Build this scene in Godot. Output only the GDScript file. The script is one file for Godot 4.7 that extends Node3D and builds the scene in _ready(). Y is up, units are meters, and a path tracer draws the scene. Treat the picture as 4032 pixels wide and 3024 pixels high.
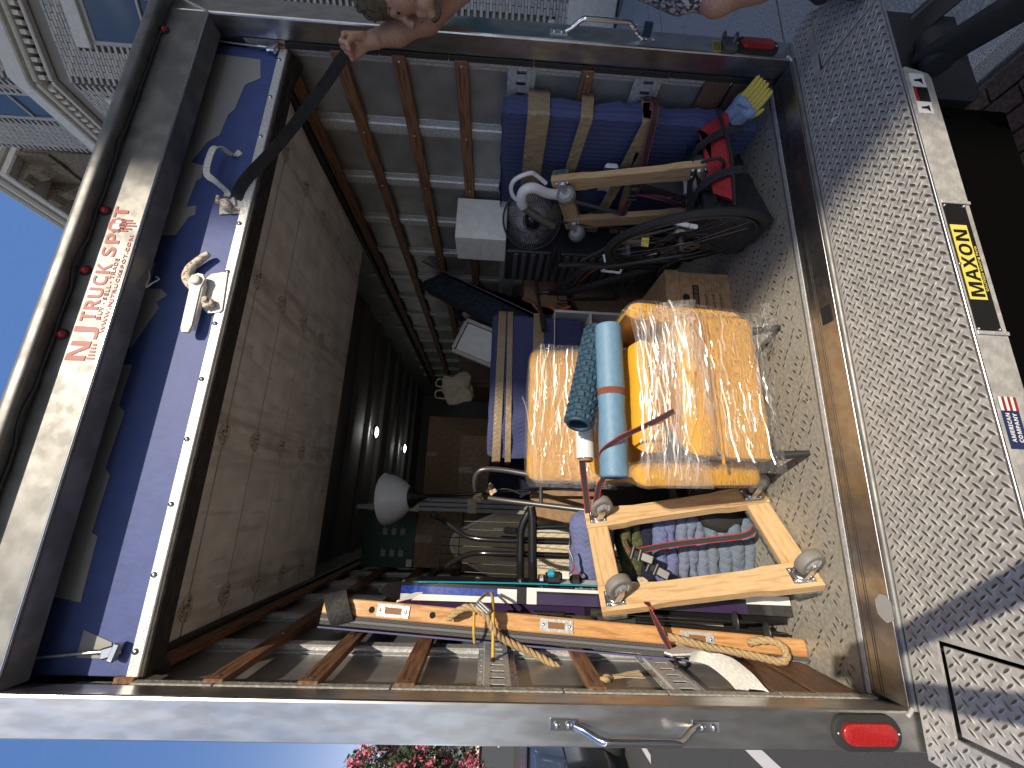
extends Node3D
# Back of a loaded moving truck on a street. World axes are the truck's: x to its right side, y up, z out of its
# rear door. The origin is the middle of the rear sill; the road lies 1.1 m below.

const ROAD := -1.1
const WALK := -0.97
var M := {}
var rng := RandomNumberGenerator.new()
var used := {}


# ---------------------------------------------------------------- mesh building
class MB:
	var v := PackedVector3Array()
	var n := PackedVector3Array()
	var uv := PackedVector2Array()
	var ix := PackedInt32Array()

	func tri(a: Vector3, b: Vector3, c: Vector3) -> void:
		var k := v.size()
		var nn := (b - a).cross(c - a).normalized()
		v.append_array([a, b, c]); n.append_array([nn, nn, nn])
		uv.append_array([Vector2.ZERO, Vector2.RIGHT, Vector2.ONE])
		ix.append_array([k, k + 2, k + 1])

	func quad(a: Vector3, b: Vector3, c: Vector3, d: Vector3, u0 := Vector2.ZERO, u1 := Vector2.ONE) -> void:
		var k := v.size()
		var nn := (c - a).cross(d - b).normalized()
		v.append_array([a, b, c, d]); n.append_array([nn, nn, nn, nn])
		uv.append_array([Vector2(u0.x, u1.y), u1, Vector2(u1.x, u0.y), u0])
		ix.append_array([k, k + 2, k + 1, k, k + 3, k + 2])

	# a chamfered box
	func box(s: Vector3, xf := Transform3D(), b := 0.003) -> void:
		var h := s * 0.5
		b = minf(b, minf(h.x, minf(h.y, h.z)) * 0.9)
		for i in 3:
			var j := (i + 1) % 3
			var k := (i + 2) % 3
			for sg: float in [-1.0, 1.0]:
				var p := []
				for q in [[-1, -1], [1, -1], [1, 1], [-1, 1]]:
					var a := Vector3()
					a[i] = sg * h[i]; a[j] = q[0] * (h[j] - b); a[k] = q[1] * (h[k] - b)
					p.append(xf * a)
				if sg > 0: quad(p[0], p[1], p[2], p[3])
				else: quad(p[0], p[3], p[2], p[1])
				if b > 0.0:
					for tg: float in [-1.0, 1.0]:   # edge between faces (i, sg) and (j, tg), running along k
						var a0 := Vector3(); var a1 := Vector3(); var b0 := Vector3(); var b1 := Vector3()
						a0[i] = sg * h[i]; a0[j] = tg * (h[j] - b); a0[k] = -(h[k] - b)
						a1 = a0; a1[k] = -a0[k]
						b0[j] = tg * h[j]; b0[i] = sg * (h[i] - b); b0[k] = -(h[k] - b)
						b1 = b0; b1[k] = -b0[k]
						if sg * tg > 0: quad(xf * a0, xf * b0, xf * b1, xf * a1)
						else: quad(xf * a0, xf * a1, xf * b1, xf * b0)
		if b > 0.0:
			for sx: float in [-1.0, 1.0]:
				for sy: float in [-1.0, 1.0]:
					for sz: float in [-1.0, 1.0]:
						var a := xf * Vector3(sx * h.x, sy * (h.y - b), sz * (h.z - b))
						var c := xf * Vector3(sx * (h.x - b), sy * h.y, sz * (h.z - b))
						var d := xf * Vector3(sx * (h.x - b), sy * (h.y - b), sz * h.z)
						if sx * sy * sz > 0: tri(a, c, d)
						else: tri(a, d, c)

	# a smooth patch through rows of points; wrap_v closes each row on itself
	func grid(rows: Array, wrap_v := false, wrap_u := false) -> void:
		var nu := rows.size()
		var nv: int = rows[0].size()
		var k := v.size()
		var acc := PackedVector3Array()
		acc.resize(nu * nv)
		var fu := nu if wrap_u else nu - 1
		var fv := nv if wrap_v else nv - 1
		var quads := []
		for i in fu:
			for j in fv:
				var a := i * nv + j
				var b := ((i + 1) % nu) * nv + j
				var c := ((i + 1) % nu) * nv + (j + 1) % nv
				var d := i * nv + (j + 1) % nv
				quads.append([a, b, c, d])
				var pa: Vector3 = rows[i][j]; var pb: Vector3 = rows[(i + 1) % nu][j]
				var pc: Vector3 = rows[(i + 1) % nu][(j + 1) % nv]; var pd: Vector3 = rows[i][(j + 1) % nv]
				var nn := (pc - pa).cross(pd - pb)
				acc[a] += nn; acc[b] += nn; acc[c] += nn; acc[d] += nn
		for i in nu:
			for j in nv:
				v.append(rows[i][j]); n.append(acc[i * nv + j].normalized())
				uv.append(Vector2(float(i) / maxf(1, nu - 1), float(j) / maxf(1, nv - 1)))
		for q in quads:
			ix.append_array([k + q[0], k + q[2], k + q[1], k + q[0], k + q[3], k + q[2]])

	# a round tube along a path; r is one radius or a list of them
	func tube(path: Array, r, sides := 8, caps := true, closed := false) -> void:
		var rows := []
		var cnt := path.size()
		var t0: Vector3 = (path[1] - path[0]).normalized()
		var side := t0.cross(Vector3.UP)
		if side.length() < 0.1: side = t0.cross(Vector3.RIGHT)
		side = side.normalized()
		for i in cnt:
			var pp: Vector3 = path[i]
			var pa: Vector3 = path[(i - 1 + cnt) % cnt] if (i > 0 or closed) else pp
			var pb: Vector3 = path[(i + 1) % cnt] if (i < cnt - 1 or closed) else pp
			var t := (pb - pa).normalized()
			side = (side - t * side.dot(t)).normalized()
			var up := t.cross(side)
			var rad: float = r[i] if r is Array else r
			var row := []
			for s in sides:
				var a := TAU * s / sides
				row.append(pp + (side * cos(a) + up * sin(a)) * rad)
			rows.append(row)
		grid(rows, true, closed)
		if caps and not closed:
			for e in [0, cnt - 1]:
				var row: Array = rows[e]
				for s in range(1, sides - 1):
					if e == 0: tri(row[0], row[s], row[s + 1])
					else: tri(row[0], row[s + 1], row[s])

	# a profile (radius, height) spun round the y axis of xf
	func lathe(prof: Array, xf := Transform3D(), segs := 20) -> void:
		var rows := []
		for p in prof:
			var row := []
			for s in segs:
				var a := TAU * s / segs
				row.append(xf * Vector3(p.x * cos(a), p.y, -p.x * sin(a)))
			rows.append(row)
		grid(rows, true)

	# a lathe with hard edges between the given profile points
	func lathe_hard(prof: Array, xf := Transform3D(), segs := 20) -> void:
		for i in prof.size() - 1:
			lathe([prof[i], prof[i + 1]], xf, segs)

	# a flat outline (counter-clockwise, in xy) given a thickness along z
	func prism(poly: PackedVector2Array, z0: float, z1: float, xf := Transform3D()) -> void:
		if Geometry2D.is_polygon_clockwise(poly): poly.reverse()
		var t := Geometry2D.triangulate_polygon(poly)
		for i in range(0, t.size(), 3):
			var a := poly[t[i]]; var b := poly[t[i + 1]]; var c := poly[t[i + 2]]
			if (b - a).cross(c - a) < 0: var q := b; b = c; c = q
			tri(xf * Vector3(a.x, a.y, z1), xf * Vector3(b.x, b.y, z1), xf * Vector3(c.x, c.y, z1))
			tri(xf * Vector3(a.x, a.y, z0), xf * Vector3(c.x, c.y, z0), xf * Vector3(b.x, b.y, z0))
		for i in poly.size():
			var a := poly[i]; var b := poly[(i + 1) % poly.size()]
			quad(xf * Vector3(a.x, a.y, z0), xf * Vector3(b.x, b.y, z0), xf * Vector3(b.x, b.y, z1), xf * Vector3(a.x, a.y, z1))

	# a flat strap along a path: half width w along the given side vectors, thickness t
	func ribbon(path: Array, sides: Array, w: float, t := 0.002) -> void:
		var rows := []
		for i in path.size():
			var pp: Vector3 = path[i]
			var a: Vector3 = path[maxi(i - 1, 0)]; var b: Vector3 = path[mini(i + 1, path.size() - 1)]
			var tg := (b - a).normalized()
			var s: Vector3 = sides[mini(i, sides.size() - 1)]
			s = (s - tg * s.dot(tg)).normalized()
			var nn := tg.cross(s) * t * 0.5
			rows.append([pp - s * w + nn, pp + s * w + nn, pp + s * w - nn, pp - s * w - nn])
		for k in 4:
			var part := []
			for row in rows: part.append([row[k], row[(k + 1) % 4]])
			grid(part)

	func mesh() -> ArrayMesh:
		var m := ArrayMesh.new()
		var a := []
		a.resize(Mesh.ARRAY_MAX)
		a[Mesh.ARRAY_VERTEX] = v; a[Mesh.ARRAY_NORMAL] = n; a[Mesh.ARRAY_TEX_UV] = uv; a[Mesh.ARRAY_INDEX] = ix
		m.add_surface_from_arrays(Mesh.PRIMITIVE_TRIANGLES, a)
		return m


# ---------------------------------------------------------------- nodes
func numbered(called: String) -> String:
	var k: int = used.get(called, 0)
	used[called] = k + 1
	return called if k == 0 else "%s_%03d" % [called, k]


func thing(called: String, label: String, category: String, group := "", at := Vector3.ZERO) -> Node3D:
	var o := Node3D.new()
	o.name = numbered(called)
	add_child(o)
	o.position = at
	tag(o, label, category, group)
	return o


func tag(o: Node, label: String, category := "", group := "") -> void:
	if label: o.set_meta("label", label)
	if category: o.set_meta("category", category)
	if group: o.set_meta("group", group)


func part(parent: Node, called: String, mb: MB, mat: Material, xf := Transform3D(), label := "") -> MeshInstance3D:
	return inst(parent, called, mb.mesh(), mat, xf, label)


func inst(parent: Node, called: String, mesh: Mesh, mat: Material, xf := Transform3D(), label := "") -> MeshInstance3D:
	var o := MeshInstance3D.new()
	o.name = called
	if parent == self: o.name = numbered(called)
	o.mesh = mesh
	o.material_override = mat
	o.transform = xf
	parent.add_child(o, true)
	if label: o.set_meta("label", label)
	return o


func bx(parent: Node, called: String, mat: Material, size: Vector3, at: Vector3, turn := Basis(), bevel := 0.003, label := "") -> MeshInstance3D:
	var b := MB.new()
	b.box(size, Transform3D(), bevel)
	return part(parent, called, b, mat, Transform3D(turn, at), label)


# box between two corners
func bc(parent: Node, called: String, mat: Material, lo: Vector3, hi: Vector3, bevel := 0.003, label := "") -> MeshInstance3D:
	return bx(parent, called, mat, (hi - lo).abs(), (lo + hi) * 0.5, Basis(), bevel, label)


func tb(parent: Node, called: String, mat: Material, path: Array, r, sides := 8, label := "", closed := false) -> MeshInstance3D:
	var b := MB.new()
	b.tube(path, r, sides, true, closed)
	return part(parent, called, b, mat, Transform3D(), label)


func struct(called: String, mb: MB, mat: Material, xf := Transform3D()) -> MeshInstance3D:
	var o := part(self, called, mb, mat, xf)
	o.set_meta("kind", "structure")
	return o


func smooth(pts: Array, per := 6, closed := false) -> Array:
	var out := []
	var c := pts.size()
	var lim := c if closed else c - 1
	for i in lim:
		var p0: Vector3 = pts[(i - 1 + c) % c] if (closed or i > 0) else pts[0]
		var p1: Vector3 = pts[i]
		var p2: Vector3 = pts[(i + 1) % c]
		var p3: Vector3 = pts[(i + 2) % c] if (closed or i + 2 < c) else pts[c - 1]
		for k in per:
			out.append(p1.cubic_interpolate(p2, p0, p3, float(k) / per))
	if not closed: out.append(pts[c - 1])
	return out


func basis_to(fwd: Vector3, up := Vector3.UP) -> Basis:   # x axis along fwd, y near up
	var x := fwd.normalized()
	var z := x.cross(up).normalized()
	return Basis(x, z.cross(x).normalized(), z)


# ---------------------------------------------------------------- materials
func noise(freq: float, sd: int, oct := 4, type := FastNoiseLite.TYPE_SIMPLEX_SMOOTH, cell := 0) -> FastNoiseLite:
	var f := FastNoiseLite.new()
	f.seed = sd; f.frequency = freq; f.fractal_octaves = oct; f.noise_type = type
	if type == FastNoiseLite.TYPE_CELLULAR: f.cellular_return_type = cell as FastNoiseLite.CellularReturnType
	return f


var tex_made := {}
func ntex(freq: float, sd: int, cols: Array, stops: Array, oct := 4, size := 256, type := FastNoiseLite.TYPE_SIMPLEX_SMOOTH) -> Texture2D:
	var key := str(freq, sd, cols, stops, oct, size, type)
	if tex_made.has(key): return tex_made[key]
	var t := NoiseTexture2D.new()
	t.width = size; t.height = size; t.seamless = true; t.seamless_blend_skirt = 0.3
	t.noise = noise(freq, sd, oct, type)
	var g := Gradient.new()
	g.colors = PackedColorArray(cols); g.offsets = PackedFloat32Array(stops)
	t.color_ramp = g
	tex_made[key] = t
	return t


func nbump(freq: float, sd: int, oct := 4, strength := 4.0, size := 256, type := FastNoiseLite.TYPE_SIMPLEX_SMOOTH) -> Texture2D:
	var key := str("n", freq, sd, oct, strength, size, type)
	if tex_made.has(key): return tex_made[key]
	var t := NoiseTexture2D.new()
	t.width = size; t.height = size; t.seamless = true; t.as_normal_map = true; t.bump_strength = strength
	t.noise = noise(freq, sd, oct, type)
	tex_made[key] = t
	return t


func col(r: float, g: float, b: float) -> Color:   # a linear colour as the sRGB value albedo wants
	return Color(r, g, b).linear_to_srgb()


func mat(c: Color, rough := 0.6, metal := 0.0) -> StandardMaterial3D:
	var m := StandardMaterial3D.new()
	m.albedo_color = c; m.roughness = rough; m.metallic = metal
	return m


func tri(m: StandardMaterial3D, scale: Vector3, world := false) -> StandardMaterial3D:
	m.uv1_triplanar = true; m.uv1_world_triplanar = world; m.uv1_scale = scale; m.uv1_triplanar_sharpness = 4.0
	return m


# colour mottled between two linear colours, with a bump of its own; textures are shared between materials
func mott(a: Color, b: Color, rough: float, metal: float, scale: Vector3, sd: int, bump := 0.3, freq := 0.02, size := 256) -> StandardMaterial3D:
	var k := snappedf(clampf((a.get_luminance()) / maxf(b.get_luminance(), 0.0001), 0.3, 0.95), 0.15)
	var f: float = 0.02 if freq < 0.03 else 0.035 if freq < 0.05 else 0.06 if freq < 0.1 else 0.12
	var m := mat(b.linear_to_srgb(), rough, metal)
	m.albedo_texture = ntex(f, 20 + sd % 2, [Color(k, k, k).linear_to_srgb(), Color.WHITE], [0.25, 0.75], 5, size)
	if bump > 0:
		m.normal_enabled = true; m.normal_texture = nbump(f * 2.0, 50, 4, 6.0, 256); m.normal_scale = bump
	m.uv1_offset = Vector3(sd * 0.37, sd * 0.21, sd * 0.53)
	return tri(m, scale)


func text(parent: Node, called: String, s: String, cap: float, width: float, m: Material, xf: Transform3D, bold := 0.6, skew := 0.0) -> MeshInstance3D:
	var f := SystemFont.new()
	f.font_names = PackedStringArray(["Droid Sans"])
	var fv := FontVariation.new()
	f.font_weight = 700 if bold > 0.5 else 400
	fv.base_font = f
	fv.variation_transform = Transform2D(Vector2(1, 0), Vector2(-skew, 1), Vector2.ZERO)
	var t := TextMesh.new()
	t.text = s; t.font = fv; t.font_size = 32; t.depth = 0.0008 / 0.02
	t.pixel_size = 0.02; t.curve_step = 2.0
	var a := t.get_aabb()
	var k := cap / maxf(a.size.y, 0.01)
	var kx := width / maxf(a.size.x, 0.01)
	var o := inst(parent, called, t, m, xf * Transform3D(Basis.from_scale(Vector3(kx, k, 0.02)), Vector3(-a.get_center().x * kx, -a.get_center().y * k, 0)))
	return o


func img_tex(w: int, h: int, fn: Callable) -> ImageTexture:
	var im := Image.create(w, h, false, Image.FORMAT_RGB8)
	for y in h:
		for x in w: im.set_pixel(x, y, fn.call(x, y))
	return ImageTexture.create_from_image(im)


func bump_tex(w: int, h: int, strength: float, fn: Callable) -> ImageTexture:
	var im := Image.create(w, h, false, Image.FORMAT_RGB8)
	for y in h:
		for x in w:
			var g: float = clampf(fn.call(x, y), 0, 1)
			im.set_pixel(x, y, Color(g, g, g))
	im.bump_map_to_normal_map(strength)
	return ImageTexture.create_from_image(im)


func wood(a: Color, b: Color, sd: int, axis: int, rough := 0.55) -> StandardMaterial3D:
	var m := mat(Color.WHITE, rough)
	var mid := a.lerp(b, 0.5)
	m.albedo_texture = ntex(0.018, sd, [a.linear_to_srgb(), mid.linear_to_srgb(), b.linear_to_srgb(), mid.linear_to_srgb(), b.linear_to_srgb()], [0.2, 0.42, 0.5, 0.58, 0.8], 5, 512)
	m.normal_enabled = true; m.normal_texture = nbump(0.05, sd + 9, 4, 3.0, 256); m.normal_scale = 0.25
	var s := Vector3(5, 5, 5)
	s[axis] = 0.45
	return tri(m, s)


func quilt(a: Color, b: Color, scale: float, straight := false) -> StandardMaterial3D:
	var key := "quilt%s" % straight
	if not tex_made.has(key):
		var nn := noise(0.05, 77)
		var hgt := func(x, y):
			var zig: float = absf(fposmod(y / 64.0, 1.0) - 0.5) * 40.0 if not straight else 0.0
			var ph := fposmod((x + zig) / 32.0, 1.0)
			var d: float = minf(ph, 1.0 - ph) * 2.0
			return 0.25 + 0.6 * sqrt(d) + 0.12 * nn.get_noise_2d(x, y)
		tex_made[key] = bump_tex(256, 256, 6.0, hgt)
		tex_made[key + "c"] = img_tex(256, 256, func(x, y):
			var zig: float = absf(fposmod(y / 64.0, 1.0) - 0.5) * 40.0 if not straight else 0.0
			var ph := fposmod((x + zig) / 32.0, 1.0)
			var d: float = minf(ph, 1.0 - ph) * 32.0
			var g := 0.82
			if d < 1.3: g = 1.0
			return Color(g, g, g))
	var m := mat(Color.WHITE, 0.95)
	m.albedo_texture = tex_made[key + "c"]
	m.albedo_color = a.linear_to_srgb()
	m.normal_enabled = true; m.normal_texture = tex_made[key]; m.normal_scale = 0.9
	m.rim_enabled = true; m.rim = 0.25
	return tri(m, Vector3(scale, scale, scale))


func make_materials() -> void:
	var st := mat(col(0.60, 0.60, 0.585), 0.27, 1.0)          # polished stainless, finely scuffed
	st.roughness_texture = ntex(0.03, 3, [Color(0.86, 0.86, 0.86), Color(1, 1, 1)], [0.3, 0.7], 5)
	st.roughness = 0.36
	st.albedo_texture = ntex(0.035, 14, [Color(0.93, 0.925, 0.915), Color(1, 1, 1)], [0.3, 0.65], 5)
	st.normal_enabled = true; st.normal_texture = nbump(0.008, 5, 2, 2.0); st.normal_scale = 0.03
	M.stainless = tri(st, Vector3(2.6, 0.8, 2.6))
	var hd := mat(col(0.29, 0.29, 0.285), 0.55, 0.6)                      # scratched aluminium header
	hd.albedo_texture = ntex(0.02, 11, [Color(0.80, 0.80, 0.79), Color(0.93, 0.93, 0.92)], [0.3, 0.7], 5)
	hd.roughness_texture = ntex(0.05, 12, [Color(0.85, 0.85, 0.85), Color(1, 1, 1)], [0.3, 0.7], 5)
	hd.normal_enabled = true; hd.normal_texture = nbump(0.03, 13, 4, 3.0); hd.normal_scale = 0.03
	M.header = tri(hd, Vector3(1.5, 1.5, 1.5))
	M.galv = mott(Color(0.46, 0.47, 0.47), Color(0.60, 0.61, 0.61), 0.45, 0.4, Vector3(3, 3, 3), 21, 0.15, 0.06)
	M.sheet = mott(Color(0.32, 0.32, 0.31), Color(0.42, 0.42, 0.405), 0.40, 0.6, Vector3(0.8, 0.8, 0.8), 23, 0.08, 0.02)
	M.slat = wood(Color(0.10, 0.044, 0.022), Color(0.25, 0.125, 0.062), 31, 2, 0.55)
	M.plank = wood(Color(0.075, 0.042, 0.028), Color(0.17, 0.095, 0.062), 33, 2, 0.5)
	M.maple = wood(Color(0.46, 0.285, 0.135), Color(0.63, 0.44, 0.24), 35, 0, 0.42)
	M.fir = wood(Color(0.40, 0.19, 0.065), Color(0.60, 0.33, 0.13), 37, 0, 0.45)
	M.black_steel = mat(col(0.025, 0.025, 0.026), 0.4)
	M.gloss_black = mat(col(0.012, 0.012, 0.013), 0.12)
	M.rubber = mat(col(0.018, 0.018, 0.018), 0.75)
	M.grey_rubber = mat(col(0.19, 0.18, 0.165), 0.6)
	M.grey_hub = mat(col(0.42, 0.42, 0.42), 0.4)
	M.chrome = mat(col(0.75, 0.75, 0.75), 0.12, 1.0)
	M.zinc = mat(col(0.62, 0.63, 0.64), 0.28, 1.0)
	M.black = mat(col(0.008, 0.008, 0.008), 0.9)
	M.carpet_pad = mat(col(0.045, 0.05, 0.052), 0.95)
	M.pad_green = mott(Color(0.055, 0.068, 0.065), Color(0.13, 0.15, 0.14), 0.9, 0, Vector3(9, 9, 9), 41, 0.4)
	M.door_blue = mott(Color(0.045, 0.07, 0.22), Color(0.055, 0.085, 0.26), 0.6, 0, Vector3(2.2, 2.2, 2.2), 43, 0.06)
	M.decal = mat(col(0.30, 0.295, 0.29), 0.55)
	M.white_metal = mott(Color(0.55, 0.55, 0.53), Color(0.75, 0.75, 0.73), 0.42, 0.35, Vector3(5, 5, 5), 45, 0.2, 0.05)
	M.white_paint = mott(Color(0.50, 0.49, 0.45), Color(0.72, 0.71, 0.68), 0.45, 0, Vector3(9, 9, 9), 46, 0.2, 0.03)
	var ru := mat(Color.WHITE, 0.7)
	ru.albedo_texture = ntex(0.03, 47, [col(0.62, 0.59, 0.52), col(0.52, 0.42, 0.30), col(0.28, 0.12, 0.05)], [0.48, 0.60, 0.72], 5)
	M.rusty_white = tri(ru, Vector3(7, 7, 7))
	M.gasket = mott(Color(0.012, 0.011, 0.010), Color(0.05, 0.042, 0.035), 0.7, 0, Vector3(3, 20, 20), 48, 0.5)
	M.seal = mott(Color(0.26, 0.25, 0.22), Color(0.42, 0.41, 0.37), 0.7, 0, Vector3(10, 10, 10), 49, 0.4)
	var red := mat(col(0.34, 0.008, 0.008), 0.08)
	red.clearcoat_enabled = true; red.clearcoat = 0.6
	red.normal_enabled = true; red.normal_texture = nbump(0.06, 55, 1, 8.0, 256, FastNoiseLite.TYPE_CELLULAR); red.normal_scale = 0.8
	M.red_lens = tri(red, Vector3(9, 9, 9))
	M.print_red = mat(col(0.29, 0.022, 0.022), 0.5)
	var pl := mott(Color(0.36, 0.355, 0.335), Color(0.47, 0.46, 0.435), 0.45, 0.15, Vector3(2.3, 2.3, 2.3), 57, 0.12, 0.04)
	M.gate_grey = pl
	M.gate_dark = mat(col(0.03, 0.032, 0.035), 0.5, 0.2)
	var fl := mott(Color(0.29, 0.275, 0.235), Color(0.41, 0.39, 0.335), 0.42, 0.3, Vector3(2.6, 2.6, 2.6), 59, 0.15, 0.035, 512)
	M.floor = fl
	M.roof_dark = mat(col(0.22, 0.22, 0.215), 0.7)
	M.shade_black = mat(col(0.003, 0.003, 0.003), 1.0)  # near black without gloss, stands for deep shade under the gate
	M.shade_black.metallic_specular = 0.0
	M.worn = mott(Color(0.085, 0.075, 0.062), Color(0.14, 0.125, 0.105), 0.4, 0.4, Vector3(9, 9, 9), 58, 0.1)
	M.tread_dark = mott(Color(0.07, 0.066, 0.06), Color(0.10, 0.095, 0.085), 0.38, 0.5, Vector3(9, 9, 9), 60, 0.1)
	M.yellow_print = mat(col(0.72, 0.60, 0.11), 0.5)
	M.black_print = mat(col(0.012, 0.012, 0.012), 0.35)
	M.white_print = mat(col(0.72, 0.72, 0.70), 0.5)
	M.navy_print = mat(col(0.02, 0.03, 0.09), 0.5)
	M.asphalt = mott(Color(0.035, 0.035, 0.036), Color(0.085, 0.083, 0.08), 0.9, 0, Vector3(3, 3, 3), 61, 0.8, 0.12, 512)
	M.road_white = mott(Color(0.45, 0.44, 0.42), Color(0.66, 0.65, 0.62), 0.8, 0, Vector3(6, 6, 6), 62, 0.4, 0.08)
	M.concrete = mott(Color(0.23, 0.225, 0.215), Color(0.36, 0.355, 0.34), 0.9, 0, Vector3(1.4, 1.4, 1.4), 63, 0.5, 0.06, 512)
	var gr := mat(Color.WHITE, 0.85)
	gr.albedo_texture = ntex(0.14, 64, [col(0.12, 0.12, 0.12), col(0.42, 0.42, 0.41), col(0.6, 0.6, 0.58)], [0.25, 0.5, 0.75], 3)
	M.granite = tri(gr, Vector3(4, 4, 4))
	M.paver = [mott(Color(0.065, 0.036, 0.027), Color(0.13, 0.075, 0.055), 0.85, 0, Vector3(8, 8, 8), 65, 0.6), mott(Color(0.05, 0.032, 0.027), Color(0.10, 0.062, 0.05), 0.85, 0, Vector3(8, 8, 8), 66, 0.6)]
	M.mortar = mott(Color(0.10, 0.085, 0.07), Color(0.2, 0.17, 0.14), 0.95, 0, Vector3(8, 8, 8), 67, 0.5)
	# furnishings
	M.blue_quilt = quilt(Color(0.066, 0.082, 0.211), Color(), 4.5)
	M.blue_quilt_fine = quilt(Color(0.086, 0.109, 0.265), Color(), 4.0, true)
	M.grey_quilt = quilt(Color(0.20, 0.245, 0.36), Color(), 4.5)
	M.slate_quilt = quilt(Color(0.19, 0.24, 0.32), Color(), 4.0)
	M.lilac_quilt = quilt(Color(0.17, 0.20, 0.40), Color(), 5.0)
	M.dark_quilt = quilt(Color(0.009, 0.012, 0.039), Color(), 4.5)
	var camo := mat(Color.WHITE, 0.95)
	camo.albedo_texture = ntex(0.03, 70, [col(0.035, 0.05, 0.02), col(0.11, 0.13, 0.055), col(0.07, 0.05, 0.03)], [0.4, 0.55, 0.62], 3)
	M.camo = tri(camo, Vector3(4, 4, 4))
	M.tape = mott(Color(0.26, 0.19, 0.11), Color(0.30, 0.225, 0.135), 0.25, 0, Vector3(9, 2, 2), 71, 0.5)
	var yl := mat(Color.WHITE, 0.85)
	yl.albedo_texture = ntex(0.05, 73, [col(0.60, 0.295, 0.012), col(0.66, 0.335, 0.016)], [0.3, 0.7], 5)
	yl.normal_enabled = true; yl.normal_texture = nbump(0.25, 74, 2, 5.0); yl.normal_scale = 0.25
	M.mustard = tri(yl, Vector3(5, 5, 5))
	var fm := mat(Color(1, 1, 1, 0.03), 0.14)
	fm.transparency = BaseMaterial3D.TRANSPARENCY_ALPHA
	fm.metallic_specular = 0.7
	fm.normal_enabled = true; fm.normal_texture = nbump(0.03, 75, 4, 30.0, 512); fm.normal_scale = 0.8
	M.film = tri(fm, Vector3(1.2, 5.5, 5.5))
	var fm2: StandardMaterial3D = fm.duplicate()
	fm2.uv1_scale = Vector3(6, 1.1, 6)
	fm2.albedo_color = Color(1, 1, 1, 0.08)
	M.film_thick = fm2
	M.film_streak = mat(Color(1, 1, 1, 0.05), 0.22)
	M.film_streak.transparency = BaseMaterial3D.TRANSPARENCY_ALPHA
	M.film_streak.metallic_specular = 0.7
	M.cardboard = mott(Color(0.24, 0.145, 0.075), Color(0.33, 0.21, 0.115), 0.8, 0, Vector3(4, 4, 4), 77, 0.12)
	M.cardboard_dark = M.cardboard
	M.white_box = mott(Color(0.62, 0.63, 0.60), Color(0.74, 0.75, 0.72), 0.6, 0, Vector3(3, 3, 3), 79, 0.05)
	M.mat_blue = mott(Color(0.12, 0.24, 0.36), Color(0.13, 0.25, 0.37), 0.55, 0, Vector3(5, 5, 5), 80, 0.15)
	M.roller = mott(Color(0.018, 0.05, 0.085), Color(0.034, 0.082, 0.128), 0.55, 0, Vector3(9, 9, 9), 81, 0.15)
	M.strap = mott(Color(0.025, 0.024, 0.025), Color(0.05, 0.048, 0.05), 0.8, 0, Vector3(60, 60, 60), 82, 0.6)
	M.strap_red = mat(col(0.42, 0.035, 0.05), 0.75)
	M.velcro = mott(Color(0.14, 0.04, 0.022), Color(0.26, 0.085, 0.05), 0.95, 0, Vector3(40, 40, 40), 83, 0.6)
	M.bag_black = mott(Color(0.008, 0.009, 0.011), Color(0.022, 0.023, 0.027), 0.75, 0, Vector3(6, 6, 6), 84, 0.5)
	M.bag_red = mott(Color(0.30, 0.012, 0.018), Color(0.42, 0.022, 0.03), 0.75, 0, Vector3(8, 8, 8), 85, 0.4)
	M.white_plastic = mat(col(0.74, 0.74, 0.74), 0.25)
	M.grey_plastic = mat(col(0.09, 0.09, 0.095), 0.4)
	M.clear_plastic = mat(Color(0.5, 0.5, 0.52, 0.35), 0.1)
	M.clear_plastic.transparency = BaseMaterial3D.TRANSPARENCY_ALPHA
	M.glove_blue = mott(Color(0.22, 0.30, 0.48), Color(0.30, 0.39, 0.56), 0.9, 0, Vector3(20, 20, 20), 86, 0.5)
	M.glove_yellow = mat(col(0.66, 0.52, 0.10), 0.7)
	M.rope = mott(Color(0.30, 0.19, 0.085), Color(0.50, 0.36, 0.19), 0.9, 0, Vector3(30, 30, 30), 87, 0.6)
	M.bungee = mott(Color(0.48, 0.29, 0.03), Color(0.62, 0.42, 0.07), 0.7, 0, Vector3(60, 60, 60), 88, 0.5)
	M.opal = mat(col(0.72, 0.74, 0.76), 0.3)
	M.opal.subsurf_scatter_enabled = true; M.opal.subsurf_scatter_strength = 0.3
	M.green_box = mott(Color(0.008, 0.055, 0.032), Color(0.014, 0.075, 0.045), 0.5, 0, Vector3(4, 4, 4), 89, 0.1)
	M.iron_cover = mott(Color(0.58, 0.49, 0.33), Color(0.70, 0.60, 0.42), 0.85, 0, Vector3(20, 20, 20), 90, 0.3)
	M.tube_grey = mat(col(0.11, 0.11, 0.11), 0.35, 0.6)
	M.ski_white = mat(col(0.62, 0.62, 0.62), 0.15)
	M.ski_blue = mott(Color(0.01, 0.03, 0.22), Color(0.02, 0.06, 0.40), 0.15, 0, Vector3(9, 9, 2), 91, 0)
	M.ski_purple = mat(col(0.035, 0.02, 0.06), 0.15)
	M.ski_cyan = mat(col(0.02, 0.30, 0.42), 0.2)
	M.orange_dark = mat(col(0.22, 0.045, 0.012), 0.35)
	M.dull_metal = mat(col(0.22, 0.20, 0.18), 0.4, 0.9)
	M.hose = mat(col(0.10, 0.09, 0.075), 0.45)
	M.film_roll = mat(col(0.66, 0.67, 0.67), 0.18)
	M.film_roll.clearcoat_enabled = true
	M.chip = mott(Color(0.52, 0.50, 0.46), Color(0.68, 0.66, 0.62), 0.6, 0, Vector3(30, 30, 30), 103, 0.2)
	M.sheet_board = mat(col(0.20, 0.20, 0.20), 0.6)
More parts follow.
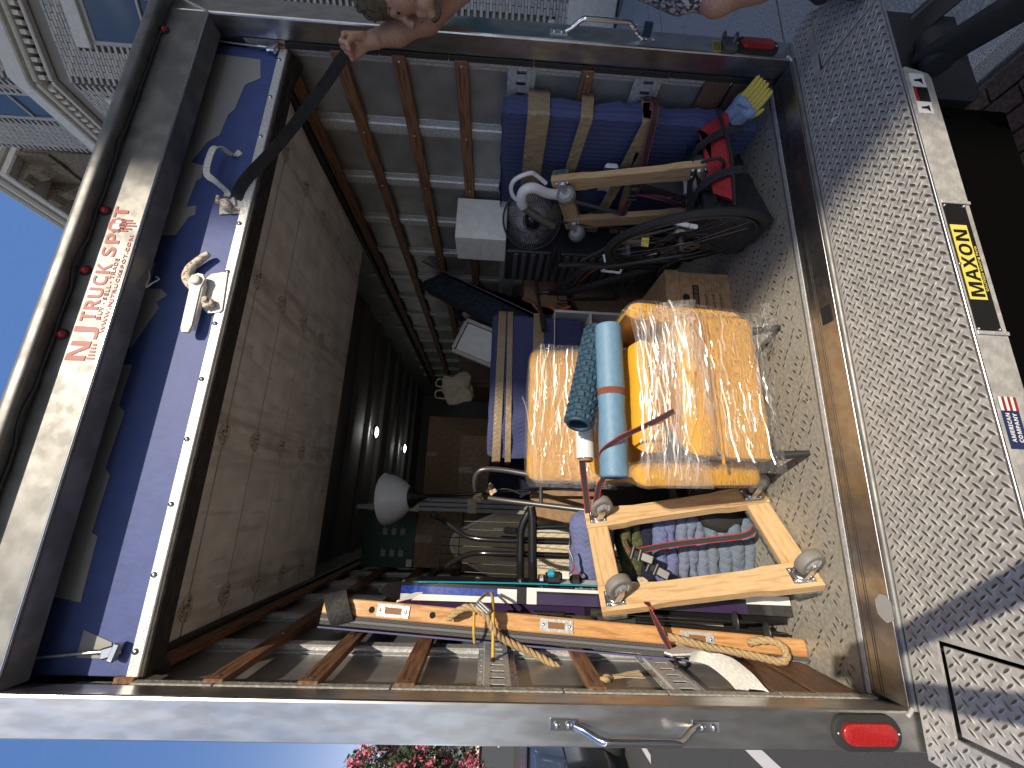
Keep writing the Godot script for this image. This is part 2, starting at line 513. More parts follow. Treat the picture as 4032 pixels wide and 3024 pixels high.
	M.carpet_layer = [mott(Color(0.05, 0.05, 0.055), Color(0.11, 0.11, 0.12), 0.95, 0, Vector3(30, 30, 30), 104, 0.6), mott(Color(0.10, 0.10, 0.11), Color(0.19, 0.19, 0.20), 0.95, 0, Vector3(30, 30, 30), 105, 0.6)]
	M.lilac_plain = mat(col(0.10, 0.10, 0.22), 0.9)
	M.fir_dark = mat(col(0.22, 0.10, 0.035), 0.6)
	M.rope_pale = mat(col(0.45, 0.36, 0.22), 0.9)
	M.label_grey = mat(col(0.10, 0.10, 0.10), 0.6)
	M.tape_pale = mat(col(0.50, 0.38, 0.25), 0.5)
	M.shoe = mat(col(0.04, 0.036, 0.032), 0.8)
	M.print_red_soft = mat(col(0.30, 0.12, 0.10), 0.5)
	M.orange = mat(col(0.52, 0.10, 0.015), 0.4)
	M.navy_case = mott(Color(0.010, 0.018, 0.032), Color(0.02, 0.035, 0.055), 0.8, 0, Vector3(5, 5, 5), 92, 0.3)
	M.skin = mott(Color(0.42, 0.235, 0.155), Color(0.50, 0.29, 0.20), 0.5, 0, Vector3(20, 20, 20), 93, 0.15)
	M.skin.subsurf_scatter_enabled = true; M.skin.subsurf_scatter_strength = 0.15
	M.hair = mott(Color(0.05, 0.036, 0.02), Color(0.20, 0.15, 0.085), 0.8, 0, Vector3(20, 20, 20), 94, 0.9, 0.05)
	M.shirt = mott(Color(0.02, 0.19, 0.29), Color(0.03, 0.25, 0.37), 0.85, 0, Vector3(6, 6, 6), 95, 0.5)
	var sh := mat(Color.WHITE, 0.85)
	sh.albedo_texture = ntex(0.03, 96, [col(0.06, 0.06, 0.065), col(0.55, 0.55, 0.58)], [0.45, 0.52], 4)
	M.shorts = tri(sh, Vector3(5, 5, 5))
	M.leaf = mat(col(0.035, 0.06, 0.018), 0.6)
	M.leaf.backlight_enabled = true; M.leaf.backlight = Color(0.1, 0.14, 0.04)
	M.petal = mat(col(0.66, 0.16, 0.24), 0.7)
	M.petal.backlight_enabled = true; M.petal.backlight = Color(0.35, 0.1, 0.12)
	M.bark = mott(Color(0.12, 0.085, 0.06), Color(0.22, 0.17, 0.12), 0.9, 0, Vector3(6, 1, 6), 97, 0.7)
	M.limestone = mott(Color(0.64, 0.575, 0.47), Color(0.74, 0.67, 0.55), 0.85, 0, Vector3(1.5, 1.5, 1.5), 98, 0.3)
	M.brick_grey = [mott(Color(0.52, 0.455, 0.37), Color(0.64, 0.56, 0.45), 0.9, 0, Vector3(3, 3, 3), 99, 0.4), mott(Color(0.45, 0.395, 0.325), Color(0.55, 0.485, 0.395), 0.9, 0, Vector3(3, 3, 3), 100, 0.4), mott(Color(0.44, 0.40, 0.34), Color(0.54, 0.49, 0.42), 0.9, 0, Vector3(3, 3, 3), 101, 0.4)]
	M.house_mortar = mat(col(0.26, 0.23, 0.19), 0.95)
	M.brown_stone = mott(Color(0.16, 0.115, 0.065), Color(0.27, 0.20, 0.12), 0.8, 0, Vector3(2, 2, 2), 102, 0.5)
	M.window_glass = mat(col(0.02, 0.025, 0.03), 0.03)
	M.window_glass.metallic_specular = 0.8
	M.window_glass.clearcoat_enabled = true
	M.window_frame = mat(col(0.45, 0.43, 0.38), 0.5)
	M.car_black = mat(col(0.01, 0.011, 0.014), 0.15)
	M.car_black.clearcoat_enabled = true
	M.house_paint = mat(col(0.05, 0.058, 0.07), 0.8)
	var led := mat(Color.WHITE, 0.3)
	led.emission_enabled = true; led.emission = Color(1, 1, 0.97); led.emission_energy_multiplier = 6.0
	M.led = led


func make_light() -> void:
	var cam := Camera3D.new()
	cam.name = "camera"
	add_child(cam)
	var right := Vector3(0.96344794, 0.04865945, 0.26343941)
	var up := Vector3(-0.03644198, 0.99803002, -0.0510692)
	cam.transform = Transform3D(Basis(-up, right, right.cross(up)).orthonormalized(), Vector3(-0.648, 1.165, 1.263))   # the phone is held on its side
	cam.fov = 84.99
	cam.near = 0.05
	cam.far = 400.0
	var we := WorldEnvironment.new()
	we.name = "world"
	var e := Environment.new()
	e.background_mode = Environment.BG_SKY
	var sky := Sky.new()
	var sm := ProceduralSkyMaterial.new()
	sm.sky_top_color = Color(0.205, 0.30, 0.45)
	sm.sky_horizon_color = Color(0.86, 0.88, 0.90)
	sm.sky_curve = 0.085
	sm.ground_bottom_color = Color(0.24, 0.23, 0.22)
	sm.ground_horizon_color = Color(0.62, 0.62, 0.60)
	sm.sky_cover = ntex(0.011, 8, [Color(0, 0, 0, 0), Color(0, 0, 0, 0), Color(0.75, 0.77, 0.80, 1)], [0.0, 0.66, 0.82], 5, 512)
	sm.sun_angle_max = 45.0
	sm.sun_curve = 0.45
	sky.sky_material = sm
	e.sky = sky
	e.background_energy_multiplier = 1.3
	e.tonemap_mode = Environment.TONE_MAPPER_LINEAR
	e.tonemap_exposure = 2.35
	e.sdfgi_enabled = true; e.ssao_enabled = true; e.ssil_enabled = true
	we.environment = e
	add_child(we)
	var sun := DirectionalLight3D.new()
	sun.name = "sun"
	add_child(sun)
	sun.basis = Basis.looking_at(Vector3(-0.2398, -0.5910, -0.7702), Vector3.UP)
	sun.light_energy = 0.72
	sun.light_color = Color(1.0, 0.945, 0.86)
	sun.light_angular_distance = 0.53
	sun.shadow_enabled = true


# ---------------------------------------------------------------- the truck
func tread_mesh(l: float, w: float, h: float) -> ArrayMesh:   # one lens-shaped bar of chequer plate
	var b := MB.new()
	var top := []
	var rows := []
	for i in 7:
		var t := i / 6.0 * 2.0 - 1.0
		var ww := w * 0.5 * sqrt(maxf(0.0, 1.0 - t * t * 0.96))
		var hh := h * (1.0 - pow(absf(t), 4.0))
		rows.append([Vector3(t * l * 0.5, 0, ww), Vector3(t * l * 0.5 * 0.93, hh, ww * 0.5), Vector3(t * l * 0.5 * 0.93, hh, -ww * 0.5), Vector3(t * l * 0.5, 0, -ww)])
	b.grid(rows)
	return b.mesh()


func top_mesh(l: float, w: float, h: float) -> ArrayMesh:   # the worn top of such a bar
	var b := MB.new()
	var rows := []
	for i in 6:
		var t := i / 5.0 * 2.0 - 1.0
		var ww := w * 0.5 * sqrt(maxf(0.0, 1.0 - t * t * 0.97))
		rows.append([Vector3(t * l * 0.5, h, ww), Vector3(t * l * 0.5, h, -ww)])
	b.grid(rows)
	return b.mesh()


func treads(parent: Node, called: String, mesh: ArrayMesh, m: Material, spots: Array, label := "") -> void:
	var src := mesh.surface_get_arrays(0)
	var b := MB.new()
	for s in spots:
		var xf: Transform3D = s
		var k := b.v.size()
		for i in src[Mesh.ARRAY_VERTEX].size():
			b.v.append(xf * src[Mesh.ARRAY_VERTEX][i]); b.n.append((xf.basis * src[Mesh.ARRAY_NORMAL][i]).normalized()); b.uv.append(Vector2.ZERO)
		for i in src[Mesh.ARRAY_INDEX]: b.ix.append(k + i)
	var o := part(parent, called, b, m, Transform3D(), label)
	o.set_meta("kind", "stuff")


func make_truck() -> void:
	var t := thing("box_truck", "silver box truck seen from behind with its roll-up door raised", "truck")
	make_frame(t)
	make_body(t)
	make_door(t)
	make_gate(t)


func make_frame(t: Node3D) -> void:
	for sd: float in [-1.0, 1.0]:
		# post: outer face, rounded edge, return towards the door track
		var b := MB.new()
		var pf := [Vector2(-1.2, -0.16), Vector2(-1.252, -0.16), Vector2(-1.252, -0.004), Vector2(-1.248, 0), Vector2(-1.163, 0), Vector2(-1.158, -0.002), Vector2(-1.156, -0.007), Vector2(-1.168, -0.092), Vector2(-1.172, -0.1), Vector2(-1.19, -0.104), Vector2(-1.19, -0.16)]
		var poly := PackedVector2Array()
		for p in pf: poly.append(Vector2(p.x * -sd, p.y))
		b.prism(poly, -2.553, 0.055, Transform3D(Basis(Vector3(1, 0, 0), Vector3(0, 0, 1), Vector3(0, -1, 0)), Vector3.ZERO))
		var post := part(t, "rear_post", b, M.stainless, Transform3D(), "polished rear corner post with worn reflections")
		# worn seal behind the post
		var y := 0.0
		while y < 2.1:
			var ln := rng.randf_range(0.25, 0.5)
			bc(post, "seal_strip", M.seal if sd < 0 else M.gasket, Vector3(sd * 1.168, y, -0.128 - rng.randf() * 0.004), Vector3(sd * 1.203, minf(y + ln - 0.004, 2.12), -0.1045), 0.002)
			y += ln
		# grab handle
		var h0 := 0.63 if sd < 0 else 0.66
		var zz := 0.0
		var g := part(post, "grab_handle", handle_shape(sd), M.chrome, Transform3D(Basis(), Vector3(sd * 1.2, h0 + 0.13, zz)))
		for yy in [-0.205, -0.175, 0.175, 0.205]:
			var rv := MB.new()
			rv.lathe([Vector2(0.0085, 0), Vector2(0.0075, 0.004), Vector2(0.004, 0.0065), Vector2(0.0001, 0.007)], Transform3D(Basis(Vector3.RIGHT, PI / 2), Vector3(sd * 1.2, h0 + 0.13 + yy, 0.004)), 10)
			part(post, "bolt", rv, M.zinc)
		# tail light
		var ly := 0.125 if sd < 0 else 0.13
		var lt := part(post, "tail_light", stadium(0.185, 0.085, 0.0, 0.012), M.rubber, Transform3D(Basis(), Vector3(sd * 1.205, ly + 0.02, 0.0005)), "oval red tail light in a black rubber ring")
		part(lt, "lens", stadium(0.145, 0.05, 0.010, 0.022), M.red_lens)
		for q in [-0.082, 0.082]:
			var sc := MB.new()
			sc.lathe([Vector2(0.004, 0.012), Vector2(0.0035, 0.0145), Vector2(0.0001, 0.015)], Transform3D(Basis(Vector3.RIGHT, PI / 2), Vector3(0, q, 0)), 8)
			part(lt, "screw", sc, M.zinc)
		# weld bead where post and header meet, and at the foot
		tb(post, "weld_bead", M.galv, smooth([Vector3(sd * 1.158, 2.368, 0.001), Vector3(sd * 1.2, 2.45, 0.002), Vector3(sd * 1.25, 2.535, 0.001)], 4), 0.0045, 6)
		tb(post, "weld_bead", M.galv, [Vector3(sd * 1.152, -0.004, -0.004), Vector3(sd * 1.162, 0.012, 0.001), Vector3(sd * 1.17, 0.02, 0.001)], 0.006, 6)
	# header
	var hb := MB.new()
	hb.box(Vector3(2.32, 0.19, 0.012), Transform3D(Basis(), Vector3(0, 2.46, -0.006)), 0.003)
	hb.box(Vector3(2.32, 0.012, 0.076), Transform3D(Basis(), Vector3(0, 2.371, -0.05)), 0.003)
	hb.box(Vector3(2.5, 0.012, 0.3), Transform3D(Basis(), Vector3(0, 2.552, -0.165)), 0.003)
	var head := part(t, "header", hb, M.header, Transform3D(), "scratched bare metal header over the rear opening")
	tb(head, "edge_bead", M.chrome, [Vector3(-1.157, 2.365, -0.002), Vector3(1.157, 2.365, -0.002)], 0.0042, 6)
	# rain gutter above the header
	var rows := []
	var pf := [Vector2(2.512, 0.001), Vector2(2.510, 0.022), Vector2(2.503, 0.040), Vector2(2.503, 0.049), Vector2(2.510, 0.055), Vector2(2.528, 0.056), Vector2(2.540, 0.052), Vector2(2.547, 0.035), Vector2(2.553, 0.01), Vector2(2.558, -0.03)]
	for xx in [[-1.27, 0.0], [1.16, 0.0], [1.21, -0.012], [1.25, -0.035], [1.275, -0.075]]:
		var row := []
		for p in pf: row.append(Vector3(xx[0], p.x + xx[1], p.y))
		rows.append(row)
	rows.reverse()
	var gb := MB.new()
	gb.grid(rows)
	part(head, "rain_gutter", gb, M.header)
	var wire := []
	for i in 40: wire.append(Vector3(-1.1 + i * 0.055, 2.507 + 0.002 * sin(i * 1.9), 0.008 + (0.012 if i in [11, 12, 20, 21, 29] else 0.0)))
	tb(head, "wire", M.grey_plastic, wire, 0.0035, 5)
	for px in [Vector3(-0.213, 2.489, 0.000), Vector3(0.006, 2.486, 0.000), Vector3(0.228, 2.488, 0.000), Vector3(1.039, 2.499, 0.000), Vector3(-1.0, 2.53, 0)]:
		var ml := MB.new()
		ml.lathe([Vector2(0.0175, 0), Vector2(0.0175, 0.004), Vector2(0.014, 0.006)], Transform3D(Basis(Vector3.RIGHT, PI / 2), px), 14)
		var lamp := part(head, "marker_light", ml, M.rubber)
		var le := MB.new()
		le.lathe([Vector2(0.0135, 0.004), Vector2(0.0125, 0.010), Vector2(0.008, 0.0145), Vector2(0.0001, 0.016)], Transform3D(Basis(Vector3.RIGHT, PI / 2), px), 14)
		part(lamp, "lens", le, M.red_lens)
	# lettering on the header
	var c0 := Vector3(-0.250, 2.521, 0.001); var c1 := Vector3(0.185, 2.416, 0.001)
	var hz := 0.0012
	text(head, "header_lettering", "N", 0.062, 0.062, M.print_red, Transform3D(Basis(), Vector3(-0.262, 2.43, hz)), 1.4, 0.1)
	text(head, "header_lettering", "J", 0.075, 0.04, M.print_red, Transform3D(Basis(), Vector3(-0.203, 2.425, hz)), 1.4, 0.1)
	text(head, "header_lettering", "TRUCK", 0.044, 0.20, M.print_red, Transform3D(Basis(), Vector3(-0.066, 2.434, hz)), 1.2)
	text(head, "header_lettering", "SP", 0.044, 0.085, M.print_red, Transform3D(Basis(), Vector3(0.103, 2.436, hz)), 1.2)
	text(head, "header_lettering", "T", 0.044, 0.042, M.print_red, Transform3D(Basis(), Vector3(0.228, 2.437, hz)), 1.2)
	var cog := PackedVector2Array()
	for i in 36:
		var a := TAU * i / 36
		var rr := 0.029 if (i / 2) % 2 == 0 else 0.026
		cog.append(Vector2(cos(a), sin(a)) * rr)
	var cb := MB.new()
	cb.prism(cog, 0, 0.0008, Transform3D(Basis(), Vector3(0.178, 2.437, hz)))
	for q in [[-0.012, 0.04], [0.0, 0.052], [0.010, 0.045], [0.020, 0.034], [-0.02, 0.030]]:
		cb.box(Vector3(0.005, q[1], 0.0008), Transform3D(Basis(), Vector3(0.178 + q[0], 2.428 - q[1] * 0.5, hz + 0.0004)), 0.0)
	part(head, "emblem", cb, M.print_red)
	var tk := MB.new()
	tk.box(Vector3(0.019, 0.02, 0.0006), Transform3D(Basis(), Vector3(0.171, 2.439, hz + 0.0016)), 0.0)
	tk.box(Vector3(0.013, 0.014, 0.0006), Transform3D(Basis(), Vector3(0.189, 2.436, hz + 0.0016)), 0.0)
	for q in [0.166, 0.188]: tk.lathe([Vector2(0.0045, 0), Vector2(0.0001, 0.0006)], Transform3D(Basis(Vector3.RIGHT, PI / 2), Vector3(q, 2.428, hz + 0.0022)), 10)
	part(head, "emblem_truck", tk, M.white_print)
	text(head, "header_lettering", "BUY - SELL - TRADE", 0.0125, 0.215, M.print_red, Transform3D(Basis(), Vector3(-0.052, 2.402, hz)), 0.9)
	text(head, "header_lettering", "WWW.NJTRUCKSPOT.COM", 0.0135, 0.345, M.print_red, Transform3D(Basis(), Vector3(-0.03, 2.3795, hz)), 0.9)
	var bars := MB.new()
	for i in 5: bars.box(Vector3(0.005, 0.022 - i * 0.003, 0.0008), Transform3D(Basis(), Vector3(-0.285 + i * 0.011, 2.388, hz)), 0.0)
	part(head, "header_lettering", bars, M.print_red)
	# sill: grooved stainless plate, floor edge, front nosing
	var sb := MB.new()
	sb.box(Vector3(2.318, 0.05, 0.134), Transform3D(Basis(), Vector3(0, -0.026, -0.079)), 0.002)
	var sill := part(t, "rear_sill", sb, M.stainless, Transform3D(), "shiny stainless rear sill along the edge of the load floor")
	for zz in [-0.128, -0.118, -0.094, -0.086]:
		bc(sill, "groove_strip", M.black_steel, Vector3(-1.155, -0.002, zz - 0.0012), Vector3(1.155, -0.0006, zz + 0.0012), 0.0)  # flat dark strips drawn in place of cut grooves
	tb(sill, "nosing", M.header, [Vector3(-1.157, -0.01, -0.004), Vector3(1.157, -0.01, -0.004)], 0.012, 8)
	var sp := MB.new()
	var pol := PackedVector2Array()
	for i in 18: pol.append(Vector2(cos(TAU * i / 18) * 0.037, sin(TAU * i / 18) * 0.030) * (1.0 + 0.05 * sin(i * 2.3)))
	sp.prism(pol, 0, 0.001, Transform3D(Basis(Vector3.RIGHT, -PI / 2), Vector3(-0.914, 0.000, -0.018) + Vector3(0, 0.0004, -0.012)))
	part(sill, "sticker_remnant", sp, M.decal)
	# small latch slot in the sill
	bc(sill, "latch_slot", M.black, Vector3(-0.005, -0.004, -0.075), Vector3(0.06, 0.0012, -0.03), 0.0)
	# switch box and warning label on the right post
	var sw := part(t, "gate_switch_box", switch_shape(), M.grey_plastic, Transform3D(Basis(), Vector3(1.185, 0.272, 0.0)))
	var kn := MB.new()
	kn.lathe_hard([Vector2(0.006, 0), Vector2(0.006, 0.01), Vector2(0.0035, 0.012), Vector2(0.003, 0.024), Vector2(0.0001, 0.025)], Transform3D(Basis(Vector3.RIGHT, PI / 2), Vector3(-0.008, -0.005, 0.03)), 10)
	part(sw, "toggle", kn, M.zinc)
	var lb := bc(t, "warning_label", M.yellow_print, Vector3(1.165, 0.30, 0.0003), Vector3(1.225, 0.333, 0.0012), 0.0, "small yellow warning label above the switch box")
	for i in 5: bc(lb, "print_line", M.black_print, Vector3(-0.024, -0.012 + i * 0.0055, 0.0004), Vector3(0.024, -0.0095 + i * 0.0055, 0.0008), 0.0)


func handle_shape(sd: float) -> MB:
	var b := MB.new()
	var out := sd * 0.014
	b.tube(smooth([Vector3(0, -0.16, 0.006), Vector3(out * 0.4, -0.135, 0.018), Vector3(out, -0.10, 0.045), Vector3(out, -0.07, 0.05), Vector3(out, 0.07, 0.05), Vector3(out, 0.10, 0.045), Vector3(out * 0.4, 0.135, 0.018), Vector3(0, 0.16, 0.006)], 5), 0.0095, 10)
	for s: float in [-1.0, 1.0]: b.box(Vector3(0.026, 0.072, 0.004), Transform3D(Basis(), Vector3(0, s * 0.186, 0.0022)), 0.001)
	return b


func stadium(l: float, w: float, z0: float, z1: float) -> MB:   # upright rounded plate with a soft rim
	var b := MB.new()
	var rows := []
	for st in [[1.0, z0], [1.0, lerpf(z0, z1, 0.6)], [0.94, z1], [0.0, z1]]:
		var row := []
		for i in 28:
			var a := TAU * i / 28
			var r: float = w * 0.5 * st[0]
			var yy: float = (l - w) * 0.5 * (1.0 if sin(a) > 0 else -1.0) * (1.0 if st[0] > 0.1 else 1.0)
			row.append(Vector3(r * cos(a), yy + r * sin(a), st[1]))
		rows.append(row)
	b.grid(rows, true)
	return b


func switch_shape() -> MB:
	var b := MB.new()
	b.box(Vector3(0.07, 0.06, 0.03), Transform3D(Basis(), Vector3(0, 0, 0.015)), 0.008)
	b.box(Vector3(0.02, 0.012, 0.02), Transform3D(Basis(), Vector3(0.032, 0.026, 0.03)), 0.002)
	b.box(Vector3(0.02, 0.012, 0.02), Transform3D(Basis(), Vector3(0.032, -0.026, 0.03)), 0.002)
	return b


func make_body(t: Node3D) -> void:
	var back := -6.6
	# shell: side walls, roof, front wall and floor, each with thickness
	for sd: float in [-1.0, 1.0]:
		var w := bc(t, "side_wall", M.sheet, Vector3(sd * 1.205, -0.3, -0.16), Vector3(sd * 1.25, 2.555, back), 0.0, "bare metal side wall of the load box")
		var mid := Vector3(sd * 1.2275, 1.1275, (back - 0.16) * 0.5)
		for k in 14:                                         # upright wall posts
			var zz := -0.13 - 0.385 * k
			var pb := MB.new()
			pb.box(Vector3(0.022, 2.2, 0.055), Transform3D(Basis(), Vector3(sd * 1.194, 1.2, zz)), 0.006)
			pb.box(Vector3(0.004, 2.2, 0.105), Transform3D(Basis(), Vector3(sd * 1.203, 1.2, zz)), 0.001)
			var post := part(w, "wall_post", pb, M.galv, Transform3D(Basis(), -mid))
		for hh in [[1.91, 0.056], [2.15, 0.056], [1.65, 0.058], [1.38, 0.058], [0.825, 0.052]]:
			bx(w, "wood_slat", M.slat, Vector3(0.022, hh[1], 5.8), Vector3(sd * 1.172, hh[0], -3.02) - mid, Basis(), 0.003)
		for yy in [1.115, 0.545]:                            # slotted cargo tracks
			var tr := part(w, "cargo_track", track_shape(sd), M.galv, Transform3D(Basis(), Vector3(sd * 1.183, yy, -0.115) - mid))
		for yy in [[0.24, 0.11], [0.105, 0.13]]:
			bx(w, "wood_plank", M.plank, Vector3(0.02, yy[1], 5.8), Vector3(sd * 1.176, yy[0], -3.03) - mid, Basis(), 0.002)
		for hh in [1.91, 1.65, 1.38, 0.825]:
			for k in 6:
				var rv := MB.new()
				rv.lathe([Vector2(0.006, 0), Vector2(0.004, 0.003), Vector2(0.0001, 0.0035)], Transform3D(Basis(Vector3(0, 0, 1), sd * PI / 2), Vector3(sd * 1.161, hh, -0.145 - 0.385 * k) - mid), 8)
				part(w, "rivet", rv, M.zinc)
	bc(t, "roof", M.roof_dark, Vector3(-1.25, 2.525, -0.3), Vector3(1.25, 2.556, back), 0.0)
	var rf := MB.new()
	bc(t, "front_wall", M.roof_dark, Vector3(-1.25, -0.3, back - 0.03), Vector3(1.25, 2.555, back), 0.0)
	for k in 9: bc(t, "roof_bow", M.roof_dark, Vector3(-1.2, 2.475, -1.75 - 0.5 * k), Vector3(1.2, 2.524, -1.70 - 0.5 * k), 0.004)
	for lz in [-3.28, -4.82]:
		var lm := MB.new()
		lm.lathe([Vector2(0.075, 0), Vector2(0.075, -0.012), Vector2(0.06, -0.02)], Transform3D(Basis(), Vector3(-0.005, 2.43, lz)), 20)
		lm.box(Vector3(0.05, 0.1, 0.05), Transform3D(Basis(), Vector3(-0.005, 2.49, lz)), 0.0)
		var dl := part(t, "dome_light", lm, M.grey_plastic)
		var le := MB.new()
		le.lathe([Vector2(0.055, -0.018), Vector2(0.04, -0.028), Vector2(0.0001, -0.031)], Transform3D(Basis(), Vector3(-0.005, 2.43, lz)), 20)
		part(dl, "lamp_lens", le, M.led)
		var om := OmniLight3D.new()
		om.name = "dome_lamp"
		om.position = Vector3(-0.005, 2.36, lz)
		om.light_energy = 0.006; om.light_size = 0.05; om.omni_range = 8.0; om.omni_attenuation = 2.0; om.shadow_enabled = true
		add_child(om, true)
	# load floor with worn chequer bars
	var fl := bc(t, "load_floor", M.floor, Vector3(-1.2, -0.06, back), Vector3(1.2, 0.0, -0.15), 0.002, "worn chequer-plate load floor")
	var mid := Vector3(0, -0.03, (back - 0.15) * 0.5)
	tb(fl, "floor_edge", M.header, [Vector3(-1.17, -0.004, -0.149) - mid, Vector3(1.17, -0.004, -0.149) - mid], 0.0075, 6)
	bc(fl, "edge_strip", M.galv, Vector3(-1.17, -0.002, -0.147) - mid, Vector3(1.17, 0.0012, -0.130) - mid, 0.0004)
	var spots := []
	for gx in 21:
		for gz in 17:
			var cx := -1.14 + gx * 0.114 + (0.057 if gz % 2 else 0.0)
			var cz := -0.215 - gz * 0.082
			var flip := -1.0 if (gx + gz / 2) % 2 else 1.0
			for q in [[-0.026, 0.0, 1], [0.0, 0.014, 1], [0.022, 0.03, 1], [0.014, -0.018, -1], [-0.012, -0.03, -1], [0.036, -0.004, -1]]:
				if rng.randf() < 0.12: continue
				spots.append(Transform3D(Basis(Vector3.UP, deg_to_rad(45.0 * q[2] * flip)), Vector3(cx + q[0], 0.0002, cz + q[1]) - mid))
	treads(fl, "chequer_bars", tread_mesh(0.027, 0.0098, 0.0016), M.floor, spots)
	treads(fl, "worn_bar_tops", top_mesh(0.0225, 0.0068, 0.00175), M.worn, spots)
	for k in 9:
		for q in [0.0, 0.018]:
			var rv := MB.new()
			rv.lathe([Vector2(0.006, 0), Vector2(0.0035, 0.002), Vector2(0.0001, 0.0012)], Transform3D(Basis(), Vector3(-1.0 + k * 0.25, 0.0003, -0.185 - q) - mid), 8)
			part(fl, "floor_screw", rv, M.zinc)


func track_shape(sd: float) -> MB:   # a cargo track: two flanges, raised middle with slots
	var b := MB.new()
	var s := -sd
	b.box(Vector3(0.003, 0.022, 5.6), Transform3D(Basis(), Vector3(-s * 0.004, 0.052, -2.8)), 0.0)
	b.box(Vector3(0.003, 0.022, 5.6), Transform3D(Basis(), Vector3(-s * 0.004, -0.052, -2.8)), 0.0)
	b.box(Vector3(0.012, 0.006, 5.6), Transform3D(Basis(), Vector3(0, 0.039, -2.8)), 0.001)
	b.box(Vector3(0.012, 0.006, 5.6), Transform3D(Basis(), Vector3(0, -0.039, -2.8)), 0.001)
	b.box(Vector3(0.003, 0.018, 5.6), Transform3D(Basis(), Vector3(s * 0.005, 0.031, -2.8)), 0.0)
	b.box(Vector3(0.003, 0.018, 5.6), Transform3D(Basis(), Vector3(s * 0.005, -0.031, -2.8)), 0.0)
	var k := 0.02
	while k < 5.5:                                           # bridges between the slots, with a bent tongue
		b.box(Vector3(0.003, 0.045, 0.030), Transform3D(Basis(), Vector3(s * 0.005, 0, -k)), 0.0)
		b.box(Vector3(0.003, 0.040, 0.014), Transform3D(Basis(Vector3.UP, s * 0.8), Vector3(s * 0.001, 0, -k - 0.02)), 0.0)
		for q in [-0.052, 0.052]: b.box(Vector3(0.002, 0.006, 0.006), Transform3D(Basis(), Vector3(-s * 0.002, q, -k)), 0.0)
		k += 0.0508
	return b


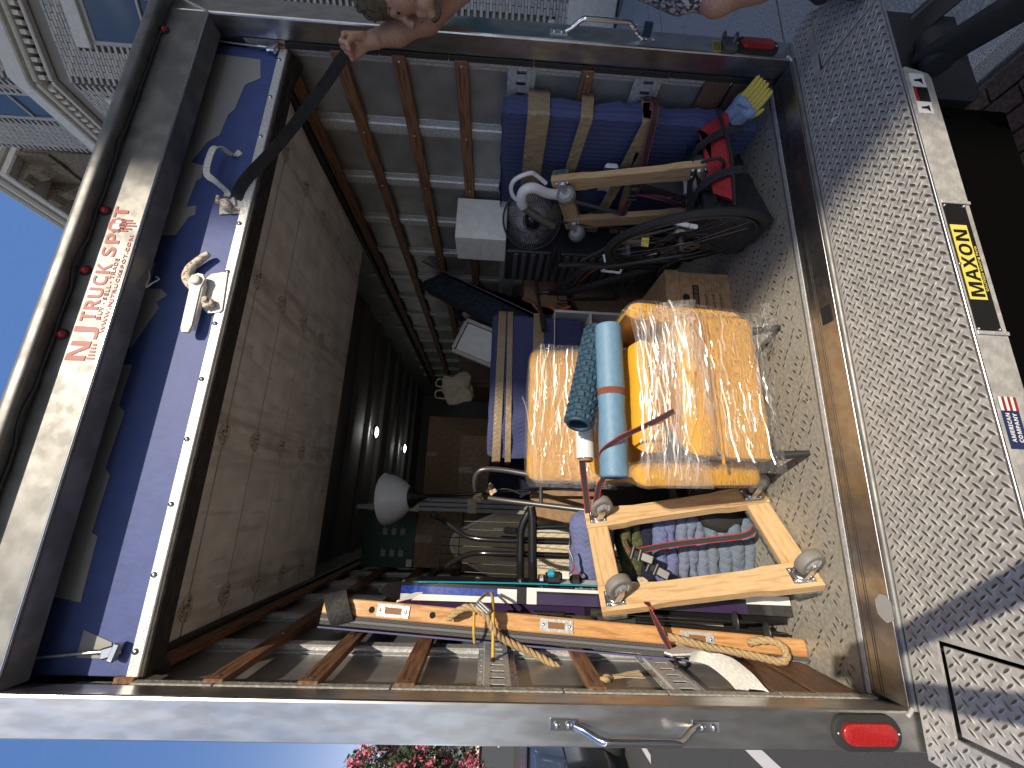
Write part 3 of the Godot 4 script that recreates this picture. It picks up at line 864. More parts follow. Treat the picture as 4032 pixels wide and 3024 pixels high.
func make_door(t: Node3D) -> void:
	var d := Node3D.new()
	d.name = "roll_up_door"
	t.add_child(d)
	d.set_meta("label", "blue roll-up door raised under the roof, pale rust-streaked inside")
	# hanging bottom section: blue outside with remains of an old grey decal
	bc(d, "bottom_panel", M.door_blue, Vector3(-1.165, 2.15, -0.165), Vector3(1.165, 2.52, -0.135), 0.002)
	var zf := -0.134
	var flakes := [
		[Vector2(-1.12, 2.30), Vector2(-1.12, 2.205), Vector2(-1.08, 2.215), Vector2(-1.05, 2.30)],
		[Vector2(-0.95, 2.515), Vector2(-0.98, 2.33), Vector2(-0.80, 2.335), Vector2(-0.79, 2.355), Vector2(-0.62, 2.35), Vector2(-0.60, 2.37), Vector2(-0.42, 2.36), Vector2(-0.40, 2.385), Vector2(-0.26, 2.38), Vector2(-0.27, 2.515)],
		[Vector2(-0.21, 2.515), Vector2(-0.2, 2.40), Vector2(-0.05, 2.345), Vector2(-0.03, 2.36), Vector2(0.0, 2.33), Vector2(0.02, 2.355), Vector2(0.02, 2.40), Vector2(0.12, 2.40), Vector2(0.1, 2.515)],
		[Vector2(0.22, 2.515), Vector2(0.24, 2.36), Vector2(0.32, 2.33), Vector2(0.33, 2.31), Vector2(0.37, 2.315), Vector2(0.36, 2.35), Vector2(0.48, 2.34), Vector2(0.49, 2.325), Vector2(0.55, 2.33), Vector2(0.56, 2.38), Vector2(0.66, 2.34), Vector2(0.70, 2.30), Vector2(0.80, 2.29), Vector2(0.83, 2.27), Vector2(0.96, 2.255), Vector2(1.0, 2.2), Vector2(1.1, 2.22), Vector2(1.12, 2.515)]]
	for f in flakes:
		var b := MB.new()
		b.prism(PackedVector2Array(f), zf, zf + 0.0012)
		part(d, "decal_remnant", b, M.decal)
	var rail := bc(d, "bottom_rail", M.white_metal, Vector3(-1.165, 2.117, -0.168), Vector3(1.165, 2.152, -0.128), 0.003, "pale metal rail along the bottom of the door")
	for k in 12:
		var rv := MB.new()
		rv.lathe([Vector2(0.009, 0), Vector2(0.007, 0.004), Vector2(0.0001, 0.005)], Transform3D(Basis(Vector3.RIGHT, PI / 2), Vector3(-1.1 + k * 0.2, 0.006, 0.02)), 10)
		part(rail, "rivet", rv, M.zinc)
	var gk := MB.new()
	gk.box(Vector3(2.33, 0.014, 0.05), Transform3D(Basis(), Vector3(0, 2.110, -0.155)), 0.004)
	gk.box(Vector3(2.33, 0.010, 0.03), Transform3D(Basis(), Vector3(0, 2.104, -0.185)), 0.004)
	part(d, "gasket", gk, M.gasket)
	# raised sections lying under the roof, seen from below; rust runs from the hinges
	var joints := [-0.17, -0.43, -0.665, -0.905, -1.14, -1.375, -1.6]
	var hx := [-1.06, -0.44, 0.23, 0.9]
	var nz := noise(0.02, 301, 4)
	var streak := noise(0.02, 302, 3)
	var tex := img_tex(560, 340, func(px, py):
		var x: float = (px / 560.0 - 0.5) * 2.32
		var z: float = -0.17 - py / 340.0 * 1.43
		var base := Color(0.82, 0.79, 0.73) * (1.0 + 0.22 * nz.get_noise_2d(px * 1.2, py * 1.2))
		var r := 0.0
		for h in hx:
			var dx: float = (x - h) / (0.16 if absf(h) < 0.8 else 0.09)
			var wob: float = streak.get_noise_2d(px * 3.2, py * 0.35) * 0.9
			r = maxf(r, exp(-dx * dx) * clampf(0.22 + wob, 0, 1))
			for j in joints:
				var dz: float = (z - j) / 0.035
				var dd: float = (x - h) / 0.06
				r = maxf(r, 0.9 * exp(-dd * dd - dz * dz) * clampf(0.6 + wob, 0, 1))
		if streak.get_noise_2d(px * 3.0 + 300, py * 0.4) > 0.42: r = maxf(r, 0.3)
		base = base.lerp(Color(0.15, 0.07, 0.035), clampf(r * 0.62, 0, 0.8))
		if nz.get_noise_2d(px * 6.0, py * 1.2 + 900) > 0.62: base = base * 0.75
		return base.linear_to_srgb())
	var pm := mat(Color.WHITE, 0.75)
	pm.albedo_texture = tex
	for i in joints.size() - 1:
		var z0: float = joints[i]; var z1: float = joints[i + 1]
		var y0 := 2.19 + minf(0.03, (-0.17 - z0) * 0.1); var y1 := 2.19 + minf(0.03, (-0.17 - z1) * 0.1)
		var b := MB.new()
		var g := 0.0035
		var a := [Vector3(-1.15, y0, z0 - g), Vector3(1.15, y0, z0 - g), Vector3(1.15, y1, z1 + g), Vector3(-1.15, y1, z1 + g)]
		var u := Vector3(0, 0.03, 0)
		var ua := (-0.17 - z0) / 1.43; var ub := (-0.17 - z1) / 1.43
		# underside carries the picture of the rust
		b.quad(a[0], a[3], a[2], a[1])
		b.uv[0] = Vector2(0, ua); b.uv[1] = Vector2(0, ub); b.uv[2] = Vector2(1, ub); b.uv[3] = Vector2(1, ua)
		b.quad(a[0] + u, a[1] + u, a[2] + u, a[3] + u)
		b.quad(a[0], a[1], a[1] + u, a[0] + u); b.quad(a[2], a[3], a[3] + u, a[2] + u)
		b.quad(a[1], a[2], a[2] + u, a[1] + u); b.quad(a[3], a[0], a[0] + u, a[3] + u)
		var pn := part(d, "door_panel", b, pm)
		for h in hx:
			if i == 0: continue
			part(pn, "hinge", hinge_shape(), M.rusty_white, Transform3D(Basis(), Vector3(h, y0 - 0.001, z0)))
	for sd: float in [-1.0, 1.0]:
		tb(d, "track", M.black_steel, [Vector3(sd * 1.165, 2.10, -0.2), Vector3(sd * 1.165, 2.2, -0.32), Vector3(sd * 1.165, 2.215, -5.5)], 0.018, 8)
		# lift cable with its anchor
		var foot := Vector3(-1.098, 2.206, -0.128) if sd < 0 else Vector3(1.147, 2.180, -0.128)
		var cable := tb(d, "cable", M.galv, [foot + Vector3(0, 0.02, 0.012), foot + Vector3(sd * 0.035, 0.30, -0.0)], 0.0035, 6)
		var an := MB.new()
		an.box(Vector3(0.03, 0.05, 0.014), Transform3D(Basis(Vector3(0, 0, 1), 0.3), foot + Vector3(0, -0.006, 0.010)), 0.004)
		an.box(Vector3(0.05, 0.02, 0.02), Transform3D(Basis(Vector3(0, 0, 1), -0.2), foot + Vector3(0.0, -0.02, 0.012)), 0.004)
		an.tube([foot + Vector3(0, 0.015, 0.012), foot + Vector3(sd * 0.003, 0.05, 0.012)], 0.007, 8)
		part(cable, "anchor", an, M.zinc)
	tb(d, "wire_loop", M.galv, smooth([Vector3(0.085, 2.383, -0.080), Vector3(0.038, 2.351, -0.070), Vector3(-0.010, 2.343, -0.060), Vector3(0.005, 2.327, -0.060), Vector3(0.026, 2.318, -0.070), Vector3(0.040, 2.338, -0.080)], 5), 0.0022, 5)
	# pull handle with strap plate
	var ph := MB.new()
	var hz := -0.11
	ph.ribbon(smooth([Vector3(0.415, 2.213, -0.132), Vector3(0.435, 2.214, -0.128), Vector3(0.445, 2.235, -0.085), Vector3(0.47, 2.262, -0.072), Vector3(0.57, 2.262, -0.072), Vector3(0.595, 2.245, -0.085), Vector3(0.60, 2.225, -0.128), Vector3(0.625, 2.205, -0.132)], 4), [Vector3(0, 1, 0)], 0.012, 0.004)
	part(d, "pull_handle", ph, M.white_paint)
	var lt := MB.new()
	lt.box(Vector3(0.05, 0.075, 0.004), Transform3D(Basis(Vector3(0, 0, 1), 0.15), Vector3(0.365, 2.19, -0.131)), 0.002)
	lt.box(Vector3(0.045, 0.03, 0.028), Transform3D(Basis(Vector3(0, 0, 1), 0.5), Vector3(0.368, 2.195, -0.115)), 0.006)
	lt.tube([Vector3(0.372, 2.225, -0.112), Vector3(0.40, 2.228, -0.112)], 0.008, 8)
	part(d, "catch", lt, M.rusty_white)
	# lock: plate, long lever, curved hook
	var o := Vector3(0.02, 2.172, -0.128)
	var pl := MB.new()
	pl.prism(PackedVector2Array([Vector2(0.075, -0.018), Vector2(0.075, -0.035), Vector2(-0.07, -0.047), Vector2(-0.08, -0.04), Vector2(-0.085, 0.0), Vector2(-0.06, 0.03), Vector2(0.03, 0.045), Vector2(0.065, 0.02)]), 0, 0.005, Transform3D(Basis(), o))
	var lk := part(d, "lock_plate", pl, M.white_paint)
	var lv := MB.new()
	lv.prism(PackedVector2Array([Vector2(0.055, 0.035), Vector2(0.045, 0.055), Vector2(0.02, 0.06), Vector2(-0.01, 0.05), Vector2(-0.15, 0.045), Vector2(-0.165, 0.038), Vector2(-0.163, 0.018), Vector2(-0.14, 0.012), Vector2(0.0, 0.015), Vector2(0.035, 0.008), Vector2(0.052, 0.018)]), 0.022, 0.034, Transform3D(Basis(), o + Vector3(-0.005, 0.008, 0)))
	lv.box(Vector3(0.17, 0.012, 0.02), Transform3D(Basis(), o + Vector3(-0.07, 0.022, 0.02)), 0.002)
	lv.lathe([Vector2(0.018, 0.0), Vector2(0.018, 0.04), Vector2(0.014, 0.044), Vector2(0.0001, 0.044)], Transform3D(Basis(Vector3.RIGHT, PI / 2), o + Vector3(0.022, 0.042, 0)), 16)
	part(lk, "lock_lever", lv, M.white_paint)
	var hk := MB.new()
	hk.tube(smooth([o + Vector3(0.0, 0.05, 0.012), o + Vector3(0.03, 0.085, 0.014), o + Vector3(0.075, 0.088, 0.014), o + Vector3(0.12, 0.055, 0.016), o + Vector3(0.137, 0.035, 0.018)], 5), [0.017, 0.018, 0.018, 0.018, 0.018, 0.018, 0.018, 0.018, 0.017, 0.016, 0.016, 0.015, 0.014, 0.014, 0.013, 0.013, 0.012, 0.012, 0.011, 0.010, 0.009].slice(0, 21), 8)
	part(lk, "lock_hook", hk, M.rusty_white)
	var cl := MB.new()
	cl.box(Vector3(0.03, 0.035, 0.02), Transform3D(Basis(Vector3(0, 0, 1), 0.4), o + Vector3(-0.055, -0.005, 0.018)), 0.004)
	cl.lathe([Vector2(0.012, 0.0), Vector2(0.012, 0.03), Vector2(0.0001, 0.031)], Transform3D(Basis(Vector3.RIGHT, PI / 2), o + Vector3(-0.045, 0.0, 0.002)), 12)
	part(lk, "lock_catch", cl, M.rusty_white)


func hinge_shape() -> MB:
	var b := MB.new()
	b.prism(PackedVector2Array([Vector2(0.045, 0.004), Vector2(0.03, 0.03), Vector2(0.008, 0.05), Vector2(-0.008, 0.05), Vector2(-0.03, 0.03), Vector2(-0.045, 0.004)]), 0, 0.004, Transform3D(Basis(Vector3.RIGHT, PI / 2), Vector3.ZERO))
	b.prism(PackedVector2Array([Vector2(0.045, -0.004), Vector2(0.025, -0.024), Vector2(-0.025, -0.024), Vector2(-0.045, -0.004)]), 0, 0.004, Transform3D(Basis(Vector3.RIGHT, PI / 2), Vector3.ZERO))
	b.tube([Vector3(-0.03, -0.007, 0), Vector3(0.03, -0.007, 0)], 0.006, 6)
	b.box(Vector3(0.022, 0.01, 0.03), Transform3D(Basis(), Vector3(0, -0.008, 0.012)), 0.002)
	return b


func make_gate(t: Node3D) -> void:
	var g := Node3D.new()
	g.name = "lift_gate"
	t.add_child(g)
	g.set_meta("label", "grey chequer-plate lift gate platform level with the sill")
	var top := -0.006
	# deck with two notched cart-stop flaps
	var deck := PackedVector2Array([Vector2(-1.262, 0.012), Vector2(1.262, 0.012), Vector2(1.262, 0.10), Vector2(1.21, 0.16), Vector2(1.16, 0.356), Vector2(1.166, 0.108), Vector2(0.958, 0.098), Vector2(0.952, 0.356), Vector2(-0.952, 0.356), Vector2(-0.958, 0.098), Vector2(-1.176, 0.095), Vector2(-1.176, 0.356), Vector2(-1.262, 0.20)])
	var b := MB.new()
	b.prism(deck, 0.0, 0.008, Transform3D(Basis(Vector3.RIGHT, PI / 2), Vector3(0, top, 0)))
	var plate := part(g, "deck_plate", b, M.gate_grey)
	for sd: float in [-1.0, 1.0]:
		var fb := MB.new()
		fb.prism(PackedVector2Array([Vector2(sd * 0.968, 0.0), Vector2(sd * 1.162, 0.0), Vector2(sd * 1.158, 0.23), Vector2(sd * 0.964, 0.24)]), 0.0, 0.008, Transform3D(Basis(Vector3.RIGHT, PI / 2), Vector3.ZERO))
		var flap := part(g, "cart_stop_flap", fb, M.gate_grey, Transform3D(Basis(Vector3.RIGHT, 0.03), Vector3(0, top + 0.001, 0.116)))
		var fs := []
		for i in 16:
			for j in 16:
				var x := sd * 0.965 + sd * (0.012 + i * 0.015); var z := 0.012 + j * 0.015
				if (i + j) % 2: continue
				if absf(x) > 1.15: continue
				fs.append(Transform3D(Basis(Vector3.UP, deg_to_rad(45 if i % 2 else -45)), Vector3(x, 0.0002, z)))
		treads(flap, "chequer_bars", tread_mesh(0.0275, 0.0092, 0.0024), M.gate_grey, fs)
		treads(flap, "worn_bar_tops", top_mesh(0.0195, 0.0050, 0.0026), M.worn, fs)
	var spots := []
	for i in 168:
		for j in 22:
			if (i + j) % 2: continue
			var p := Vector2(-1.25 + i * 0.015, 0.028 + j * 0.015)
			if not Geometry2D.is_point_in_polygon(p, deck): continue
			if absf(p.x) > 0.94 and absf(p.x) < 1.185 and p.y > 0.085: continue
			if p.y > 0.347: continue
			spots.append(Transform3D(Basis(Vector3.UP, deg_to_rad(45 if i % 2 else -45)), Vector3(p.x, top + 0.0002, p.y)))
	treads(g, "chequer_bars", tread_mesh(0.0275, 0.0092, 0.0024), M.gate_grey, spots)
	treads(g, "worn_bar_tops", top_mesh(0.0195, 0.0050, 0.0026), M.worn, spots)
	tb(g, "deck_seam", M.zinc, [Vector3(-0.952, top - 0.001, 0.357), Vector3(0.952, top - 0.001, 0.357)], 0.004, 6)
	var chip := MB.new()
	chip.prism(PackedVector2Array([Vector2(0, 0), Vector2(0.018, 0.004), Vector2(0.022, 0.02), Vector2(0.012, 0.03), Vector2(0.014, 0.05), Vector2(0.002, 0.042), Vector2(0.006, 0.022)]), 0, 0.0006, Transform3D(Basis(Vector3.RIGHT, PI / 2), Vector3(0.701, 0.000, 0.098) + Vector3(0, top + 0.002, 0)))
	part(g, "bare_patch", chip, M.white_print)
	# edge flange with its labels
	var fz := 0.36
	var fl := MB.new()
	fl.prism(PackedVector2Array([Vector2(-1.26, -0.01), Vector2(0.645, -0.01), Vector2(0.65, -0.02), Vector2(0.63, -0.085), Vector2(0.615, -0.092), Vector2(-1.26, -0.092)]), fz - 0.012, fz)
	var fln := part(g, "edge_flange", fl, M.gate_grey)
	for q in [[0.165, 0.18], [-0.215, 0.165]]: bc(fln, "plate_step", M.gate_grey, Vector3(minf(q[0], q[0] + 0.001), -0.094, fz), Vector3(q[0] + 0.01, -0.012, fz + 0.004), 0.001)
	var lab := bc(g, "name_plate", M.black_print, Vector3(-0.205, -0.078, fz), Vector3(0.165, -0.014, fz + 0.0015), 0.0, "black name plate with yellow lettering on the gate edge")
	bc(lab, "yellow_field", M.yellow_print, Vector3(-0.10, -0.018, 0.001), Vector3(0.118, 0.028, 0.002), 0.0)
	text(lab, "lettering", "MAXON", 0.036, 0.195, M.black_print, Transform3D(Basis(), Vector3(0.005, 0.005, 0.0026)), 1.6)
	text(lab, "lettering", "CAUTION Moving Parts", 0.0075, 0.13, M.yellow_print, Transform3D(Basis(), Vector3(-0.01, -0.0255, 0.0014)), 0.3)
	for q in [[-0.18, 0.028], [-0.18, -0.027], [0.178, 0.028], [0.178, -0.027], [0.0, 0.031]]:
		var rv := MB.new()
		rv.lathe([Vector2(0.004, 0), Vector2(0.003, 0.003), Vector2(0.0001, 0.0035)], Transform3D(Basis(Vector3.RIGHT, PI / 2), Vector3(q[0], q[1], 0.0008)), 8)
		part(lab, "rivet", rv, M.zinc)
	var fg := bc(g, "flag_label", M.navy_print, Vector3(-0.495, -0.062, fz), Vector3(-0.372, -0.018, fz + 0.0012), 0.0, "small flag label reading American Company")
	for i in 6: bc(fg, "stripe", M.white_print if i % 2 else M.print_red, Vector3(0.028, -0.022 + i * 0.0073, 0.0007), Vector3(0.0615, -0.0147 + i * 0.0073, 0.0014), 0.0)
	text(fg, "lettering", "AMERICAN", 0.0095, 0.068, M.white_print, Transform3D(Basis(), Vector3(-0.012, 0.009, 0.0008)), 0.8)
	text(fg, "lettering", "COMPANY", 0.0095, 0.068, M.white_print, Transform3D(Basis(), Vector3(-0.012, -0.008, 0.0008)), 0.8)
	bc(g, "paper_label", M.decal, Vector3(-0.60, -0.06, fz), Vector3(-0.53, -0.02, fz + 0.001), 0.0)
	var wl := bc(g, "warning_decal", M.white_print, Vector3(0.475, -0.068, fz), Vector3(0.625, -0.024, fz + 0.001), 0.0, "worn white and black warning decal on the gate edge")
	bc(wl, "dark_field", M.black_print, Vector3(-0.032, -0.022, 0.0006), Vector3(0.022, 0.022, 0.0012), 0.0)
	bc(wl, "red_field", M.print_red, Vector3(-0.032, 0.013, 0.0012), Vector3(0.022, 0.022, 0.0017), 0.0)
	for q in [-0.055, 0.048]:
		var pb := MB.new()
		pb.prism(PackedVector2Array([Vector2(-0.014, -0.013), Vector2(0.01, -0.013), Vector2(0.006, -0.005), Vector2(0.002, 0.012), Vector2(-0.004, 0.012), Vector2(-0.004, -0.003)]), 0.0006, 0.0012, Transform3D(Basis(), Vector3(q, 0, 0)))
		part(wl, "pictogram", pb, M.black_print)
	# frame and added sheet below, coloured as deep shade; lift arms on the right
	bc(g, "under_frame", M.shade_black, Vector3(-1.1, -0.35, 0.05), Vector3(0.55, -0.1, 0.33), 0.01)  # frame coloured near black to paint the shade below the deck
	bc(g, "added_shade_sheet", M.shade_black, Vector3(-1.26, -1.02, 0.28), Vector3(0.34, -0.095, 0.32), 0.01)  # added sheet, no real part: paints the shadow under the platform
	bc(g, "bumper_beam", M.black_steel, Vector3(-1.24, -0.35, -0.16), Vector3(1.24, -0.06, -0.02), 0.01)
	var ar := [[Vector3(0.699, -0.112, 0.340), Vector3(0.576, -0.112, 0.620), 0.09, 0.035], [Vector3(0.899, -0.148, 0.300), Vector3(0.987, -0.304, 0.550), 0.07, 0.035]]
	for a in ar:
		var dir: Vector3 = a[1] - a[0]
		var arm := bx(g, "lift_arm", M.gate_dark, Vector3(dir.length(), a[2], a[3]), (a[0] + a[1]) * 0.5, basis_to(dir, Vector3(0.3, 1, 0)), 0.006)
	var pv := MB.new()
	var pc := Vector3(0.699, -0.112, 0.340)
	pv.tube([pc + Vector3(-0.05, 0, 0.03), pc + Vector3(0.06, 0.0, 0.03)], 0.04, 14)
	part(g, "pivot_pin", pv, M.gate_dark)
	bc(g, "arm_bracket", M.gate_dark, Vector3(0.60, -0.3, 0.2), Vector3(0.95, -0.02, 0.33), 0.02)
	tb(g, "hydraulic_pipe", M.zinc, [Vector3(0.751, -0.218, 0.300), Vector3(0.755, -0.268, 0.500)], 0.014, 8)


# ---------------------------------------------------------------- the street
func make_street() -> void:
	var b := MB.new()
	b.quad(Vector3(-150, ROAD, 150), Vector3(1.36, ROAD, 150), Vector3(1.36, ROAD, -150), Vector3(-150, ROAD, -150))
	struct("road", b, M.asphalt)
	var gb := MB.new()
	gb.quad(Vector3(1.2, ROAD - 0.05, 150), Vector3(200, ROAD - 0.05, 150), Vector3(200, ROAD - 0.05, -150), Vector3(1.2, ROAD - 0.05, -150))
	struct("ground", gb, M.concrete)
	# painted lines left of the truck
	for q in [[Vector3(-2.455, -1.100, -2.376), 0.13, 0.0]]:
		var lb := MB.new()
		lb.quad(Vector3(-2.62, ROAD + 0.004, 30), Vector3(-2.50, ROAD + 0.004, 30), Vector3(-2.50, ROAD + 0.004, -2.9), Vector3(-2.62, ROAD + 0.004, -2.9))
		lb.quad(Vector3(-3.9, ROAD + 0.004, -5.2), Vector3(-3.8, ROAD + 0.004, -5.2), Vector3(-3.8, ROAD + 0.004, -60), Vector3(-3.9, ROAD + 0.004, -60))
		struct("road_marking", lb, M.road_white)
	# brick gutter beside the kerb
	var mb := MB.new()
	mb.quad(Vector3(0.55, ROAD + 0.004, 3.2), Vector3(1.36, ROAD + 0.004, 3.2), Vector3(1.36, ROAD + 0.004, -5.0), Vector3(0.55, ROAD + 0.004, -5.0))
	var gut := struct("brick_gutter", mb, M.mortar)
	var bm := []
	for k in 2:
		var q := MB.new()
		q.box(Vector3(0.098, 0.04, 0.196 - 0.004 * k), Transform3D(), 0.006)
		bm.append(q.mesh())
	for i in 7:
		for j in 40:
			var xf := Transform3D(Basis(Vector3.UP, rng.randf_range(-0.02, 0.02)), Vector3(0.62 + i * 0.108, ROAD + 0.008 + rng.randf_range(-0.004, 0.006), 3.0 - j * 0.204 - (0.1 if i % 2 else 0.0)))
			inst(gut, "brick", bm[(i + j) % 2], M.paver[rng.randi() % 2], xf)
	# kerb stones and pavement slabs
	var kb := MB.new()
	kb.quad(Vector3(1.36, ROAD - 0.01, 12), Vector3(1.52, ROAD - 0.01, 12), Vector3(1.52, ROAD - 0.01, -30), Vector3(1.36, ROAD - 0.01, -30))
	var kerb := struct("kerb", kb, M.mortar)
	for j in 22: bx(kerb, "kerb_stone", M.granite, Vector3(0.15, 0.3, 1.49), Vector3(1.44, WALK - 0.15, 10.5 - j * 1.5), Basis(), 0.015)
	var wb := MB.new()
	wb.quad(Vector3(1.5, WALK - 0.03, 12), Vector3(9.5, WALK - 0.03, 12), Vector3(9.5, WALK - 0.03, -30), Vector3(1.5, WALK - 0.03, -30))
	var walk := struct("sidewalk", wb, M.mortar)
	for i in 6:
		for j in 24:
			var w := rng.randf_range(-0.25, 0.25)
			bx(walk, "paving_slab", M.concrete, Vector3(1.205, 0.06, 0.985), Vector3(2.13 + i * 1.215, WALK - 0.03 + rng.randf_range(-0.004, 0.004), 6.0 - j + (0.4 if i % 2 else 0.0)), Basis(), 0.008)
	make_house()
	make_left_side()


func brick_wall(parent: Node, o: Vector3, along: Vector3, out: Vector3, l: float, h: float, holes: Array, count: Array, bl := 0.24, bh := 0.066) -> void:
	# courses of long bricks on a wall plane, leaving the openings free; the first ones are parts of their own
	var bsr := basis_to(along, Vector3.UP)
	var meshes := []
	for k in 3:
		var q := MB.new()
		q.box(Vector3(bl - 0.012 - 0.004 * k, bh - 0.011, 0.06), Transform3D(), 0.004)
		meshes.append(q.mesh())
	var rest := []
	var y := bh * 0.5
	var r := 0
	while y < h:
		var x := (bl * 0.5 if r % 2 else 0.0) + bl * 0.5
		while x < l:
			var free := true
			for q in holes:
				if x + bl * 0.3 > q[0] and x - bl * 0.3 < q[1] and y > q[2] and y < q[3]: free = false
			if free:
				var xf := Transform3D(bsr, o + along * x + Vector3(0, y, 0) + out * (0.085 + rng.randf() * 0.008))
				if count[0] > 0:
					count[0] -= 1
					inst(parent, "brick", meshes[rng.randi() % 3], M.brick_grey[rng.randi() % 3], xf)
				else: rest.append(xf)
			x += bl
		y += bh
		r += 1
	for k in 3:
		var b := MB.new()
		var i := 0
		for xf in rest:
			i += 1
			if i % 3 != k: continue
			b.box(Vector3(bl - 0.012, bh - 0.011, 0.06), xf, 0.0)
		if b.v.size() == 0: continue
		var p := part(parent, "brickwork", b, M.brick_grey[k])
		p.set_meta("kind", "stuff")


func window(parent: Node, o: Vector3, along: Vector3, out: Vector3, w: float, h: float) -> void:
	# sash window: o is the lower corner, frame in the reveal, two sashes and a sill
	var bs := basis_to(along, Vector3.UP)
	var c := o + along * w * 0.5 + Vector3(0, h * 0.5, 0)
	var f := MB.new()
	for q in [[-w * 0.5 + 0.04, 0.0, 0.08, h], [w * 0.5 - 0.04, 0.0, 0.08, h], [0.0, h * 0.5 - 0.04, w - 0.16, 0.08], [0.0, -h * 0.5 + 0.04, w - 0.16, 0.08], [0.0, 0.02, w - 0.16, 0.055]]:
		f.box(Vector3(q[2], q[3], 0.10), Transform3D(bs, c + along * q[0] + Vector3(0, q[1], 0) + out * 0.02), 0.01)
	var fr := part(parent, "window", f, M.window_frame)
	for k: float in [-1.0, 1.0]:
		bx(fr, "pane", M.window_glass, Vector3(w - 0.16, h * 0.5 - 0.06, 0.008), c + Vector3(0, k * h * 0.25, 0) + out * (0.03 + 0.012 * k), bs, 0.0)
	bx(fr, "sill", M.limestone, Vector3(w + 0.25, 0.14, 0.28), o + along * w * 0.5 - Vector3(0, 0.07, 0) + out * 0.08, bs, 0.015)
	bx(fr, "lintel", M.limestone, Vector3(w + 0.12, 0.30, 0.2), o + along * w * 0.5 + Vector3(0, h + 0.15, 0) + out * 0.06, bs, 0.012)


func cornice(parent: Node, a: Vector3, b: Vector3, out: Vector3) -> void:
	var dir := (b - a).normalized()
	var l := (b - a).length()
	var bs := basis_to(dir, Vector3.UP)
	var c := (a + b) * 0.5
	var m := MB.new()
	m.box(Vector3(l + 0.1, 0.5, 0.16), Transform3D(bs, c + Vector3(0, 0.62, 0) + out * 0.06), 0.02)
	m.box(Vector3(l + 0.3, 0.12, 0.42), Transform3D(bs, c + Vector3(0, 0.28, 0) + out * 0.20), 0.03)
	m.box(Vector3(l + 0.2, 0.10, 0.30), Transform3D(bs, c + Vector3(0, 0.17, 0) + out * 0.16), 0.03)
	m.box(Vector3(l + 0.1, 0.08, 0.16), Transform3D(bs, c + Vector3(0, -0.06, 0) + out * 0.09), 0.02)
	var p := part(parent, "cornice", m, M.limestone, Transform3D(), "stone cornice band with a row of dentils")
	var k := 0.09
	while k < l:
		bx(p, "dentil", M.limestone, Vector3(0.085, 0.13, 0.16), a + dir * k + Vector3(0, 0.055, 0) + out * 0.15, bs, 0.006)
		k += 0.155


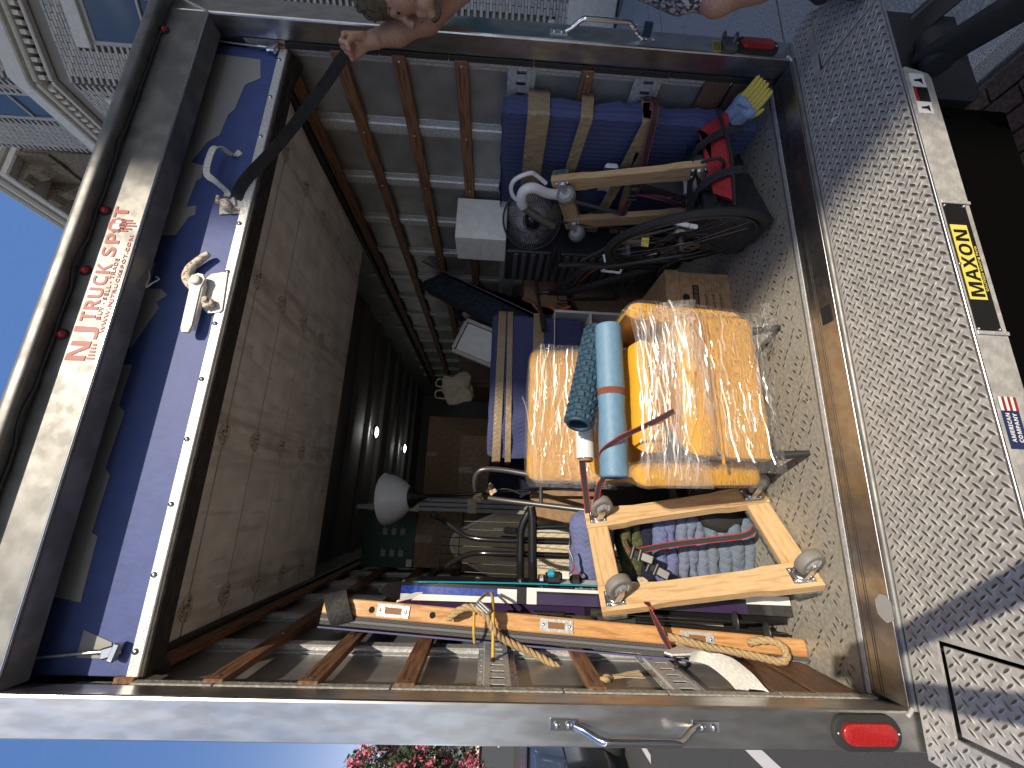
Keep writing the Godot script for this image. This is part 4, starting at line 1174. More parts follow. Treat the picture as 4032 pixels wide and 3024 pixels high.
func make_house() -> void:
	var h := thing("brick_house", "pale brick row house with an angled bay and dentil cornice", "house")
	var base := WALK
	var count := [300]
	# plan of the street front, from the far end towards the camera: (8,-8.46) (8,-6.46) (9.0,-5.45) (9.0, 6)
	var pts := [Vector3(8, base, -8.46), Vector3(8, base, -6.46), Vector3(9.48, base, -4.96), Vector3(9.48, base, 4.0)]
	var shell := PackedVector2Array([Vector2(8, -8.46), Vector2(8, -6.46), Vector2(9.48, -4.96), Vector2(9.48, 4.0), Vector2(18, 4.0), Vector2(18, -8.46)])
	var sb := MB.new()
	sb.prism(shell, -15.0, -base, Transform3D(Basis(Vector3.RIGHT, PI / 2), Vector3.ZERO))
	part(h, "wall", sb, M.house_mortar)
	for i in 3:
		var a: Vector3 = pts[i + 1]; var b: Vector3 = pts[i]
		var along := (b - a).normalized()
		var out := along.cross(Vector3.UP).normalized()
		if out.x > 0: out = -out
		var l := (b - a).length()
		var wins := []
		if i == 0: wins = [[0.34, 1.10]]
		elif i == 1: wins = [[0.55, 1.45]]
		else: wins = [[1.0, 2.1], [3.6, 4.7], [6.3, 7.4]]
		var holes := []
		for w in wins:
			for q in [[1.4, 3.3], [5.0, 7.1], [8.7, 11.08], [12.65, 14.7]]:
				holes.append([w[0], w[1], q[0] - 0.12, q[1] + 0.30])
				window(h, a + along * w[0] + Vector3(0, q[0], 0) + out * 0.02, along, out, w[1] - w[0], q[1] - q[0])
		holes.append([-1.0, 20.0, 11.85, 12.7])
		brick_wall(h, a + Vector3(0, 10.2, 0), along, out, l, 6.0, shift(holes, 10.2), count)
		brick_wall(h, a, along, out, l, 10.2, holes, count)
		cornice(h, a + Vector3(0, 12.28, 0), b + Vector3(0, 12.28, 0), out)
		bx(h, "base_course", M.limestone, Vector3(l + 0.1, 1.0, 0.14), (a + b) * 0.5 + Vector3(0, 0.5, 0) + out * 0.09, basis_to(along), 0.02)
		for yy in [4.1, 8.0]: bx(h, "string_course", M.limestone, Vector3(l + 0.04, 0.22, 0.12), (a + b) * 0.5 + Vector3(0, yy, 0) + out * 0.09, basis_to(along), 0.02)
	# front steps
	for k in 4: bc(h, "step", M.limestone, Vector3(7.2 + k * 0.35, base, -3.2), Vector3(9.2, base + 0.18 * (k + 1), -1.6), 0.01)
	# next house: brown bracketed eave standing out over the pavement
	var n := thing("brownstone_house", "house beyond with a carved brown bracketed cornice", "house")
	bc(n, "wall", M.brown_stone, Vector3(8.6, base, -20), Vector3(18, 15.2, -9.4), 0.0)
	var ev := MB.new()
	ev.box(Vector3(1.2, 0.25, 10.6), Transform3D(Basis(), Vector3(8.4, 15.6, -14.8)), 0.04)
	ev.box(Vector3(1.45, 0.22, 10.8), Transform3D(Basis(), Vector3(8.4, 15.85, -14.8)), 0.06)
	ev.box(Vector3(1.6, 0.16, 11.0), Transform3D(Basis(), Vector3(8.4, 16.04, -14.8)), 0.06)
	part(n, "eave", ev, M.limestone)
	for k in 12:
		var br := MB.new()
		br.prism(PackedVector2Array([Vector2(0, 0), Vector2(0, -1.0), Vector2(-0.12, -1.02), Vector2(-0.2, -0.75), Vector2(-0.42, -0.55), Vector2(-0.5, -0.3), Vector2(-0.72, -0.2), Vector2(-0.78, 0.0)]), -0.16, 0.16, Transform3D(Basis(), Vector3(8.6, 15.47, -9.9 - k * 0.85)))
		br.box(Vector3(0.05, 0.3, 0.36), Transform3D(Basis(), Vector3(8.22, 15.24, -9.9 - k * 0.85)), 0.02)
		part(n, "bracket", br, M.brown_stone)
	bc(n, "frieze", M.brown_stone, Vector3(8.5, 14.5, -20), Vector3(8.62, 15.46, -9.45), 0.02)
	# apartment block behind the camera, on the right: it shades the right third of the truck
	var s := thing("apartment_block", "tall brick apartment block behind the truck whose corner shades its right side", "building")
	bc(s, "wall", M.brick_grey[1], Vector3(5.65, base, 11.0), Vector3(10.5, 19, 17.0), 0.0)
	bc(s, "parapet", M.limestone, Vector3(5.6, 19, 10.9), Vector3(10.6, 19.5, 17.02), 0.05)
	bc(s, "added_shade_wing", M.brick_grey[1], Vector3(9.7, base, 4.6), Vector3(18, 27, 10.99), 0.0)  # unseen wing, added only to keep sun off the brick house
	for fl in 5:
		for k in 2: window(s, Vector3(5.64, base + 1.3 + fl * 3.6, 13.4 + k * 2.6), Vector3(0, 0, -1), Vector3(-1, 0, 0), 1.1, 1.9)


func shift(holes: Array, dy: float) -> Array:
	var out := []
	for q in holes: out.append([q[0], q[1], q[2] - dy, q[3] - dy])
	return out


func make_left_side() -> void:
	make_parked_car()
	make_tree()
	# dark house beyond the tree
	var h := thing("dark_house", "dark painted house with a pale window beyond the flowering tree", "house")
	bc(h, "wall", M.house_paint, Vector3(-24, ROAD, -44), Vector3(-13.5, 6.5, -30), 0.0)
	window(h, Vector3(-16.6, 1.2, -29.98), Vector3(1, 0, 0), Vector3(0, 0, 1), 1.2, 2.0)
	window(h, Vector3(-20.0, 1.2, -29.98), Vector3(1, 0, 0), Vector3(0, 0, 1), 1.2, 2.0)
	bc(h, "porch_roof", M.limestone, Vector3(-22, 3.6, -30), Vector3(-13.2, 3.85, -28.4), 0.02)
	var wl := thing("garden_wall", "low brown wall beside the parked car", "wall")
	bc(wl, "wall", M.brown_stone, Vector3(-14.5, ROAD, -28.2), Vector3(-10.5, -0.1, -27.8), 0.02)
	bc(wl, "coping", M.limestone, Vector3(-14.55, -0.1, -28.25), Vector3(-10.45, 0.0, -27.75), 0.02)


# ---------------------------------------------------------------- soft shapes
var soft_noise: FastNoiseLite

# a padded block: rounded-rectangle rings lofted along y, dented by noise
func soft(s: Vector3, r: float, amp := 0.006, freq := 6.0, sd := 0.0, rings := 14, around := 48, warp = null) -> MB:
	if soft_noise == null: soft_noise = noise(1.0, 900, 3)
	var b := MB.new()
	var rows := []
	var h := s * 0.5
	var prof := []
	for i in 5:
		var a := PI * 0.5 * i / 4.0
		prof.append([-h.y + r - r * cos(a), r - r * sin(a)])
	for i in range(1, rings): prof.append([lerpf(-h.y + r, h.y - r, float(i) / rings), 0.0])
	for i in 5:
		var a := PI * 0.5 * i / 4.0
		prof.append([h.y - r + r * sin(a), r - r * cos(a)])
	prof.push_front([-h.y, minf(h.x, h.z) * 0.999])
	prof.push_front([-h.y, minf(h.x, h.z) * 0.999])
	prof.remove_at(0)
	prof.append([h.y, minf(h.x, h.z) * 0.999])
	for p in prof:
		var row := []
		var hx: float = h.x - p[1]; var hz: float = h.z - p[1]
		var rr: float = minf(r, minf(hx, hz))
		for k in around:
			var t := float(k) / around
			var per := 2.0 * (hx + hz)
			var d := t * per
			var q := Vector2()
			if d < hx * 2: q = Vector2(-hx + d, hz)
			elif d < hx * 2 + hz * 2: q = Vector2(hx, hz - (d - hx * 2))
			elif d < hx * 4 + hz * 2: q = Vector2(hx - (d - hx * 2 - hz * 2), -hz)
			else: q = Vector2(-hx, -hz + (d - hx * 4 - hz * 2))
			if per > 8.0 * hx + 0.0001 and false: pass
			var inner := Vector2(clampf(q.x, -hx + rr, hx - rr), clampf(q.y, -hz + rr, hz - rr))
			var off := q - inner
			if off.length() > rr and off.length() > 0.00001: q = inner + off.normalized() * rr
			var pt := Vector3(q.x, p[0], q.y)
			var nn := soft_noise.get_noise_3d(pt.x * freq + sd, pt.y * freq + sd * 1.7, pt.z * freq - sd)
			var dir := Vector3(pt.x / h.x, pt.y / h.y, pt.z / h.z).normalized()
			pt += dir * nn * amp
			if warp != null: pt = warp.call(pt)
			row.append(pt)
		rows.append(row)
	b.grid(rows, true)
	return b


func band(parent: Node, called: String, m: Material, lo: Vector3, hi: Vector3, axis: int, at: float, w: float, tilt := 0.0) -> void:
	# packing tape round a block: a thin loop across the given axis (0 x, 1 y, 2 z), following its four sides
	var j := (axis + 1) % 3
	var k := (axis + 2) % 3
	var e := 0.011
	var pts := []
	for q in [[lo[j] - e, lo[k] - e], [hi[j] + e, lo[k] - e], [hi[j] + e, hi[k] + e], [lo[j] - e, hi[k] + e]]:
		var p := Vector3()
		p[axis] = at + tilt * (q[0] - lo[j] + q[1] - lo[k]); p[j] = q[0]; p[k] = q[1]
		pts.append(p)
	var path := []
	for i in 4:
		for s in 5: path.append(pts[i].lerp(pts[(i + 1) % 4], s / 5.0))
	path.append(pts[0])
	var ax := Vector3(); ax[axis] = 1.0
	var b := MB.new()
	b.ribbon(path, [ax], w * 0.5, 0.0015)
	part(parent, called, b, m)


# ---------------------------------------------------------------- furniture dolly
func dolly(label: String, at: Vector3, bs: Basis, spin: Array) -> Node3D:
	var d := thing("furniture_dolly", label, "dolly", "wooden furniture dollies", at)
	d.basis = bs
	for s: float in [-1.0, 1.0]:
		# long rail with its edges cut away between the ends
		var o := []
		for q in [[-0.38, 0.047], [-0.215, 0.047], [-0.19, 0.043], [-0.165, 0.040], [0.165, 0.040], [0.19, 0.043], [0.215, 0.047], [0.38, 0.047]]: o.append(Vector2(q[0], q[1]))
		var poly := PackedVector2Array(o)
		for i in range(o.size() - 1, -1, -1): poly.append(Vector2(o[i].x, -o[i].y))
		var b := MB.new()
		b.prism(poly, -0.017, 0.017, Transform3D(Basis(Vector3(1, 0, 0), Vector3(0, 0, 1), Vector3(0, -1, 0)), Vector3(0, 0, s * 0.183)))
		part(d, "rail", b, M.maple)
		for e: float in [-1.0, 1.0]:
			var c := Vector3(e * 0.325, 0.017, s * 0.186)
			caster(d, c, spin[int(e > 0) * 2 + int(s > 0)])
	for e: float in [-1.0, 1.0]:
		bx(d, "cross_rail", M.maple_across, Vector3(0.088, 0.03, 0.28), Vector3(e * 0.334, -0.004, 0), Basis(), 0.003)
		bx(d, "carpet_pad", M.pad_green, Vector3(0.092, 0.028, 0.462), Vector3(e * 0.334, -0.034, 0), Basis(), 0.005)
	return d


func caster(d: Node3D, c: Vector3, a: float) -> void:
	var n := Node3D.new()
	n.name = "caster"
	n.position = c
	n.rotation.y = a
	d.add_child(n, true)
	var b := MB.new()
	b.box(Vector3(0.072, 0.003, 0.06), Transform3D(Basis(Vector3.UP, -a), Vector3(0, 0.0018, 0)), 0.001)
	b.lathe([Vector2(0.026, 0.003), Vector2(0.027, 0.008), Vector2(0.022, 0.013), Vector2(0.018, 0.014), Vector2(0.0001, 0.014)], Transform3D(), 18)
	for q in [[-1, -1], [1, -1], [1, 1], [-1, 1]]:
		var p := Basis(Vector3.UP, -a) * Vector3(q[0] * 0.028, 0.003, q[1] * 0.022)
		b.lathe([Vector2(0.007, 0), Vector2(0.006, 0.005), Vector2(0.0001, 0.007)], Transform3D(Basis(), p), 8)
	part(n, "swivel_plate", b, M.zinc)
	var f := MB.new()
	for s: float in [-1.0, 1.0]:
		f.prism(PackedVector2Array([Vector2(-0.018, 0.012), Vector2(0.02, 0.012), Vector2(0.030, 0.035), Vector2(0.034, 0.062), Vector2(0.026, 0.072), Vector2(0.014, 0.064)]), -0.0015, 0.0015, Transform3D(Basis(), Vector3(0, 0, s * 0.0225)))
	f.tube([Vector3(0.024, 0.062, -0.028), Vector3(0.024, 0.062, 0.028)], 0.007, 8)
	part(n, "fork", f, M.zinc)
	var w := MB.new()
	w.lathe([Vector2(0.033, -0.018), Vector2(0.045, -0.018), Vector2(0.049, -0.014), Vector2(0.050, 0.0), Vector2(0.049, 0.014), Vector2(0.045, 0.018), Vector2(0.033, 0.018)], Transform3D(Basis(Vector3.RIGHT, PI / 2), Vector3(0.024, 0.062, 0)), 26)
	var wh := part(n, "wheel", w, M.grey_rubber)
	var hb := MB.new()
	for s: float in [-1.0, 1.0]:
		hb.lathe_hard([Vector2(0.034, s * 0.016), Vector2(0.026, s * 0.012), Vector2(0.024, s * 0.016), Vector2(0.011, s * 0.017), Vector2(0.0001, s * 0.017)], Transform3D(Basis(Vector3.RIGHT, PI / 2), Vector3(0.024, 0.062, 0)), 22)
	part(wh, "hub", hb, M.grey_hub)


# strap with coloured edges: the dark web and its two red borders
func strap(t: Node3D, path: Array, sides: Array, w := 0.0125) -> void:
	var b := MB.new()
	b.ribbon(path, sides, w * 0.80, 0.0022)
	part(t, "webbing", b, M.strap)
	for s: float in [-1.0, 1.0]:
		var p := []
		for i in path.size():
			var a: Vector3 = path[maxi(i - 1, 0)]; var c: Vector3 = path[mini(i + 1, path.size() - 1)]
			var tn := (c - a).normalized()
			var sv: Vector3 = sides[mini(i, sides.size() - 1)]
			sv = (sv - tn * sv.dot(tn)).normalized()
			p.append(path[i] + sv * w * 0.9 * s)
		var e := MB.new()
		e.ribbon(p, sides, w * 0.12, 0.0026)
		part(t, "red_edge", e, M.strap_red)


func buckle(t: Node3D, at: Vector3, bs: Basis) -> void:
	var b := MB.new()
	b.box(Vector3(0.075, 0.012, 0.03), Transform3D(), 0.003)
	b.box(Vector3(0.05, 0.018, 0.036), Transform3D(Basis(Vector3(0, 0, 1), 0.3), Vector3(0.03, 0.012, 0)), 0.004)
	b.tube([Vector3(-0.03, 0.006, -0.024), Vector3(-0.03, 0.006, 0.024)], 0.008, 8)
	b.tube([Vector3(0.0, 0.008, -0.022), Vector3(0.0, 0.008, 0.022)], 0.01, 8)
	part(t, "ratchet", b, M.black_steel, Transform3D(bs, at))


func make_cargo_right() -> void:
	M.maple_across = wood(Color(0.46, 0.285, 0.135), Color(0.63, 0.44, 0.24), 35, 2, 0.42)
	# padded slab along the right wall
	var t := thing("wrapped_headboard", "tall slab wrapped in blue quilted blanket with tan tape, against the right wall", "furniture")
	var lo := Vector3(1.025, 0.0, -1.02); var hi := Vector3(1.155, 1.19, -0.235)
	part(t, "blanket", soft(Vector3(0.13, 1.19, 0.785), 0.035, 0.022, 5.0, 3.0, 36, 80, func(p: Vector3) -> Vector3: return p + Vector3(0.004 * sin(p.y * 130.0 + 3.0 * sin(p.z * 9.0)), 0, 0)), M.blue_quilt_fine, Transform3D(Basis(), (lo + hi) * 0.5))
	band(t, "tape_band", M.tape, lo, hi, 1, 1.03, 0.10)
	band(t, "tape_band", M.tape, lo, hi, 1, 0.86, 0.055, -0.06)
	band(t, "tape_band", M.tape, lo, hi, 1, 0.60, 0.06, -0.09)
	band(t, "tape_band", M.tape, lo, hi, 1, 0.46, 0.05, 0.08)
	var s := thing("ratchet_strap", "black strap with red edges holding the blue slab and dolly to the right wall", "strap", "ratchet straps")
	var h0 := Vector3(1.160, 0.511, -0.218)
	strap(s, smooth([h0 + Vector3(0, 0, 0.0), Vector3(1.000, 0.528, -0.150), Vector3(0.990, 0.492, -0.358), Vector3(0.960, 0.478, -0.455), Vector3(0.900, 0.494, -0.530), Vector3(0.870, 0.521, -0.553), Vector3(0.860, 0.521, -0.661)], 4), [Vector3(0, 1, 0.2)], 0.0155)
	strap(s, smooth([Vector3(0.890, 0.508, -0.528), Vector3(0.870, 0.366, -0.519), Vector3(0.870, 0.209, -0.572)], 4), [Vector3(0, 1, 0)], 0.0125)
	buckle(s, Vector3(0.880, 0.512, -0.517), basis_to(Vector3(0.1, 0.1, 0.9), Vector3(-1, 0, 0)))
	tb(s, "hook", M.black_steel, smooth([h0 + Vector3(0.01, 0.02, -0.01), h0 + Vector3(-0.01, 0.03, 0.0), h0 + Vector3(-0.015, 0.0, 0.01), h0 + Vector3(-0.01, -0.02, 0.0)], 4), 0.006, 6)
	# dolly leaning in front of it
	dolly("upright wooden dolly with grey wheels strapped beside the bicycle", Vector3(0.933, 0.495, -0.617), Basis(Vector3(-0.0995, -0.9376, 0.3332), Vector3(-0.9924, 0.0693, -0.1014), Vector3(0.072, -0.3408, -0.9374)).orthonormalized(), [0.1, 0.25, -0.1, 0.15])
	make_vacuum()
	make_fan()
	var wb := thing("white_box", "plain white box beside the blue padded slab", "box")
	bc(wb, "carton", M.white_box, Vector3(0.868, 1.142, -1.2), Vector3(1.15, 1.453, -0.96), 0.004)
	bc(wb, "lid_seam", M.decal, Vector3(0.866, 1.30, -1.202), Vector3(0.8685, 1.3012, -0.958), 0.0)
	# what carries it: a tall dark carton and a slotted crate
	var cr := thing("slotted_crate", "black slotted plastic crate under the white box", "crate")
	bc(cr, "side", M.black_steel, Vector3(0.86, 0.0, -1.42), Vector3(1.16, 1.139, -1.06), 0.01)
	for i in 16: bc(cr, "slat", M.grey_plastic, Vector3(0.852, 1.06 - i * 0.055, -1.40), Vector3(0.861, 1.09 - i * 0.055, -1.08), 0.002)
	make_bike()
	make_bag()
	make_bankers_box()
	make_gloves()
	# cartons and cases deep behind
	carton("large_carton", "large brown carton behind the bicycle, printed on its side", Vector3(0.42, 0.0, -2.35), Vector3(1.12, 0.98, -1.62), M.cardboard_dark, ["KENMORE"])
	carton("large_carton", "low brown carton in front of the large printed carton", Vector3(0.16, 0.0, -1.78), Vector3(0.41, 0.62, -1.40), M.cardboard_dark, [])
	var cs := thing("navy_case", "long dark navy padded case leaning across the load", "case")
	var a := Vector3(1.228, 1.832, -1.900); var b := Vector3(0.598, 0.879, -1.500)
	part(cs, "cover", soft(Vector3((b - a).length() + 0.1, 0.22, 0.36), 0.05, 0.012, 5.0, 9.0, 10, 60), M.navy_case, Transform3D(basis_to(b - a, Vector3(0.5, 1, 0.2)), (a + b) * 0.5 - Vector3(0.02, 0.12, 0.12)))
	tb(cs, "piping", M.grey_plastic, [a + Vector3(0, 0.01, 0.06), (a + b) * 0.5 + Vector3(0, 0.015, 0.07), b + Vector3(0, 0.0, 0.06)], 0.006, 6)
	tb(cs, "handle", M.orange_dark, smooth([Vector3(0.736, 0.997, -1.450), Vector3(0.709, 0.944, -1.430), Vector3(0.667, 0.917, -1.420), Vector3(0.598, 0.852, -1.430)], 4), 0.012, 8)
	# orange folding frame glimpsed behind the bicycle
	var of := thing("orange_frame", "bent orange metal frame behind the bicycle wheels", "frame")
	tb(of, "tube", M.orange, [Vector3(0.653, 0.814, -1.380), Vector3(0.626, 0.799, -1.360), Vector3(0.599, 0.776, -1.340), Vector3(0.639, 0.680, -1.340)], 0.010, 6)
	tb(of, "tube", M.orange, [Vector3(1.068, 0.588, -1.300), Vector3(0.956, 0.604, -1.300)], 0.010, 6)


func carton(called: String, label: String, lo: Vector3, hi: Vector3, m: Material, lines: Array, turn := 0.0) -> Node3D:
	var c := thing(called, label, "box")
	var s := hi - lo
	c.position = Vector3((lo.x + hi.x) * 0.5, lo.y, (lo.z + hi.z) * 0.5)
	c.rotation.y = turn
	bx(c, "side_panel", m, s, Vector3(0, s.y * 0.5, 0), Basis(), 0.004)
	for e: float in [-1.0, 1.0]: bx(c, "top_flap", m, Vector3(s.x - 0.004, 0.004, s.z * 0.5 - 0.003), Vector3(0, s.y + 0.0022, e * (s.z * 0.25)), Basis(), 0.001)
	bx(c, "tape", M.tape, Vector3(s.x + 0.003, 0.002, 0.05), Vector3(0, s.y + 0.0056, 0), Basis(), 0.0)
	bx(c, "tape", M.tape, Vector3(0.05, 0.12, 0.002), Vector3(0, s.y - 0.06, s.z * 0.5 + 0.001), Basis(), 0.0)
	for i in lines.size(): text(c, "printing", lines[i], s.y * 0.09, s.x * 0.6, M.black_print, Transform3D(Basis(), Vector3(0, s.y * (0.7 - 0.16 * i), s.z * 0.5 + 0.0008)), 0.3)
	return c


func make_vacuum() -> void:
	var v := thing("vacuum_cleaner", "white and black upright vacuum cleaner tied behind the dolly", "vacuum cleaner")
	tb(v, "handle_neck", M.white_plastic, smooth([Vector3(0.930, 0.821, -0.616), Vector3(0.900, 0.936, -0.576), Vector3(0.880, 1.021, -0.519), Vector3(0.870, 1.069, -0.534), Vector3(0.860, 1.077, -0.594), Vector3(0.860, 1.063, -0.636)], 5), 0.026, 12)
	tb(v, "grip", M.white_plastic, smooth([Vector3(0.920, 0.956, -0.527), Vector3(0.920, 1.014, -0.476), Vector3(0.910, 1.047, -0.455), Vector3(0.890, 1.114, -0.479), Vector3(0.880, 1.134, -0.530), Vector3(0.870, 1.118, -0.581), Vector3(0.870, 1.086, -0.607)], 5), 0.011, 8)
	tb(v, "grip_pad", M.grey_plastic, smooth([Vector3(0.920, 1.039, -0.455), Vector3(0.915, 1.077, -0.473), Vector3(0.900, 1.124, -0.495), Vector3(0.890, 1.142, -0.539)], 5), 0.010, 8)
	# ribbed hose
	var pts := smooth([Vector3(0.855, 1.064, -0.630), Vector3(0.850, 1.041, -0.650), Vector3(0.830, 0.976, -0.684), Vector3(0.820, 0.885, -0.736)], 14)
	var rr := []
	for i in pts.size(): rr.append(0.021 if i % 2 else 0.0185)
	tb(v, "hose", M.hose, pts, rr, 10)
	var body := Vector3(0.990, 0.421, -0.651)
	part(v, "dust_bin", soft(Vector3(0.13, 0.30, 0.18), 0.05, 0.0, 1.0, 0.0, 6, 32), M.grey_plastic, Transform3D(Basis(Vector3.RIGHT, 0.3), Vector3(0.970, 0.342, -0.599)))
	part(v, "motor_housing", soft(Vector3(0.15, 0.14, 0.22), 0.04, 0.0, 1.0, 0.0, 6, 32), M.white_plastic, Transform3D(Basis(Vector3.RIGHT, 0.3), Vector3(0.965, 0.186, -0.638)))
	var gl := MB.new()
	for i in 5: gl.box(Vector3(0.004, 0.008, 0.05), Transform3D(Basis(), Vector3(0.885, 0.247, -0.516) + Vector3(0, 0.03 - i * 0.016, 0.0)), 0.001)
	part(v, "vent", gl, M.grey_plastic)
	part(v, "clip", soft(Vector3(0.05, 0.06, 0.09), 0.02, 0.0, 1.0, 0.0, 4, 20), M.white_plastic, Transform3D(Basis(), Vector3(0.965, 0.641, -0.593)))
	part(v, "dial", soft(Vector3(0.04, 0.07, 0.06), 0.015, 0.0, 1.0, 0.0, 4, 20), M.white_plastic, Transform3D(Basis(), Vector3(1.000, 0.628, -0.492)))
	for q in [[0.0, 0.009], [0.02, 0.007], [-0.025, 0.006]]:
		tb(v, "wand", M.grey_plastic, [Vector3(0.950, 0.825, -0.671) + Vector3(0, q[0], 0), Vector3(0.950, 0.439, -0.772) + Vector3(0, q[0], 0)], q[1], 8)
	bc(v, "floor_head", M.grey_plastic, Vector3(0.9, 0.0, -0.85), Vector3(1.015, 0.13, -0.55), 0.03)


func make_fan() -> void:
	var f := thing("pedestal_fan", "black pedestal fan with a wire cage behind the vacuum handle", "fan")
	var c := Vector3(0.932, 0.998, -0.838)
	var fwd := (Vector3(-0.648, 1.165, 1.263) - c).normalized()
	fwd = (fwd + Vector3(-0.35, -0.1, 0.15)).normalized()
	var bs := basis_to(fwd.cross(Vector3.UP), Vector3.UP)      # x across, y up, z along the axis
	var ax := fwd
	var u := bs.x; var w := ax.cross(u).normalized()
	var ring := func(r: float, z: float) -> Array:
		var p := []
		for i in 40: p.append(c + ax * z + (u * cos(TAU * i / 40) + w * sin(TAU * i / 40)) * r)
		return p
	tb(f, "cage_rim", M.black_steel, ring.call(0.168, 0.0), 0.006, 6, "", true)
	tb(f, "cage_ring", M.black_steel, ring.call(0.10, 0.045), 0.0025, 5, "", true)
	tb(f, "cage_ring", M.black_steel, ring.call(0.055, 0.055), 0.003, 5, "", true)
	var wires := MB.new()
	for i in 72:
		var a := TAU * i / 72
		var d0 := u * cos(a) + w * sin(a)
		var a2 := a + 0.25
		var d1 := u * cos(a2) + w * sin(a2)
		wires.tube([c + d0 * 0.055 + ax * 0.055, c + (d0 + d1) * 0.5 * 0.11 + ax * 0.046, c + d1 * 0.152 + ax * 0.022, c + d1 * 0.168], 0.0011, 4, false)
		wires.tube([c + d0 * 0.05 - ax * 0.06, c + d1 * 0.14 - ax * 0.05, c + d1 * 0.168], 0.0011, 4, false)
	part(f, "cage_wires", wires, M.zinc).set_meta("kind", "stuff")
	var hub := MB.new()
	hub.lathe([Vector2(0.05, 0.0), Vector2(0.048, 0.03), Vector2(0.03, 0.052), Vector2(0.0001, 0.056)], Transform3D(Basis(u, ax, u.cross(ax)), c + ax * 0.02), 20)
	part(f, "motor", hub, M.gloss_black)
	for k in 3:
		var bl := MB.new()
		var rows := []
		for i in 6:
			var r := 0.03 + i * 0.022
			var row := []
			for j in 6:
				var a := TAU * k / 3.0 + (j - 2.5) * 0.17
				row.append(c + (u * cos(a) + w * sin(a)) * r + ax * (-0.02 + 0.006 * (j - 2.5)))
			rows.append(row)
		bl.grid(rows)
		part(f, "blade", bl, M.clear_plastic)
	tb(f, "stem", M.black_steel, [c - ax * 0.06 - Vector3(0, 0.05, 0), Vector3(c.x + 0.02, 0.05, c.z - 0.08)], 0.014, 8)
	var base := MB.new()
	base.lathe([Vector2(0.0001, 0.03), Vector2(0.05, 0.03), Vector2(0.15, 0.012), Vector2(0.16, 0.0)], Transform3D(Basis(), Vector3(c.x + 0.02, 0.0, c.z - 0.08)), 24)
	part(f, "base", base, M.black_steel)


func wheel(t: Node3D, c: Vector3, axle: Vector3, r: float, rim_mat: Material, spokes := 24) -> void:
	var u := axle.cross(Vector3.UP).normalized()
	var w := u.cross(axle).normalized()
	var ring := func(rr: float, off: float, nn: int) -> Array:
		var p := []
		for i in nn: p.append(c + axle * off + (u * cos(TAU * i / nn) + w * sin(TAU * i / nn)) * rr)
		return p
	var n := tb(t, "wheel", M.rubber, ring.call(r - 0.016, 0.0, 56), 0.016, 10, "", true)
	for off: float in [-0.0085, 0.0085]: tb(n, "rim", rim_mat, ring.call(r - 0.044, off, 48), 0.008, 6, "", true)
	var sp := MB.new()
	for i in spokes:
		var a := TAU * i / spokes
		var a2 := a + (0.5 if i % 2 else -0.5)
		var side := 0.022 if (i / 2) % 2 else -0.022
		sp.tube([c + (u * cos(a2) + w * sin(a2)) * 0.022 + axle * side, c + (u * cos(a) + w * sin(a)) * (r - 0.045)], 0.0011, 4, false)
	part(n, "spokes", sp, M.dull_metal)
	tb(n, "hub", M.black_steel, [c - axle * 0.05, c + axle * 0.05], 0.02, 12)


